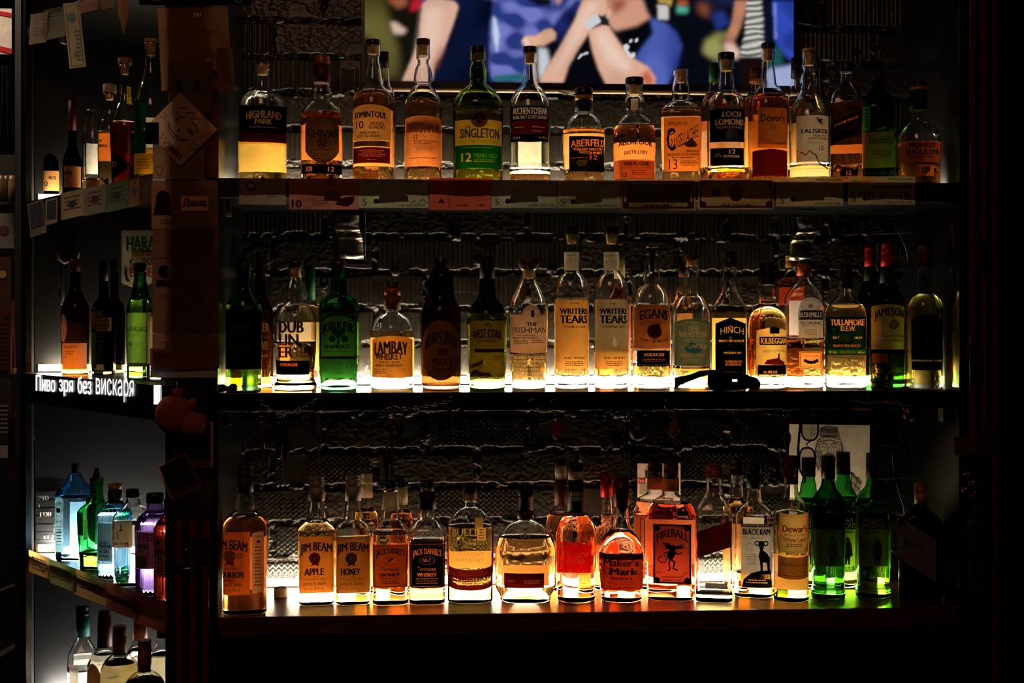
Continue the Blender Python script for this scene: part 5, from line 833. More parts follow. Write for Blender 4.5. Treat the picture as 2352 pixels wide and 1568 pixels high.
bottle('fluted coral red gin bottle at the pillar end of the corner shelf', 396, 'l3', '1165,18 1180,20 1190,28 1200,38 1216,43 1368,42', d=dL - .025, g='redglass', liq='fire', fill=1200, ribs=26, name='gin_bottle', back=(1225, 1320, .8, 'white'), caps=[('stopper', 1145, 1167, 20, 20, D())], L=[
  (355, 392, 1234, 1322, 'peach', 'rect', [('t', 'OPPERS', 355, 384, 1262, 1275, 'ink', 0, 0, {'bold': .03}), ('t', 'GIN', 358, 372, 1279, 1285, 'ink'), ('a', 355, 384, 1290, 1292, 'maroon'), ('n', 358, 384, 1296, 1316, 3, 'maroon'), ('t', 'P', 359, 369, 1240, 1254, 'ink')])])
# ---- left corner unit, lowest shelf
bottle('clear bottle with teal neck sleeve and dark cap, farthest left on the lowest corner shelf', 190, 'l4', '1420,12 1460,15 1472,19 1486,27 1502,34 1520,36 1640,36', d=dL, n=4, name='spirit_bottle', caps=[('screw_cap', 1392, 1412, 16, 16, D()), cps(1412, 1460, 15, 17, foil('teal', .5))], liq='water', fill=1535, back=(1500, 1620, .7, 'white'), L=[(160, 180, 1525, 1640, 'pale', 'rect', [('l', [(165, 1540), (172, 1532), (176, 1544)], 1.5, 'grey')])])
bottle('pale bottle with crimson neck sleeve and round brown label on the lowest corner shelf', 240, 'l4', '1440,12 1482,16 1494,22 1508,32 1526,40 1640,42', d=dL, name='spirit_bottle', caps=[cps(1412, 1484, 15, 17, foil('maroon', .5)), ('cap', 1402, 1413, 13, 15, foil('maroon', .5))], liq='water', fill=1500, back=(1510, 1620, .7, 'cream'), L=[(200, 232, 1526, 1600, 'brown', 'oval')])
bottle('golden clear bottle with tall gold cap on the lowest corner shelf, middle of its row', 275, 'l4', '1460,12 1500,16 1506,24 1516,34 1530,42 1548,45 1640,44', d=dL - .02, n=3.5, name='spirit_bottle', caps=[('screw_cap', 1436, 1458, 15.5, 15.5, foil('gold', .35)), cps(1458, 1502, 15.5, 16, foil('gold', .45))], liq='straw', fill=1520, back=(1530, 1620, .7, 'cream'))
bottle('pink sleeved bottle behind the tall gold caps on the lowest corner shelf', 322, 'l4', '1450,12 1466,15 1482,22 1505,34 1530,38 1640,38', d=dL + .06, name='spirit_bottle', caps=[cps(1420, 1468, 14, 17, foil('pink', .5))], liq='straw', fill=1490)
bottle('amber bottle with gold cap at the front of the lowest corner shelf', 332, 'l4', '1500,12 1540,16 1546,26 1556,38 1570,46 1590,48 1680,48', d=dL - .04, name='spirit_bottle', caps=[('screw_cap', 1469, 1492, 16, 16, foil('gold', .35)), cps(1492, 1540, 16, 16.5, foil('copper', .4))], liq='amber', fill=1562)
bottle('clear bottle half hidden by the pillar on the lowest corner shelf', 372, 'l4', '1460,12 1475,14 1488,22 1500,28 1640,28', d=dL + .07, name='spirit_bottle', caps=[('screw_cap', 1440, 1463, 12, 12, foil('grey', .4))], liq='straw', fill=1500, back=(1505, 1600, .7, 'white'))
# ------------------------------------------------------------------ flat paper things
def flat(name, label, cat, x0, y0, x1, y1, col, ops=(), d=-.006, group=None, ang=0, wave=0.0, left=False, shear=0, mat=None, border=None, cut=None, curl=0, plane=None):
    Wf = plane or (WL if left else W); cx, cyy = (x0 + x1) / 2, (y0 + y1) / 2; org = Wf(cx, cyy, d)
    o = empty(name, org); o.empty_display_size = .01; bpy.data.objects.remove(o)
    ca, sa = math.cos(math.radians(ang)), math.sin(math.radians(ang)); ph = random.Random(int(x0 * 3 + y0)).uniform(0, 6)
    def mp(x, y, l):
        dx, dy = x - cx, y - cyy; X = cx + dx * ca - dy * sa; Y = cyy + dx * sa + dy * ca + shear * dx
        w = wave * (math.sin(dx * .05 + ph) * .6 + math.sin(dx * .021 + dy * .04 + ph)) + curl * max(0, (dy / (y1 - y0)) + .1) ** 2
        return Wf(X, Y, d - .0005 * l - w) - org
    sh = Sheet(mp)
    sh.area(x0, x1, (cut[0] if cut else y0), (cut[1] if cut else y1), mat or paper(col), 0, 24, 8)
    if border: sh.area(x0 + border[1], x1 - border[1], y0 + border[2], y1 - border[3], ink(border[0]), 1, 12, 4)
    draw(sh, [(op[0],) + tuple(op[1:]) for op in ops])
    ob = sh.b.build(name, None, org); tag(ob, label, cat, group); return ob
GN = 'banknotes taped along the top shelf edge'
def portrait(x, y, r, c='dgrey'): return [('d', x, y - r * .3, r * .55, c, 2, r * .7), ('p', [(x - r, y + r * 1.1), (x - r * .7, y + r * .35), (x + r * .7, y + r * .35), (x + r, y + r * 1.1)], c, 2)]
flat('business_card', 'pale business card with a dark round mark taped left on the top shelf edge', 'card', 549, 409, 657, 470, 'a08c78', [('d', 577, 427, 11, 'ink'), ('t', 'TCT', 570, 584, 423, 431, 'pale', {'layer': 3}), ('n', 561, 590, 449, 456, 2, 'ink'), ('n', 610, 640, 441, 456, 5, 'dgrey'), ('d', 603, 411, 6, 'brown', 2)], ang=.8, d=-.004)
flat('banknote', 'pinkish banknote marked 10 next to the business card on the top shelf edge', 'banknote', 664, 410, 823, 481, 'rose', [('t', '10', 670, 693, 458, 477, 'maroon', 0, 0, {'bold': .03}), ('t', 'TÜRK LİRASI', 712, 748, 452, 457, 'maroon'), ('n', 712, 760, 460, 474, 4, 'maroon'), ('p', [(770, 470), (778, 458), (796, 452), (815, 450), (812, 466), (798, 474)], 'maroon'), ('p', [(744, 440), (782, 438), (782, 462), (745, 460)], 'brown', 1), ('p', [(752, 424), (756, 402), (764, 400), (772, 424)], 'brown', 1)], group=GN, wave=.0012, d=-.004)
def rub(x0, x1, y0, y1, lab, sc=(), c='note'):
    w = x1 - x0
    return flat('banknote', lab, 'banknote', x0, y0, x1, y1, c, [('t', '5', x0 + .05 * w, x0 + .12 * w, y1 - 22, y1 - 5, 'olive'), ('t', 'БАНКА РОССИИ', x1 - .4 * w, x1 - .04 * w, y0 + 3, y0 + 8, 'dgrey'), ('p', [(x0 + .28 * w, y1 - 10), (x0 + .3 * w, y0 + 28), (x0 + .36 * w, y0 + 16), (x0 + .42 * w, y0 + 30), (x0 + .7 * w, y0 + 36), (x0 + .72 * w, y1 - 14)], 'olive', 1), ('d', x0 + .25 * w, y1 - 15, 6, 'dgrey'), ('t', 'ПЯТЬ РУБЛЕЙ', x1 - .42 * w, x1 - .05 * w, y1 - 9, y1 - 3, 'dgrey'), ('r', x0 + .13 * w, y0 + 9, 5, 1, 'olive')] + list(sc), group=GN, wave=.0014, d=-.004)
rub(824, 984, 412, 477, 'greenish banknote with red scrawl right of the pinkish 10 note', [('l', [(920, 440), (926, 426), (930, 442), (938, 424)], 2, 'maroon'), ('l', [(944, 466), (952, 460), (958, 470), (972, 456), (980, 468)], 2, 'maroon')])
flat('banknote', 'orange-red banknote with a small tree mark on the top shelf edge', 'banknote', 986, 408, 1128, 482, 'c05a40', [('l', [(1032, 410), (1032, 481)], 1.5, 'green'), ('p', [(1006, 466), (1014, 454), (1022, 466)], 'maroon'), ('n', 1046, 1078, 470, 477, 1, 'maroon'), ('n', 1094, 1116, 470, 477, 1, 'maroon'), ('n', 1040, 1118, 414, 452, 4, 'brown')], group=GN, wave=.0012, d=-.0055)
rub(1129, 1278, 414, 477, 'greenish banknote with a grey tower right of the orange-red note')
rub(1280, 1424, 414, 478, 'greenish banknote with a small red letter left of the two dollar notes', [('l', [(1296, 466), (1300, 454), (1304, 464), (1310, 452)], 2, 'maroon')])
def bill(x0, x1, y0, y1, lab, face):
    cx = (x0 + x1) / 2
    return flat('banknote', lab, 'banknote', x0, y0, x1, y1, 'b08c58', [('f', x0 + 4, x1 - 4, y0 + 4, y1 - 4, 4, 'brown'), ('t', 'ONE DOLLAR' if face else 'ONE', cx - 34, cx + 34, y1 - 14, y1 - 7, 'ink'), ('n', x0 + 14, x1 - 14, y0 + 6, y0 + 11, 1, 'ink'), ('d', x0 + 12, y0 + 12, 8, 'brown'), ('d', x1 - 12, y0 + 12, 8, 'brown'), ('d', x0 + 12, y1 - 12, 8, 'brown'), ('d', x1 - 12, y1 - 12, 8, 'brown')] + ([('d', cx, y0 + 32, 17, 'brown', 1, 21)] + portrait(cx, y0 + 30, 11) + [('d', cx - 45, y0 + 30, 10, 'dgrey'), ('d', cx + 45, y0 + 30, 10, 'olive')] if face else [('a', x0 + 12, x1 - 12, y0 + 12, y1 - 18, 'dgrey'), ('l', [(cx - 20, y0 + 16), (cx - 10, y0 + 44), (cx, y0 + 20), (cx + 14, y0 + 46)], 2, 'maroon')]), group=GN, wave=.0010, d=-.004)
bill(1426, 1598, 411, 483, 'dark dollar note showing its back, left of the dollar note with a portrait', False)
bill(1603, 1778, 410, 481, 'dollar note showing a round portrait on the top shelf edge', True)
rub(1783, 1937, 407, 473, 'greenish banknote with handwriting right of the portrait dollar note', [('l', [(1790, 428), (1800, 436), (1806, 426), (1820, 438), (1840, 430)], 1.5, 'ink')], 'b0a078')
rub(1948, 2102, 405, 470, 'crumpled banknote with block letter handwriting, last on the top shelf edge', [('t', 'ЭТО СТРАДАЙТЕ', 2000, 2096, 424, 434, 'ink', {'layer': 3}), ('t', 'В РОТ ЕНОТЕ', 1952, 2088, 440, 452, 'ink', {'layer': 3})], 'b0a078')
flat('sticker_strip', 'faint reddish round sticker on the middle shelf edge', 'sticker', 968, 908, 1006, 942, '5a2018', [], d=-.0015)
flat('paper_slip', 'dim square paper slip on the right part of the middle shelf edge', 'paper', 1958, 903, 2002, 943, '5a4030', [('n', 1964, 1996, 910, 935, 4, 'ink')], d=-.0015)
# papers on the papered pillar
PP = PY
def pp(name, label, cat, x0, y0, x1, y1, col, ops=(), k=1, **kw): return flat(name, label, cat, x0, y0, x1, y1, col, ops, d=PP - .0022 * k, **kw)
pp('kraft_paper', 'large kraft paper sheet pinned at the top of the pillar', 'paper', 366, 14, 528, 205, '9a6a4a', [('n', 380, 500, 72, 84, 2, 'brown'), ('d', 458, 34, 13, 'brown', 1), ('t', '18+', 450, 468, 29, 39, 'pale', {'layer': 3})], 3, ang=-3, wave=.002)
pp('framed_card', 'black card frame cut by the top edge above the kraft paper', 'card', 320, -40, 578, 12, 'black', [('n', 345, 372, 0, 3, 1, 'grey'), ('r', 548, -4, 10, 1.5, 'grey')], 6)
pp('letter_sheet', 'narrow sheet hanging from the kraft paper right of the pillar', 'paper', 498, 110, 536, 210, '8a5a3c', [('n', 504, 530, 128, 200, 7, 'brown')], 5, ang=-2)
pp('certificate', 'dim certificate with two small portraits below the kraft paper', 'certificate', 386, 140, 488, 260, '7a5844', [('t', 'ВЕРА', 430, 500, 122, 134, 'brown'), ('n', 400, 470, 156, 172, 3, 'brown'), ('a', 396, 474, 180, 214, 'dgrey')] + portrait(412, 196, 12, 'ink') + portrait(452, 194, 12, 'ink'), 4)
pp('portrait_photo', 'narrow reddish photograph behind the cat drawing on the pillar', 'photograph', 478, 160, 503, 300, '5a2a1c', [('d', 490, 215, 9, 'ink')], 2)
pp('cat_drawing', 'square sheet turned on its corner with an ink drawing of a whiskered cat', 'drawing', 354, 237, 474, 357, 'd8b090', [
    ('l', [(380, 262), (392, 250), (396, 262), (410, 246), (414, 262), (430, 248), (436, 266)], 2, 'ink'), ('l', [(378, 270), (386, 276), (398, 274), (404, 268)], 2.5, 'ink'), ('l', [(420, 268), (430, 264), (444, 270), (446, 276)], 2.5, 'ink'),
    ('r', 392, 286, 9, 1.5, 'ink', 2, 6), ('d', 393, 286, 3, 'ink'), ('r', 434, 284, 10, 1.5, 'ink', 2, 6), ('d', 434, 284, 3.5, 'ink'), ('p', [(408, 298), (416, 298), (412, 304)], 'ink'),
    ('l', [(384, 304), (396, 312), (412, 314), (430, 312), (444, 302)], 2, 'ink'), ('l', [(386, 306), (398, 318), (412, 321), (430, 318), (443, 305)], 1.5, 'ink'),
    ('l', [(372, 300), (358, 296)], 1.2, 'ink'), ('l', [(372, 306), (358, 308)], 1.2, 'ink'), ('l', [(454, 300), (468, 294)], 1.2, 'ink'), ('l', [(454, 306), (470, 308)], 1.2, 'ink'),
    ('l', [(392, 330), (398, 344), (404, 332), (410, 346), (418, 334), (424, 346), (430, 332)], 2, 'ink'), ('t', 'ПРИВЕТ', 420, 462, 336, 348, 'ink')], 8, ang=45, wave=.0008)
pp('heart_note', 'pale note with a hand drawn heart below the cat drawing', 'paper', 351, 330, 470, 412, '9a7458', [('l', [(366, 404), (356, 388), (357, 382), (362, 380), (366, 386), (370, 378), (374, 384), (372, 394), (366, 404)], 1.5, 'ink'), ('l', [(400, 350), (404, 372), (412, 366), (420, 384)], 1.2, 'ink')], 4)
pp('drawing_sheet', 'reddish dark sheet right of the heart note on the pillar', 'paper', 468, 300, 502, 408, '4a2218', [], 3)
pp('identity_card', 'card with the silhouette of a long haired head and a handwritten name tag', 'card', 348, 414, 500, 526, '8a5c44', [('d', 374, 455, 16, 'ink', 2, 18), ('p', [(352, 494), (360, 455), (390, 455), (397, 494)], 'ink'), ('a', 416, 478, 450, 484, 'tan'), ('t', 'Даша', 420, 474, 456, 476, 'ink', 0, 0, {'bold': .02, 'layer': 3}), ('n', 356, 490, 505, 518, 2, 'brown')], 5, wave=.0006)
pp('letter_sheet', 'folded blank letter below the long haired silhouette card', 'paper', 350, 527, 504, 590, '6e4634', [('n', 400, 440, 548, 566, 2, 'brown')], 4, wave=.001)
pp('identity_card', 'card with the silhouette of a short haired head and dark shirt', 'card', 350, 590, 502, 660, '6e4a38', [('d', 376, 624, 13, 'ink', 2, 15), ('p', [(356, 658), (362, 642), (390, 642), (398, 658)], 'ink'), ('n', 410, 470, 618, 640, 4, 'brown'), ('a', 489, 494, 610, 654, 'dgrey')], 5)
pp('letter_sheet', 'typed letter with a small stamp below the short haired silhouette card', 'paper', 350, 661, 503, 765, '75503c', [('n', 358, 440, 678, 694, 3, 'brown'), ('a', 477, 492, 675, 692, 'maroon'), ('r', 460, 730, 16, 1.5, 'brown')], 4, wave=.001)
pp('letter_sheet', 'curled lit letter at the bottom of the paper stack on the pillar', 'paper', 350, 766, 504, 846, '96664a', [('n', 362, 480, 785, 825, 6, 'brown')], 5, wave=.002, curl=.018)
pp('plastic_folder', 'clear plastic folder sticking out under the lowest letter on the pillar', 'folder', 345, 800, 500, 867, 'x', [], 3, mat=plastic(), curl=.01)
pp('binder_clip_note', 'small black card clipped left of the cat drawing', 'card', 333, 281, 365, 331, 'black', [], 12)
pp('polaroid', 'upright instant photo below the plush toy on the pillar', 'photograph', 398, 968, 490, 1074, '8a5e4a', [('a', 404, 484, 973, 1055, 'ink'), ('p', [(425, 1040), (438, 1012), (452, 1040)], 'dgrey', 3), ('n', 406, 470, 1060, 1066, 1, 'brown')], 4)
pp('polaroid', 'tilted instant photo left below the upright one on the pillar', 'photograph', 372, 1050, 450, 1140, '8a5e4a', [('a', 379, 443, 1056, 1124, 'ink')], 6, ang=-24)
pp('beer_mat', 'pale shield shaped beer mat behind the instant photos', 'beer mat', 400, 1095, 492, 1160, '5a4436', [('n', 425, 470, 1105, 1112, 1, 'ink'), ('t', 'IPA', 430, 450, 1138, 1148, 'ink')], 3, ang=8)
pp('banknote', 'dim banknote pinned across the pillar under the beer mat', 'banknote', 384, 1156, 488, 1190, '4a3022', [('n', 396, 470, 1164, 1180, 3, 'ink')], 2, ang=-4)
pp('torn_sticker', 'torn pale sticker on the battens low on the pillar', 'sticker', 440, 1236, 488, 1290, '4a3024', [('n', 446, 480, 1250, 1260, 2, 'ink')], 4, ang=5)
for i, (px, py) in enumerate(((428, 1264),)):
    c = W(px, py, PY - .004); m = MB(); m.lathe([(0, .0062), (.002, .0062), (.004, .004), (.0045, .001)], brass(), M=Matrix.Rotation(math.pi / 2, 4, 'X'), n=20)
    tag(m.build('brass_badge', None, c), 'small round brass badge on the battens low on the pillar', 'badge')
o = empty('door_bolt', W(428, 1304, PY - .006)); tag(o, 'dim steel latch bar across the pillar battens', 'latch')
m = MB(); m.box((-.035, -.004, -.007), (.035, .0, .007), solid('old_steel', '4a443c', .4, .9)); m.build('plate', o); m = MB(); m.tube([(-.03, -.007, 0), (.03, -.007, 0)], .003, metal()); m.build('bolt', o)

# plush toy
pc = W(412, 952, PY - .035); o = empty('plush_toy', pc); tag(o, 'round pinkish plush toy hanging on the pillar', 'toy')
fz = solid('pink_plush', '9a4a42', .95, 0, (200, .3), .5)
def blob(c, r, n=20, sc=(1, 1, 1)):
    m = MB(); m.lathe([(r * sc[2] * math.sin(a), max(r * math.cos(a), .0003)) for a in np.linspace(-math.pi / 2, math.pi / 2, 14)], fz, n=n, M=Matrix.Translation(Vector(c)) @ Matrix.Diagonal((sc[0], sc[1], 1, 1))); return m
blob((-.012, 0, 0), .042, sc=(1, .75, 1.05)).build('head', o); blob((.028, -.004, -.022), .03, sc=(1, .8, .95)).build('body', o)
blob((-.004, 0, .048), .013).build('ear', o); blob((.028, 0, .024), .012).build('arm', o); blob((.052, -.004, -.01), .010).build('foot', o)
m = MB(); m.tube([(-.005, .002, .055), (-.008, .01, .075), (-.004, .02, .085)], .001, chrome()); m.build('hanging_loop', o)

# ---- left corner papers
GL1 = 'banknotes and photos taped along the upper corner shelf edge'
lp = lambda name, label, cat, x0, y0, x1, y1, col, ops=(), sh_=-.225, **kw: flat(name, label, cat, x0, y0, x1, y1, col, ops, d=kw.pop('d', -.008), left=True, shear=sh_, **kw)
lp('instant_photo', 'first dark instant photo hanging at the far left of the upper corner shelf', 'photograph', 66, 462, 103, 540, '8a7a68', [('a', 70, 100, 466, 522, 'ink'), ('p', [(74, 520), (82, 490), (90, 520)], 'navy', 3)], ang=-6, d=-.012)
lp('instant_photo', 'second dark instant photo, right of the far left one on the corner shelf', 'photograph', 104, 456, 132, 514, '9a8a74', [('a', 108, 129, 460, 504, 'ink')], d=-.010)
for x0, x1, c, lb in ((140, 192, 'a89070', 'tan'), (192, 244, '8a7a66', 'greyish'), (242, 297, '66705a', 'dull green'), (296, 322, 'a06a50', 'rust'), (320, 350, '6a4a38', 'dark brown')):
    lp('banknote', '%s crumpled banknote hanging on the edge of the upper corner shelf' % lb, 'banknote', x0, 438 - (x0 - 140) * .2, x1, 500 - (x0 - 140) * .17, c, [('n', x0 + 6, x1 - 6, 450 - (x0 - 140) * .2, 486 - (x0 - 140) * .17, 4, 'brown'), ('d', (x0 + x1) / 2, 468 - (x0 - 140) * .19, 9, 'dgrey', 1)], wave=.002, group=GL1)
for x0, x1, y0, y1, c, a, lb in ((68, 108, 30, 100, 'b09c80', 4, 'tan banknote at the left of the topmost corner shelf'), (100, 150, 18, 88, '7a7660', 0, 'grey-green banknote second on the topmost corner shelf'), (183, 232, -60, 26, 'a07060', 0, 'reddish banknote high on the topmost corner shelf'), (225, 262, -60, 20, '9a8468', 0, 'beige banknote beside the reddish one on the topmost corner shelf')):
    lp('banknote', lb, 'banknote', x0, y0, x1, y1, c, [('n', x0 + 5, x1 - 5, y0 + 14, y1 - 14, 5, 'brown')], ang=a, wave=.002, d=-.008)
lp('banknote', 'long dollar note hanging vertically from the topmost corner shelf', 'banknote', 152, 6, 190, 156, 'b8a078', [('f', 156, 186, 10, 152, 2, 'ink'), ('t', '100', 164, 176, 118, 134, 'ink'), ('d', 168, 40, 10, 'dgrey', 1, 13), ('n', 172, 184, 70, 146, 8, 'ink')], ang=-6, sh_=0, wave=.002, d=-.016)
lp('banknote', 'narrow folded orange note pinched at its end below the ceiling shelf', 'banknote', 271, -30, 296, 80, 'c08058', [('a', 280, 285, 14, 26, 'ink')], sh_=0, d=-.02, cut=(lambda t: -30, lambda t: 30 + 50 * (1 - abs(2 * t - 1))))
GL3 = 'banknotes taped along the gin shelf edge'
for i, (x0, x1, c) in enumerate(((66, 114, 'b08040'), (114, 176, '6a6438'), (170, 246, 'a07848'), (244, 320, '8a4a34'), (312, 384, '9a4a3c'))):
    yy = 1268 + (x0 - 66) * .387 + (0 if i else -2)
    w = x1 - x0; yy += 0
    lp('banknote', ['golden brown', 'olive green', 'tan', 'rust red', 'dark red'][i] + ' crumpled banknote on the edge of the gin shelf', 'banknote', x0, yy + w * .19 - 4, x1, yy + w * .19 + 46 + i * 5, c, [('n', x0 + 6, x1 - 6, yy + w * .19 + 8, yy + w * .19 + 40, 4, 'brown'), ('r', x0 + w * .7, yy + w * .19 + 22, 10, 2, 'dgrey')], sh_=.387, wave=.003, group=GL3, d=-.008 - .002 * (i % 2))

# Harat's poster and letter board on the corner unit's back panel
bk = lambda d: (lambda x, y, dd: W(x, y, YBK - d + dd))
flat('pub_poster', 'cream pub poster with green and red lettering leaning behind the green bottle', 'poster', 279, 529, 395, 640, 'cream', [('f', 281, 393, 531, 655, 1, 'tan'), ('t', "HARAT'S", 290, 388, 540, 577, 'green', 0, 0, {'bold': .035}), ('a', 302, 386, 577, 590, 'gold', {'paper': 1}), ('t', 'THE BEST', 309, 362, 579, 588, 'brown', {'layer': 3}), ('t', 'CRAFT', 297, 372, 593, 608, 'brown', 0, 0, {'bold': .04}), ('t', 'BLUES', 298, 362, 614, 636, 'red', 0, 0, {'bold': .05}), ('p', [(286, 610), (292, 618), (293, 636), (300, 648), (290, 646), (285, 630)], 'navy'), ('l', [(300, 648), (312, 652), (330, 646)], 3, 'yellow')],
     d=0, mat=solid('poster_card', 'e8dab8', .7), plane=bk(.02), cut=(lambda t: 529, lambda t: 664 - 24 * abs(2 * t - .6)))
ob = flat('letter_board', 'black letter board with small white cyrillic letters behind the pale blue gin bottle', 'letter board', 82, 1128, 150, 1244, 'black', [], d=0, plane=bk(.010), mat=matblack())
ob_ = [('ЭТО', 87, 112, 1138, 1148), ('i', 89, 91, 1156, 1165), ('ГОВ', 92, 118, 1175, 1186), ('Д', 124, 132, 1196, 1206), ('П', 124, 132, 1212, 1222), ('П Д', 101, 132, 1229, 1239)]
sh = Sheet(lambda x, y, l: W(x, y, YBK - .014) - ob.location)
for t, a, b, c, e in ob_: sh.text(t, a, b, c, e, 'x', 0, 0, bold=.03, layer=2, mat=solid('white_letter', 'f4f0e8', .5))
q = sh.b.build('letters', ob)
for i in range(6):
    sh = Sheet(lambda x, y, l: W(x, y, YBK - .012) - ob.location); sh.area(83, 149, 1150 + 18 * i, 1153 + 18 * i, solid('dark_ledge', '151413', .6), 0, 2, 1); sh.b.build('ledge', ob)

# ------------------------------------------------------------------ television
TD = .27
def tvp(px, py): return W(px, py, TD)
tv = empty('television', tvp(1330, 60)); tag(tv, 'wall television showing a blurred crowd and a praying spectator above the top shelf', 'television')
a0, a1 = tvp(838, 187), tvp(1823, 196); zb = tvp(1330, 191.5).z; zt = zb + (a1.x - a0.x) * 9 / 16
m = MB(); T0 = tv.location
def tb(x0, y0, z0, x1, y1, z1, mt): m.box((x0 - T0.x, y0 - T0.y, z0 - T0.z), (x1 - T0.x, y1 - T0.y, z1 - T0.z), mt)
fr = solid('television_frame', '0c0b0b', .35)
tb(a0.x - .008, TD + .002, zb - .016, a1.x + .008, TD + .045, zt + .012, fr); tb(a0.x - .008, TD - .004, zb - .016, a1.x + .008, TD + .001, zb - .001, fr)
tb(a0.x - .008, TD - .004, zb - .001, a0.x - .0005, TD + .001, zt + .01, fr); tb(a1.x + .0005, TD - .004, zb - .001, a1.x + .008, TD + .001, zt + .01, fr)
tb(a0.x - .008, TD - .004, zt + .0005, a1.x + .008, TD + .001, zt + .01, fr); m.build('frame', tv)
m = MB(); m.tube([(a0.x - .01 - T0.x, 0, zb - .021 - T0.z), (a1.x + .01 - T0.x, 0, zb - .021 - T0.z)], .0048, solid('satin_trim', 'f0e6d0', .35, .2, (60, .1)), n=12); m.build('lower_trim', tv)
m = MB(); m.tube([(x, .0 - .004, z) for x, z in ((-.06, zb - .021 - T0.z), (-.03, zb - .027 - T0.z), (.0, zb - .031 - T0.z), (.03, zb - .027 - T0.z))], .0018, chrome(), n=8); m.build('sensor_loop', tv)
sh = Sheet(lambda x, y, l: W(x, y, TD - .0046) - T0); sh.disc(1325, 201, 4.5, 'maroon'); sh.text('LG', 1333, 1345, 197, 204, 'grey', bold=.02); sh.b.build('logo', tv)
def tv_picture():
    st = 2.2; X0, X1, Y1 = 838.0, 1823.0, 192.0; Wd = int((X1 - X0) / st); Hh = int(554 / st)
    px, py = np.meshgrid(X0 + (np.arange(Wd) + .5) * st, Y1 - (np.arange(Hh) + .5) * st, indexing='ij')
    img = np.zeros((Wd, Hh, 3)); img[:] = lin('070b14')
    rng = np.random.RandomState(2)
    def noise(s, seed):
        r = np.random.RandomState(seed); a = np.zeros((Wd, Hh)); u, w = np.arange(Wd)[:, None], np.arange(Hh)[None]
        for _ in range(14): t, f, ph = r.rand() * 6.28, (.6 + r.rand() * .9) / s, r.rand() * 6.28; a += np.sin((u * math.cos(t) + w * math.sin(t)) * f + ph)
        return np.clip(a / 7 + .5, 0, 1)
    n1, n2, n3 = noise(5, 1), noise(11, 4), noise(3, 7)
    def P(pts, c, blur=1.5, nz=0, nn=None, zoom=True, c2=None, pat=None):
        pts = [((x / 2.2615 + 820, y / 2.2615) if zoom else (x, y)) for x, y in pts]
        ins = np.zeros((Wd, Hh), bool); k = len(pts)
        for i in range(k):
            (xa, ya), (xb, yb_) = pts[i], pts[(i + 1) % k]
            cond = ((ya > py) != (yb_ > py)); t = (py - ya) / ((yb_ - ya) or 1e-9); ins ^= cond & (px < xa + t * (xb - xa))
        blur *= .62; mk = ins.astype(float); r = int(math.ceil(blur * 2)); kk = np.exp(-np.arange(-r, r + 1) ** 2 / (2 * blur * blur)); kk /= kk.sum()
        mp_ = np.pad(mk, r, mode='edge'); a = sum(kk[i] * mp_[i:i + Wd, :] for i in range(2 * r + 1)); mk = sum(kk[i] * a[:, i:i + Hh] for i in range(2 * r + 1))
        col = np.array(lin(c)) * np.ones((Wd, Hh, 1))
        if c2 is not None: w = (pat if pat is not None else n1)[..., None]; col = col * (1 - w) + np.array(lin(c2)) * w
        if nz: col = col * (1 + nz * ((nn if nn is not None else n1)[..., None] - .5) * 2)
        img[:] = img * (1 - mk[..., None]) + col * mk[..., None]
    # the part of the picture above the photo's edge: more of the crowd
    for i in range(26):
        x = 838 + rng.rand() * 985; y = -20 - rng.rand() * 330; w = 30 + rng.rand() * 60; P([(x - w, y + w), (x - w * .6, y - w), (x + w * .7, y - w * .8), (x + w, y + w)], ['141c3a', '2a3a78', '10131c', '5a4438', 'c89a80', '3a4a30'][i % 6], 3, .4, zoom=False)
    P([(0, -20), (300, -20), (330, 60), (280, 420), (0, 420)], '16120e', 4)
    P([(40, 0), (130, 0), (170, 120), (210, 250), (235, 420), (150, 420), (110, 250), (40, 200)], '5a5228', 6, .5, n2)
    P([(150, 0), (262, 0), (262, 40), (210, 60), (165, 30)], 'a05a3c', 4, .2); P([(170, 130), (200, 130), (255, 170), (240, 190), (190, 190)], 'e0c0ac', 3)
    P([(280, 20), (340, 0), (335, 60), (275, 75)], 'c02030', 3)
    P([(330, -10), (520, -10), (525, 50), (340, 40)], '2c3a88', 3)
    P([(480, -10), (720, -10), (700, 430), (380, 430), (470, 220), (520, 50)], '0a1230', 4, .5, n2)
    P([(338, 30), (370, 8), (425, 5), (500, 20), (520, 45), (500, 115), (470, 200), (435, 290), (400, 345), (385, 430), (232, 430), (290, 300), (322, 200), (328, 110)], 'e8b8a0', 2.0, .1, n2)
    P([(338, 130), (345, 60), (440, 40), (430, 200), (360, 350), (300, 380)], 'f4d0bc', 6)
    P([(430, 260), (450, 250), (410, 350), (380, 380)], 'a05a44', 4)
    P([(700, -10), (1170, -10), (1080, 150), (1000, 155), (930, 195), (900, 250), (850, 425), (690, 425), (676, 280)], '2c3c86', 3, c2='7a80d0', pat=np.clip(n1 * 1.6 - .4, 0, 1))
    P([(850, -10), (1010, -10), (990, 40), (930, 35)], '080c14', 3); P([(1020, -10), (1060, -10), (1030, 35)], 'd8a088', 3)
    P([(698, 90), (712, 100), (732, 190), (718, 285), (700, 200)], 'd0e0f8', 2)
    P([(690, 400), (860, 380), (850, 425), (700, 425)], '1c6a70', 3)
    P([(990, 165), (1040, 90), (1130, 0), (1190, 0), (1150, 100), (1100, 180), (1020, 230)], '18225a', 3, .5)
    P([(930, 250), (975, 255), (992, 320), (960, 400), (935, 420)], 'd4d8e0', 3)
    P([(845, 212), (868, 190), (920, 190), (960, 160), (1000, 150), (1024, 178), (1020, 205), (960, 240), (900, 245), (868, 250), (852, 240)], 'eab496', 2, .1)
    P([(852, 215), (870, 195), (890, 230), (870, 245)], 'fadcc8', 2)
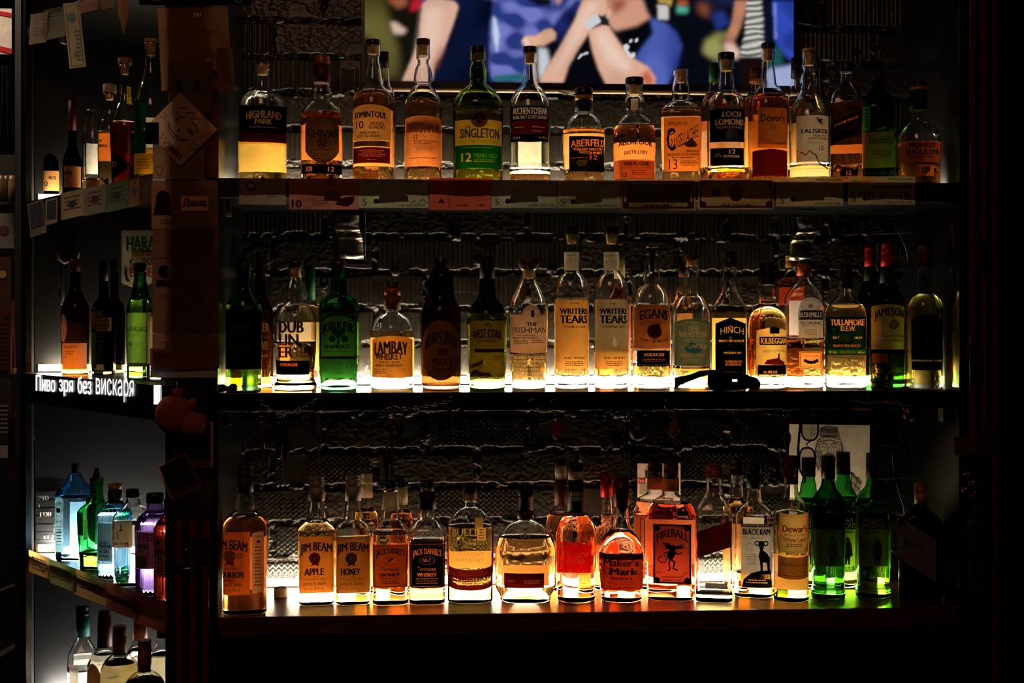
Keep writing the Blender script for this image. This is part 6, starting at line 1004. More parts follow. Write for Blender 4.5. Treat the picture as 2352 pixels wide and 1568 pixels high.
    P([(1300, 140), (1510, 85), (1570, 190), (1500, 350), (1560, 440), (1030, 440), (1130, 270), (1200, 160)], '05080f', 2)
    P([(1510, 88), (1590, 110), (1650, 160), (1678, 230), (1660, 320), (1600, 440), (1530, 440), (1500, 350), (1430, 300), (1480, 230), (1530, 170)], '2e3f92', 3, c2='5a6cc4', pat=np.clip(n2 * 1.6 - .3, 0, 1))
    P([(1160, 0), (1290, -10), (1300, 60), (1240, 100), (1180, 190), (1140, 250), (1090, 340), (1060, 430), (935, 430), (960, 380), (1040, 250), (1120, 110)], 'eab69c', 2, .1, n2)
    P([(1130, 130), (1160, 60), (1200, 10), (1240, 5), (1230, 60), (1150, 190), (1060, 330), (1000, 400)], 'f6d2be', 5)
    P([(1290, -10), (1470, -10), (1490, 50), (1512, 88), (1440, 130), (1330, 158), (1295, 120)], 'e0a488', 3, .1, n2)
    P([(1300, -10), (1400, -10), (1380, 40), (1320, 80)], 'a85c48', 5)
    P([(1190, 155), (1290, 120), (1330, 190), (1380, 260), (1440, 308), (1500, 340), (1538, 395), (1535, 440), (1285, 440), (1240, 350), (1210, 260)], 'eab69c', 2, .08, n2)
    P([(1220, 170), (1280, 160), (1350, 260), (1420, 330), (1400, 380), (1290, 320)], 'f8d8c4', 6); P([(1450, 400), (1500, 350), (1540, 420), (1500, 440)], 'd06a50', 4)
    P([(1170, 120), (1215, 80), (1240, 70), (1262, 110), (1240, 125), (1190, 156)], 'd8dce4', 1.2); P([(1238, 72), (1292, 98), (1300, 135), (1265, 130)], '1c2028', 1.2)
    P([(1283, 60), (1300, 45), (1312, 60), (1300, 98), (1284, 90)], 'f0bca4', 2)
    for q in ([(1370, 235), (1390, 225), (1405, 240), (1395, 260), (1410, 275), (1432, 270), (1436, 290), (1412, 298), (1398, 285), (1380, 262)], [(1403, 205), (1418, 198), (1420, 212), (1406, 218)], [(1432, 200), (1446, 194), (1448, 210), (1434, 216)], [(1134, 305), (1150, 282), (1190, 268), (1192, 276), (1156, 290), (1140, 308)]): P(q, 'e4e6ea', 1)
    P([(1550, 20), (1605, 20), (1608, 98), (1555, 95)], 'd8d4d0', 2); P([(1552, -10), (1630, -10), (1620, 30), (1600, 10), (1560, 12)], 'c8a850', 2); P([(1650, 20), (1712, 30), (1705, 62), (1655, 60)], '58b8a0', 3); P([(1650, -5), (1700, -5), (1715, 15), (1670, 25)], 'c06038', 3)
    P([(1730, 0), (1830, 0), (1900, 30), (1880, 120), (1820, 100)], '1c1830', 4); P([(1760, 10), (1815, 10), (1820, 80), (1770, 60)], '8a4a30', 5)
    P([(1840, 60), (1900, 50), (1930, 110), (1860, 150)], '24388a', 4)
    P([(1800, 200), (1860, 160), (1920, 158), (1940, 250), (1890, 330), (1840, 300), (1785, 260)], '8a8a50', 4, .4, n1)
    P([(1960, -10), (2030, -10), (1990, 120), (1950, 210), (1985, 270), (1965, 300), (1900, 240), (1905, 190), (1940, 110)], 'c48468', 2.5, .15)
    P([(1895, 225), (1940, 215), (1982, 260), (1970, 292), (1930, 280)], 'f0d0c0', 4)
    P([(2015, -10), (2100, -10), (2118, 120), (2112, 285), (1978, 285), (2012, 160)], '6a6a62', 2, c2='d8d8d0', pat=.5 + .5 * np.sin(py * .45 + (px - 1720) * .08 + n1 * 2.5))
    P([(2100, -10), (2180, -10), (2190, 240), (2110, 250)], '0a1028', 3); P([(1985, 290), (2110, 290), (2110, 430), (1985, 430)], '1a0c08', 4)
    P([(2155, -10), (2290, -10), (2280, 320), (2180, 240)], '2e46b0', 3, .25); P([(2162, 0), (2176, 0), (2178, 190), (2164, 190)], '7c90f0', 2)
    P([(2125, 420), (2120, 360), (2160, 330), (2270, 326), (2270, 445), (2130, 445)], 'a8b4e0', 3); P([(2110, 240), (2200, 230), (2210, 330), (2120, 340)], '1c5a58', 4)
    return img, Wd, Hh
img, Wd, Hh = tv_picture()
x = np.linspace(a0.x, a1.x, Wd + 1) - T0.x; z = np.linspace(zb, zt, Hh + 1) - T0.z
Xg, Zg = np.meshgrid(x, z, indexing='ij'); v = np.stack([Xg, np.zeros_like(Xg), Zg], -1).reshape(-1, 3); I = np.arange((Wd + 1) * (Hh + 1)).reshape(Wd + 1, Hh + 1)
q = np.stack([I[:-1, :-1], I[1:, :-1], I[1:, 1:], I[:-1, 1:]], -1).reshape(-1, 4)
me = bpy.data.meshes.new('screen'); me.from_pydata(v.tolist(), [], q.tolist()); me.update()
vc = np.zeros((Wd + 1, Hh + 1, 4)); vc[..., 3] = 1; pi_ = np.pad(img, ((0, 1), (0, 1), (0, 0)), mode='edge'); vc[..., :3] = pi_
ca_ = me.color_attributes.new('picture', 'FLOAT_COLOR', 'POINT'); ca_.data.foreach_set('color', vc.ravel())
mt, nt, out = newmat('screen_picture'); e = nt.nodes.new('ShaderNodeEmission'); at_ = nt.nodes.new('ShaderNodeAttribute'); at_.attribute_name = 'picture'
nt.links.new(at_.outputs['Color'], e.inputs[0]); e.inputs[1].default_value = .66; nt.links.new(e.outputs[0], out.inputs[0]); me.materials.append(mt)
scr = bpy.data.objects.new('screen', me); COL.objects.link(scr); scr.parent = tv

# steel straps of the television mount seen under the top shelf
def strap(label, xa, xb, dx, d=.2):
    c = W((xa + xb) / 2, 540, d); o = empty('steel_bracket', c); tag(o, label, 'bracket', 'curved steel brackets under the top shelf')
    w = (xb - xa) / 2 * .00113; m = MB(); v = []; f = []
    P_ = [(488, .02, 0), (505, .012, 0), (519, -.004, 0), (524, -.003, .2), (533, .010, .35), (539, .006, .6), (543, .007, .7), (551, .020, .8), (565, .014, .9), (582, .008, 1), (586, .010, 1), (592, .020, 1)]
    n = 40; ys = np.linspace(488, 592, n); yy = pchip([p[0] for p in P_], [p[1] for p in P_], ys); sx = pchip([p[0] for p in P_], [p[2] for p in P_], ys) * dx * .00113
    for i in range(n):
        z_ = W(0, ys[i], d).z - c.z
        v += [(-w + sx[i], yy[i], z_), (w + sx[i], yy[i], z_), (w + sx[i], yy[i] + .0025, z_), (-w + sx[i], yy[i] + .0025, z_)]
    for i in range(n - 1):
        a = 4 * i; b = a + 4
        for k in range(4): f.append((a + k, a + (k + 1) % 4, b + (k + 1) % 4, b + k))
    m.add(v, f + [(0, 1, 2, 3), (4 * n - 1, 4 * n - 2, 4 * n - 3, 4 * n - 4)], metal(), True); m.build('strap', o)
    s_ = MB(); s_.lathe([(0, .0035), (.0015, .0035), (.002, .002)], chrome(), M=Matrix.Translation((0, .018, W(0, 491, d).z - c.z)) @ Matrix.Rotation(math.pi / 2, 4, 'X'), n=16); s_.build('screw', o)
    return o
strap('curved steel bracket under the top shelf left of centre', 770, 822, 10)
strap('curved steel bracket under the top shelf above the grey arched label bottle', 1836, 1884, -18)
c = W(806, 545, .30); o = empty('cable_cover', c); tag(o, 'black wall box with a thin steel edge behind the left curved bracket', 'box')
m = MB(); m.box((-.045, -.006, W(0, 604, .3).z - c.z), (.036, .02, W(0, 480, .3).z - c.z), matblack()); m.build('cover', o)
m = MB(); zz = W(0, 604, .3).z - c.z; m.box((-.01, -.009, zz - .0012), (.0372, -.0062, zz + .0005), metal()); m.box((.036, -.009, zz + .0005), (.0372, -.0062, W(0, 480, .3).z - c.z), metal()); m.build('edge_trim', o)

# clear plastic shelf clips
for i, (px, py, f, lb) in enumerate(((521, 967, W, 'clear plastic clip under the left end of the middle shelf'), (2105, 957, W, 'clear plastic clip under the middle shelf left of the corner clip'), (2173, 962, W, 'clear plastic clip at the right end under the middle shelf'), (524, 472, W, 'clear plastic clip under the left end of the top shelf'), (142, 128, WL, 'clear plastic clip under the topmost corner shelf'), (194, 523, WL, 'clear plastic clip under the upper corner shelf'), (158, 925, WL, 'clear plastic clip under the lit sign shelf'))):
    sh_z = {0: SH[2] - .042, 1: SH[2] - .042, 2: SH[2] - .042, 3: SH[1] - .045, 4: SH['l0'] - .02, 5: SH['l1'] - .012, 6: SH['l2'] - .012}[i]
    p = f(px, py, .05); o = MB(); o.box((-.006, 0, -.034), (.006, .002, 0), plastic()); o.box((-.006, 0, -.036), (.006, .03, -.034), plastic()); o.box((-.0075, 0, -.034), (-.0062, .03, 0), plastic())
    ob = o.build('shelf_clip', None, (p.x, p.y, sh_z - .0005)); tag(ob, lb, 'clip', 'clear clips under the shelves')

# ------------------------------------------------------------------ hanging keys and trinkets on the middle shelf edge
KD = -.010
def P3(x, y, o, d=KD): return W(x, y, d) - o
def ringm(m, c, r, w, mat, tilt=0, n=24, ry=None):
    ry = ry or r
    pts = [c + Vector((r * math.cos(a) * math.cos(tilt), r * math.cos(a) * math.sin(tilt), ry * math.sin(a))) for a in np.linspace(0, 2 * math.pi, n, endpoint=False)]
    m.tube(pts, w, mat, n=8, closed=True)
def chain(label, pts, link=9):
    org = W(pts[0][0], pts[0][1], KD); m = MB(); path = [Vector(p) for p in pts]; L_ = []
    for a, b in zip(path[:-1], path[1:]):
        n = max(1, int((b - a).length / link)); L_ += [a + (b - a) * (i / n) for i in range(n)]
    L_.append(path[-1])
    for i in range(len(L_) - 1):
        a, b = P3(L_[i].x, L_[i].y, org), P3(L_[i + 1].x, L_[i + 1].y, org); mid = (a + b) / 2; u = (b - a).normalized(); ln = (b - a).length * .64
        w = Vector((0, 1, 0)) if i % 2 else Vector((u.z, 0, -u.x)); w.normalize()
        pp_ = [mid + u * (ln * math.cos(t)) + w * (.0032 * math.sin(t)) for t in np.linspace(0, 2 * math.pi, 14, endpoint=False)]; m.tube(pp_, .0009, chrome(), n=6, closed=True)
    ob = m.build('chain', None, org); tag(ob, label, 'chain'); return ob
chain('thin steel chain sagging from the middle shelf edge at the left', [(598, 920), (612, 934), (632, 946), (655, 950), (680, 942), (705, 928), (722, 920)])
chain('steel chain hanging from the middle shelf edge left of centre', [(898, 918), (908, 932), (924, 938), (950, 937), (985, 932), (1015, 925), (1040, 920)])
def keyring(label, cx, cy, r, items, rm=None):
    org = W(cx, cy, KD); o = empty('key_ring', org); tag(o, label, 'key ring'); s = .00101
    m = MB(); ringm(m, Vector((0, 0, 0)), r * s, .0011, rm or chrome(), .2); m.build('ring', o)
    for it in items:
        k, x, y0, y1 = it[:4]; x -= cx; z0, z1 = -(y0 - cy) * s, -(y1 - cy) * s; x *= s; mt = it[4] if len(it) > 4 else solid('dark_steel', '3a3630', .35, .9)
        b = MB(); yo = -.001 * (items.index(it) + 1)
        if k == 'key':
            R_ = .009; b.lathe([(0, R_), (.0018, R_), (.002, R_ * .8)], mt, M=Matrix.Translation((x, yo, z0 - R_)) @ Matrix.Rotation(math.pi / 2, 4, 'X'), n=20)
            b.box((x - .003, yo - .0018, z1), (x + .003, yo, z0 - 1.7 * R_), mt)
            for j in range(4): b.box((x + .003, yo - .0018, z1 + .003 + j * .004), (x + .0055 - .001 * (j % 2), yo, z1 + .005 + j * .004), mt)
        elif k == 'drop':
            h = z0 - z1; pr = [(h * t, max(.0004, .0125 * math.sin(math.pi * (1 - t) ** 1.6) ** .8 if t < 1 else .0004)) for t in np.linspace(0.0, 1, 16)]
            b.lathe(pr, mt, M=Matrix.Translation((x, yo - .004, z1)) @ Matrix.Diagonal((1, .4, 1, 1)), n=24)
        elif k == 'rod': b.tube([(x, yo, z0), (x, yo, z1)], .0016, mt); b.tube([(x, yo, z1), (x + .001, yo, z1 - .004)], .0008, mt)
        elif k == 'vial':
            b.lathe([(z1, .002), (z1 + .002, .007), (z1 + (z0 - z1) * .7, .0075), (z1 + (z0 - z1) * .8, .004), (z0, .0035)], mt, M=Matrix.Translation((x, yo - .007, 0)), n=20)
        elif k == 'ball': R_ = (z0 - z1) / 2; b.lathe([(z1 + R_ + R_ * math.sin(a), max(.0003, R_ * math.cos(a))) for a in np.linspace(-math.pi / 2, math.pi / 2, 14)], mt, M=Matrix.Translation((x, yo - R_ * .8, 0)), n=24)
        elif k == 'blob':
            h = z0 - z1; b.lathe([(z1 + h * t, max(.0004, min(h * .2, .008) * math.sin(math.pi * t) ** .6 * (1 - .3 * math.sin(6 * t)))) for t in np.linspace(0.001, .999, 16)], mt, M=Matrix.Translation((x, yo - .006, 0)) @ Matrix.Diagonal((1, .5, 1, 1)), n=24)
        b.build({'key': 'key', 'drop': 'drop_fob', 'rod': 'rod', 'vial': 'vial', 'ball': 'ball_charm', 'blob': 'fob'}[k], o)
    return o
dk = solid('black_rubber', '14110f', .5); rst = solid('rusty_steel', '6a4436', .4, .7)
keyring('key ring with a copper opener tag hanging under the left chain', 600, 962, 7, [('key', 600, 968, 1055, rst), ('rod', 606, 970, 1035, rst)])
keyring('clear vial with a green core hanging from the left chain', 640, 953, 6, [('vial', 641, 958, 1050, solid('green_tinted_vial', '0c3a1c', .15)), ('blob', 656, 960, 1062, dk)])
keyring('large thin ring with a long copper rod under the middle shelf', 732, 930, 15, [('rod', 732, 944, 1060, rst), ('key', 720, 944, 1000)])
keyring('bunch of dark keys and a black fob hanging left of centre', 894, 944, 9, [('rod', 892, 950, 1000), ('blob', 918, 965, 1010, dk), ('blob', 889, 1020, 1100, dk), ('key', 900, 960, 1090, rst)])
keyring('two dark keys on a ring hanging above the black square label bottle', 1045, 925, 16, [('key', 1033, 940, 1012), ('key', 1058, 940, 1018), ('blob', 1045, 940, 985, dk)])
keyring('small double ring with a thin key and dark charm right of centre', 1227, 928, 13, [('blob', 1231, 942, 980, dk), ('rod', 1228, 975, 1015), ('key', 1222, 942, 1000)])
keyring('bright key ring with a translucent red drop fob', 1276, 932, 15, [('rod', 1276, 947, 965, chrome()), ('drop', 1278, 958, 1009, solid('red_translucent_fob', '9a2418', .15, .0, (20, .1), 0, .5))], chrome())
keyring('cluster of black round charms hanging above the waxed bottles', 1446, 952, 8, [('rod', 1450, 958, 1100), ('blob', 1436, 978, 1020, dk), ('ball', 1462, 965, 1010, dk), ('blob', 1450, 1015, 1062, dk)])
keyring('ring with an amber coloured drop fob right of the black charms', 1540, 928, 15, [('drop', 1548, 948, 1008, solid('amber_fob', '8a5a20', .2, 0, (20, .1), 0, .5)), ('rod', 1540, 943, 958)])
keyring('ring with a shiny copper ball charm under the right part of the middle shelf', 2082, 935, 8, [('ball', 2083, 934, 964, solid('copper_ball', '9a5030', .15, 1)), ('key', 2070, 975, 1045), ('rod', 2078, 965, 1040), ('blob', 2096, 985, 1050, solid('dark_red_leather', '3a1410', .5))])
keyring('dark red trinket hanging left of the eyeglasses', 1805, 948, 8, [('key', 1808, 955, 1015, rst), ('blob', 1806, 985, 1040, solid('dark_red_leather', '3a1410', .5))])
chain('fine chain draped to the copper ball charm under the middle shelf', [(1948, 918), (1990, 926), (2030, 922), (2074, 928)], 6)

# eyeglasses hanging by one temple
org = W(1850, 1010, KD - .012); o = empty('eyeglasses', org); tag(o, 'black framed eyeglasses hanging upright in front of the pencil portrait', 'eyeglasses')
fm = solid('black_acetate', '0c0b0b', .2)
for nm, cx, cyy, rx, ry in (('rim', 1860, 980, 19, 31), ('rim', 1854, 1060, 18, 32)):
    m = MB(); pts = []
    for a in np.linspace(0, 2 * math.pi, 36, endpoint=False):
        c, s_ = math.cos(a), math.sin(a); pts.append(P3(cx + math.copysign(abs(c) ** .7, c) * rx, cyy + math.copysign(abs(s_) ** .7, s_) * ry, org, KD - .012))
    m.tube(pts, .0022, fm, closed=True); rr = m.build(nm, o)
    v = [Vector(p) for p in pts]; mm = MB(); tg, ntt, ou = newmat('thin_lens'); b1 = ntt.nodes.new('ShaderNodeBsdfTransparent'); b2 = ntt.nodes.new('ShaderNodeBsdfGlossy'); b2.inputs['Roughness'].default_value = .02; mx = ntt.nodes.new('ShaderNodeMixShader'); mx.inputs[0].default_value = .06
    b1.inputs[0].default_value = (.82, .82, .82, 1); ntt.links.new(b1.outputs[0], mx.inputs[1]); ntt.links.new(b2.outputs[0], mx.inputs[2]); ntt.links.new(mx.outputs[0], ou.inputs[0])
    mm.add(v + [p + Vector((0, .0012, 0)) for p in v], [tuple(range(36)), tuple(range(36, 72))[::-1]], tg); mm.build('lens', rr)
m = MB(); m.tube([P3(1862, 1012, org, KD - .014), P3(1852, 1020, org, KD - .016), P3(1858, 1029, org, KD - .014)], .002, fm); m.build('bridge', o)
m = MB(); m.tube([P3(1846, 952, org, KD - .012), P3(1838, 975, org, KD - .006), P3(1834, 1020, org, KD - .008), P3(1833, 1065, org, KD - .01), P3(1828, 1095, org, KD - .01)], [.003, .003, .0028, .0035, .004], fm); m.build('temple', o)
m = MB(); m.tube([P3(1842, 1085, org, KD - .012), P3(1850, 1100, org, KD), P3(1846, 1108, org, KD + .004)], .003, fm); m.build('temple', o)

BEARD = []
_r = random.Random(11)
for i in range(46):
    t = i / 45; x = 1874 + 60 * t + _r.uniform(-2, 2); y = 1040 + _r.uniform(-6, 10); BEARD.append(('l', [(x, y), (x + (1903 - x) * .12, y + 16), (x + (1903 - x) * .3, y + 34 + _r.uniform(-6, 6))], .8, _r.choice(['grey', 'dgrey', 'dgrey'])))
for i in range(16): x = 1873 + _r.uniform(0, 8) + (52 if i % 2 else 0); y = 1012 + _r.uniform(0, 30); BEARD.append(('l', [(x, y), (x + _r.uniform(-3, 3), y + 18)], .8, 'dgrey'))
for i in range(10): y = 984 + 2 * i; BEARD.append(('l', [(1880 + abs(5 - i), y), (1926 - abs(4 - i), y + 1)], .6, 'dgrey'))
# pencil portrait and small poster behind the bottles of the wooden shelf
S = 'dgrey'
flat('pencil_portrait', 'creased paper with a pencil portrait of a bearded man in a cap', 'drawing', 1812, 975, 1997, 1140, 'd8ccb4', [
    ('p', [(1876, 1000), (1882, 984), (1898, 978), (1914, 982), (1924, 992), (1928, 1006), (1912, 1002), (1892, 1004)], 'grey', 1), ('l', [(1876, 1012), (1890, 1004), (1912, 1003), (1930, 1010), (1924, 1016), (1906, 1010), (1882, 1014), (1876, 1012)], 2, S), ('t', 'METALLICA', 1882, 1922, 986, 994, 'ink', -2),
    ('l', [(1884, 1020), (1892, 1017), (1900, 1021)], 2, S), ('l', [(1907, 1021), (1915, 1017), (1924, 1020)], 2, S), ('r', 1892, 1027, 8, .9, 'grey', 2, 6), ('r', 1915, 1027, 8, .9, 'grey', 2, 6), ('l', [(1887, 1027), (1892, 1025), (1897, 1027)], 1.6, 'ink'), ('l', [(1910, 1027), (1915, 1025), (1920, 1027)], 1.6, 'ink'), ('p', [(1884, 1032), (1890, 1036), (1888, 1046), (1882, 1042)], 'grey', 1), ('p', [(1920, 1034), (1926, 1032), (1926, 1044), (1919, 1046)], 'grey', 1), ('l', [(1903, 1022), (1900, 1036), (1906, 1040)], 1.5, S), ('l', [(1892, 1046), (1902, 1042), (1914, 1046)], 2.5, S),
    ('l', [(1878, 1014), (1872, 1034), (1874, 1060), (1880, 1080)], 2.5, S), ('l', [(1930, 1014), (1936, 1036), (1934, 1060)], 2.5, S), ('l', [(1884, 1046), (1888, 1070), (1898, 1084), (1910, 1080), (1922, 1048)], 2, S), ('l', [(1890, 1052), (1896, 1072), (1904, 1078)], 1.5, 'grey'), ('l', [(1900, 1050), (1904, 1070)], 1.5, 'grey'), ('l', [(1912, 1050), (1910, 1072)], 1.5, 'grey'),
    ('p', [(1950, 1080), (1980, 1106), (1976, 1138), (1940, 1120)], 'grey', 1), ('l', [(1952, 1084), (1978, 1110)], 2, 'ink'), ('l', [(1948, 1096), (1974, 1122)], 2, 'ink'), ('l', [(1960, 1084), (1950, 1118)], 2, 'ink'), ('l', [(1972, 1094), (1962, 1126)], 2, 'ink'), ('l', [(1862, 985), (1868, 984), (1870, 1002), (1863, 1004), (1862, 985)], 1.2, S), ('r', 1970, 1132, 9, 1.2, S)] + BEARD, d=0, wave=.0018, ang=.8, mat=solid('drawing_paper', 'f0e6d0', .8), plane=lambda x, y, dd: W(x, y, .272 + .072 * (y - 975) / 165 + dd))
flat('event_poster', 'small white poster with a red exit tag behind the twin red-orange flasks', 'poster', 1464, 1064, 1563, 1180, 'white', [('t', 'THIS', 1484, 1500, 1070, 1074, 'ink'), ('t', 'R', 1482, 1496, 1080, 1096, 'ink', 0, 0, {'bold': .06}), ('a', 1463, 1482, 1098, 1110, 'red'), ('t', 'Exit', 1465, 1480, 1100, 1108, 'pale', {'layer': 3}), ('r', 1486, 1105, 9, 1.5, 'ink'), ('p', [(1470, 1112), (1486, 1108), (1490, 1136), (1468, 1134)], 'grey'), ('l', [(1550, 1068), (1554, 1078), (1550, 1088), (1558, 1098)], 2, 'ink'), ('n', 1545, 1560, 1110, 1130, 3, 'grey')], d=0, mat=solid('white_poster', 'e8e2d4', .7), plane=lambda x, y, dd: W(x, y, .318 + .03 * (y - 1064) / 116 + dd))

# small things standing on the shelves
c = W(645, HZ, .20); o = empty('screw_lid', (c.x, c.y, SH[3])); tag(o, 'loose white ridged bottle cap standing on the wooden shelf', 'bottle cap')
m = MB(); pr = [(0.0002, .0165), (.003, .0172)] + [(z_, .0172 - (.0006 if i % 2 else 0)) for i, z_ in enumerate(np.linspace(.005, .02, 9))] + [(.022, .0168), (.0235, .015), (.0238, .008)]
m.lathe(pr, solid('white_cap_plastic', 'd8cdb8', .5), n=40); m.build('lid', o)
# black folded gadget with a strap
c = W(1645, HZ, .045); o = empty('folded_headlamp', (c.x, c.y, SH[2])); tag(o, 'black folded headlamp with a stiff strap lying on the middle shelf', 'headlamp')
gz = lambda y: EYE + (HZ - y) * 1.02e-3 - SH[2]; gx = lambda x: (x - 1645) * 1.02e-3
gm_ = solid('black_gadget_plastic', '0b0a0a', .35)
def slab(name, pts, y0, y1, par=None, bev=.003):
    m = MB(); n = len(pts); v = [(gx(x), y0, max(gz(y), .0006)) for x, y in pts] + [(gx(x), y1, max(gz(y), .0006)) for x, y in pts]
    m.add(v, [tuple(range(n)), tuple(range(n, 2 * n))[::-1]] + [(i, n + i, n + (i + 1) % n, (i + 1) % n) for i in range(n)], gm_); ob = m.build(name, par or o); md = ob.modifiers.new('round', 'BEVEL'); md.width = bev; md.segments = 3; return ob
slab('strap', [(1546, 868), (1590, 858), (1606, 852), (1640, 849), (1655, 856), (1612, 864), (1560, 884), (1549, 894), (1546, 890)], -.012, .012)
slab('lamp_body', [(1622, 858), (1650, 853), (1698, 856), (1718, 862), (1722, 878), (1718, 893), (1668, 897), (1626, 896), (1620, 880)], -.02, .018)
slab('hinge_end', [(1716, 862), (1738, 868), (1747, 880), (1745, 892), (1730, 897), (1716, 890)], -.014, .014)
m = MB(); m.box((gx(1678), -.0215, gz(876)), (gx(1689), -.0201, gz(871)), emit('glint_plate_glow', (1, .9, .7), 3)); m.build('glint_plate', o)  # small glowing plate imitates a bright light reflex on the body
c = W(522, HZ, .03); o = empty('small_figurine', (c.x, c.y, SH[2])); tag(o, 'small knobbly black trinket at the left end of the middle shelf', 'trinket'); m = MB()
R_ = random.Random(4)
for i in range(7):
    r = R_.uniform(.006, .010); cx_, cy_ = R_.uniform(-.018, .02), R_.uniform(-.006, .006)
    m.lathe([(r + r * math.sin(a), max(.0003, r * math.cos(a))) for a in np.linspace(-math.pi / 2, math.pi / 2, 10)], solid('black_gloss', '0c0a0a', .12), c=(cx_, cy_, 0.0005), n=16)
m.build('body', o)
c = WL(245, HZ, .03); o = empty('dark_figurine', (c.x, c.y, SH['l1'])); tag(o, 'tiny brown figurine in front of the red liquor on the upper corner shelf', 'figurine'); m = MB(); b_ = solid('brown_ceramic', '4a2a18', .3)
m.lathe([(0.0003, .006), (.004, .007), (.012, .004), (.018, .006), (.024, .003), (.026, .0005)], b_, n=20); m.build('body', o); m = MB(); m.tube([(-.004, 0, .012), (-.011, 0, .02), (-.012, 0, .026)], .0018, b_); m.build('arm', o)
c = WL(212, HZ, .04); o = empty('label_pot', (c.x, c.y, SH['l1'])); tag(o, 'small lidded jar with a tan label in front of the empty uncorked bottle', 'jar'); m = MB(); m.lathe([(0.0004, .014), (.002, .016), (.03, .016)], paper('tan'), n=28); m.build('body', o); m = MB(); m.lathe([(.0302, .0165), (.036, .0165), (.0365, .014)], foil('grey', .4), n=28); m.build('lid', o)

# hook with jigger and cable on the corner's back panel
c = W(160, 590, YBK - .03); o = empty('wall_hook', c); tag(o, 'black double hook on the back panel above the brown bottle', 'hook')
m = MB(); m.box((-.008, .005, -.02), (.008, .03, .045), black()); m.build('plate', o)
for s_ in (-1, 1):
    m = MB(); m.tube([(0, 0, -.012), (s_ * .012, -.01, -.018), (s_ * .026, -.014, -.008), (s_ * .030, -.016, .012)], .0035, solid('pale_enamel', 'b8a890', .3)); m.build('prong', o)
c = W(142, 640, YBK - .05); o = empty('audio_cable', c); tag(o, 'thin cable with a grey plug hanging from the double hook', 'cable')
m = MB(); m.tube([(-.002, 0, .045), (-.001, 0, 0), (.001, 0, -.03)], .0022, dk); m.build('cord', o); m = MB(); m.lathe([(-.075, .003), (-.07, .007), (-.03, .0075), (-.028, .006)], solid('grey_plug', '6a665e', .4, .5), n=20); m.build('plug', o)

# cables and plastic spoons by the right end
c = W(2062, 520, .30); m = MB(); m.tube([W(2052, 480, .3) - c, W(2056, 510, .29) - c, W(2068, 540, .28) - c, W(2082, 572, .28) - c, W(2085, 600, .29) - c], .0022, solid('shiny_black_cable', '26221e', .15)); tag(m.build('cable', None, c), 'shiny black cable hanging behind the last bottles under the top shelf', 'cable')
c = W(2060, 1100, .32); m = MB(); m.tube([W(2052, 990, .3) - c, W(2050, 1060, .31) - c, W(2060, 1110, .3) - c, W(2076, 1165, .3) - c, W(2078, 1200, .3) - c], .003, solid('shiny_black_cable', '26221e', .15)); tag(m.build('cable', None, c), 'thick black cable hanging behind the dark gold capped bottle', 'cable')
for pts, lb in (([(2187, 508, 4), (2187, 530, 3), (2190, 560, 4), (2196, 585, 5), (2196, 600, 1)], 'upper clear plastic stirrer on the right side panel edge'), ([(2186, 612, 5), (2184, 625, 5), (2190, 640, 3), (2192, 655, 4)], 'lower clear plastic stirrer on the right side panel edge')):
    c = W(2190, 560, -.004); m = MB(); m.tube([W(x, y, -.004) - c for x, y, r in pts], [r * .0009 for x, y, r in pts], solid('smoky_plastic', '5a544a', .2, .2)); tag(m.build('stirrer', None, c), lb, 'stirrer')
# right pillar: faint bottle sign, card, bell ornament and figure cut-out
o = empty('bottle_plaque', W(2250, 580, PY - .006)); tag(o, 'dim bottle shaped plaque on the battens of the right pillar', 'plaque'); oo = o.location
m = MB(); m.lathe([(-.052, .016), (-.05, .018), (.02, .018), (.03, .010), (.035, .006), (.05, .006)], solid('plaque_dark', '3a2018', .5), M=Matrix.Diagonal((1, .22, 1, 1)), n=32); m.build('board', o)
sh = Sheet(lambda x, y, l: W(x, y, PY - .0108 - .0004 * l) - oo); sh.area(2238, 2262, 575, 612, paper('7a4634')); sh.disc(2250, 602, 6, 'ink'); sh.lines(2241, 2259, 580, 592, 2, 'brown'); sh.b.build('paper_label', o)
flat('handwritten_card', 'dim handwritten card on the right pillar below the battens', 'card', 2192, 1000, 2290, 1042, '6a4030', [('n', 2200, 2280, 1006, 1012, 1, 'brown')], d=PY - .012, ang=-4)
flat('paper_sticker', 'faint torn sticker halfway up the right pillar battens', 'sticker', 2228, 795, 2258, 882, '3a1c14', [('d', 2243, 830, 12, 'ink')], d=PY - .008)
c = W(2230, 1110, PY - .03); o = empty('bell_ornament', c); tag(o, 'cluster of shiny copper bells on the right pillar', 'ornament'); cb = solid('copper_ball', '9a5030', .15, 1)
for i, (dx, dz, r) in enumerate(((-.006, .022, .011), (.006, .0, .013), (-.012, -.014, .010), (.012, -.022, .009), (.0, -.03, .008))):
    m = MB(); m.lathe([(r * math.sin(a), max(.0003, r * math.cos(a))) for a in np.linspace(-math.pi / 2, math.pi / 2, 14)], cb, c=(dx, 0, dz), n=24); m.build('bell', o)
m = MB(); m.tube([(0, .012, .03), (0, .0, .0), (0, .005, -.035)], .0012, dk); m.build('string', o)
c = W(2243, 1265, PY - .02); o = empty('standing_figurine', c); tag(o, 'barely visible standing figure cut-out on the right pillar', 'figurine'); fg = solid('figure_brown', '2a140e', .6)
def body(name, pr, cx_, sx=1, sy=.4): m = MB(); m.lathe([(a, b) for a, b in pr], fg, M=Matrix.Translation((cx_, 0, 0)) @ Matrix.Diagonal((sx, sy, 1, 1)), n=24); m.build(name, o)
body('torso', [(-.02, .016), (.02, .018), (.055, .026), (.07, .022), (.076, .006), (.08, .008), (.10, .011), (.112, .003)], 0)
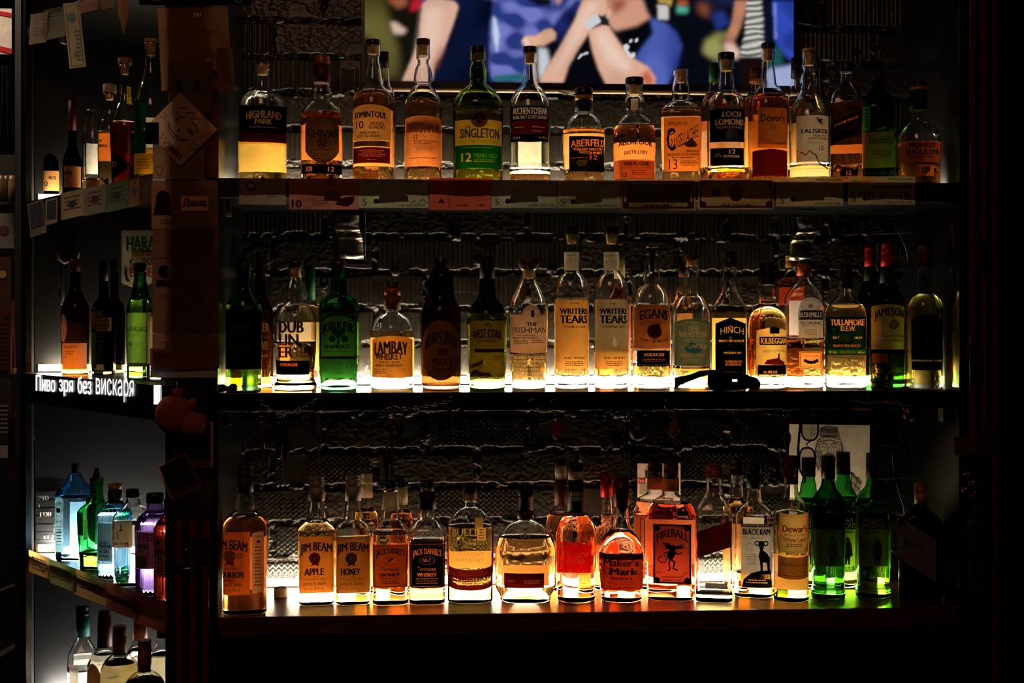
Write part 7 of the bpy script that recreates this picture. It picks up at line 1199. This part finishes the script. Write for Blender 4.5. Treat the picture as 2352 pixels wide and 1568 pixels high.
for s_ in (-1, 1):
    body('leg', [(-.105, .012), (-.10, .008), (-.06, .009), (-.02, .0105)], s_ * .011)
    m = MB(); m.tube([(s_ * .022, 0, .062), (s_ * .032, -.002, .03), (s_ * .028, -.006, 0), (s_ * .012, -.01, .004)], [.007, .006, .005, .004], fg); m.build('arm', o)

# glimpse of the room left of the corner unit
BD = 1.4
room_lamp('side_room_lamp', (-2.0, 1.0, 2.9), (math.radians(-10), math.radians(-12), 0), .5, 7, (1.0, .78, .6))
def back(name, label, cat, x0, y0, x1, y1, c, depth=.04, ops=(), mat=None, d=BD):
    a = W(x0, y1, d); b = W(x1, y0, d); m = MB(); cc_ = (a + b) / 2
    m.box((a.x - cc_.x, -.001, a.z - cc_.z), (b.x - cc_.x, depth, b.z - cc_.z), mat or solid('m_' + c, c, .6)); ob = m.build(name, None, (cc_.x, d, cc_.z)); tag(ob, label, cat)
    if ops:
        for op in ops:
            sh = Sheet(lambda x, y, l: W(x, y, d - .002 - .001 * l) - Vector((cc_.x, d, cc_.z))); draw(sh, [op]); sh.b.build({'p': 'printed_stripe', 'd': 'printed_spot', 'n': 'printed_lines'}[op[0]], ob)
    return ob
back('red_edged_sign', 'white advertising board with red stripes in the room at the top left corner', 'sign', -60, 20, 27, 124, 'e8dcc8', .02, [('p', [(-60, 14), (27, 30), (27, 40), (-60, 22)], 'red'), ('p', [(-60, 92), (27, 112), (27, 124), (-60, 104)], 'red')])
back('dark_shelf_unit', 'dark open shelf with jars seen through the gap at the left edge', 'shelf', -60, 355, 34, 470, '2a1c12', .2)
for i, (x, c) in enumerate(((3, '7a5a3c'), (16, '4a3a2c'), (28, '8a6a44'))):
    p = W(x, 462, BD - .04); m = MB(); m.lathe([(0, .016), (.002, .018), (.06, .018), (.07, .012), (.085, .012)], solid('m_' + c, c, .25), n=20); tag(m.build('jar', None, p), ['brown', 'dark', 'golden brown'][i] + ' jar on the shelf seen through the gap at the left edge', 'jar')
back('wall_paper_sheet', 'pale printed sheet below the jars in the gap at the left edge', 'poster', -60, 490, 33, 570, '7a746a', .004, [('d', 8, 528, 11, 'brown')])
back('patterned_fabric', 'red-brown patterned cloth in the gap at the left edge', 'cloth', -60, 590, 26, 850, '4a2218', .02, [('d', 6, 630, 9, 'tan'), ('d', 14, 720, 8, 'maroon'), ('n', -20, 24, 740, 840, 10, 'brown')])
back('menu_card', 'glimpsed printed menu card low in the left gap', 'card', -60, 870, 27, 1020, '3a3630', .004, [('n', -20, 24, 930, 1000, 7, 'grey')])
back('side_bar', 'pale counter top seen in the gap at the left edge', 'counter', -60, 1022, 32, 1052, 'b0aca0', .3)
cb_ = back('side_counter', 'dark grey counter with panel joints at the lower left edge', 'counter', -60, 1056, 44, 1500, '23282a', .3, [('p', [(-60, 1375), (44, 1335), (44, 1341), (-60, 1381)], 'grey'), ('p', [(-60, 1530), (44, 1470), (44, 1482), (-60, 1545)], 'grey')])
m = MB(); c = W(14, 230, .9)
cl = solid('dark_blue_cloth', '1c3c4c', .8, 0, (20, .3)); rows = []
for j, y in enumerate(np.linspace(150, 312, 14)):
    t = j / 13; half = 12 + 10 * t; row = [W(10 + half * u, y, .9 + .012 * math.sin(u * 9 + t * 2) * t) - c for u in np.linspace(-1, 1, 25)]; rows.append(row)
v = [p for r in rows for p in r]; v += [p + Vector((0, .004, 0)) for p in v]; f = []; N_ = 25; K_ = N_ * 14
for j in range(13):
    for i in range(N_ - 1): a = j * N_ + i; f += [(a, a + 1, a + N_ + 1, a + N_), (K_ + a, K_ + a + N_, K_ + a + N_ + 1, K_ + a + 1)]
m.add(v, f, cl, True); tag(m.build('hanging_cloth', None, c), 'folded dark blue cloth hanging in the gap at the upper left edge', 'cloth')
# leaflets edge-on at the left post
for i, (x0, y0, x1, y1, c) in enumerate(((24, 690, 34, 860, '6a3a34'), (28, 770, 36, 960, '4a2420'), (30, 845, 38, 1040, '6a3c34'), (18, 960, 36, 1100, '2a1412'))):
    flat('leaflet', ['first and highest', 'second', 'third', 'lowest and darkest'][i] + ' red leaflet hanging edge-on beside the far left post', 'leaflet', x0, y0, x1, y1, c, d=B_.y - .03 - .004 * i, wave=.002)
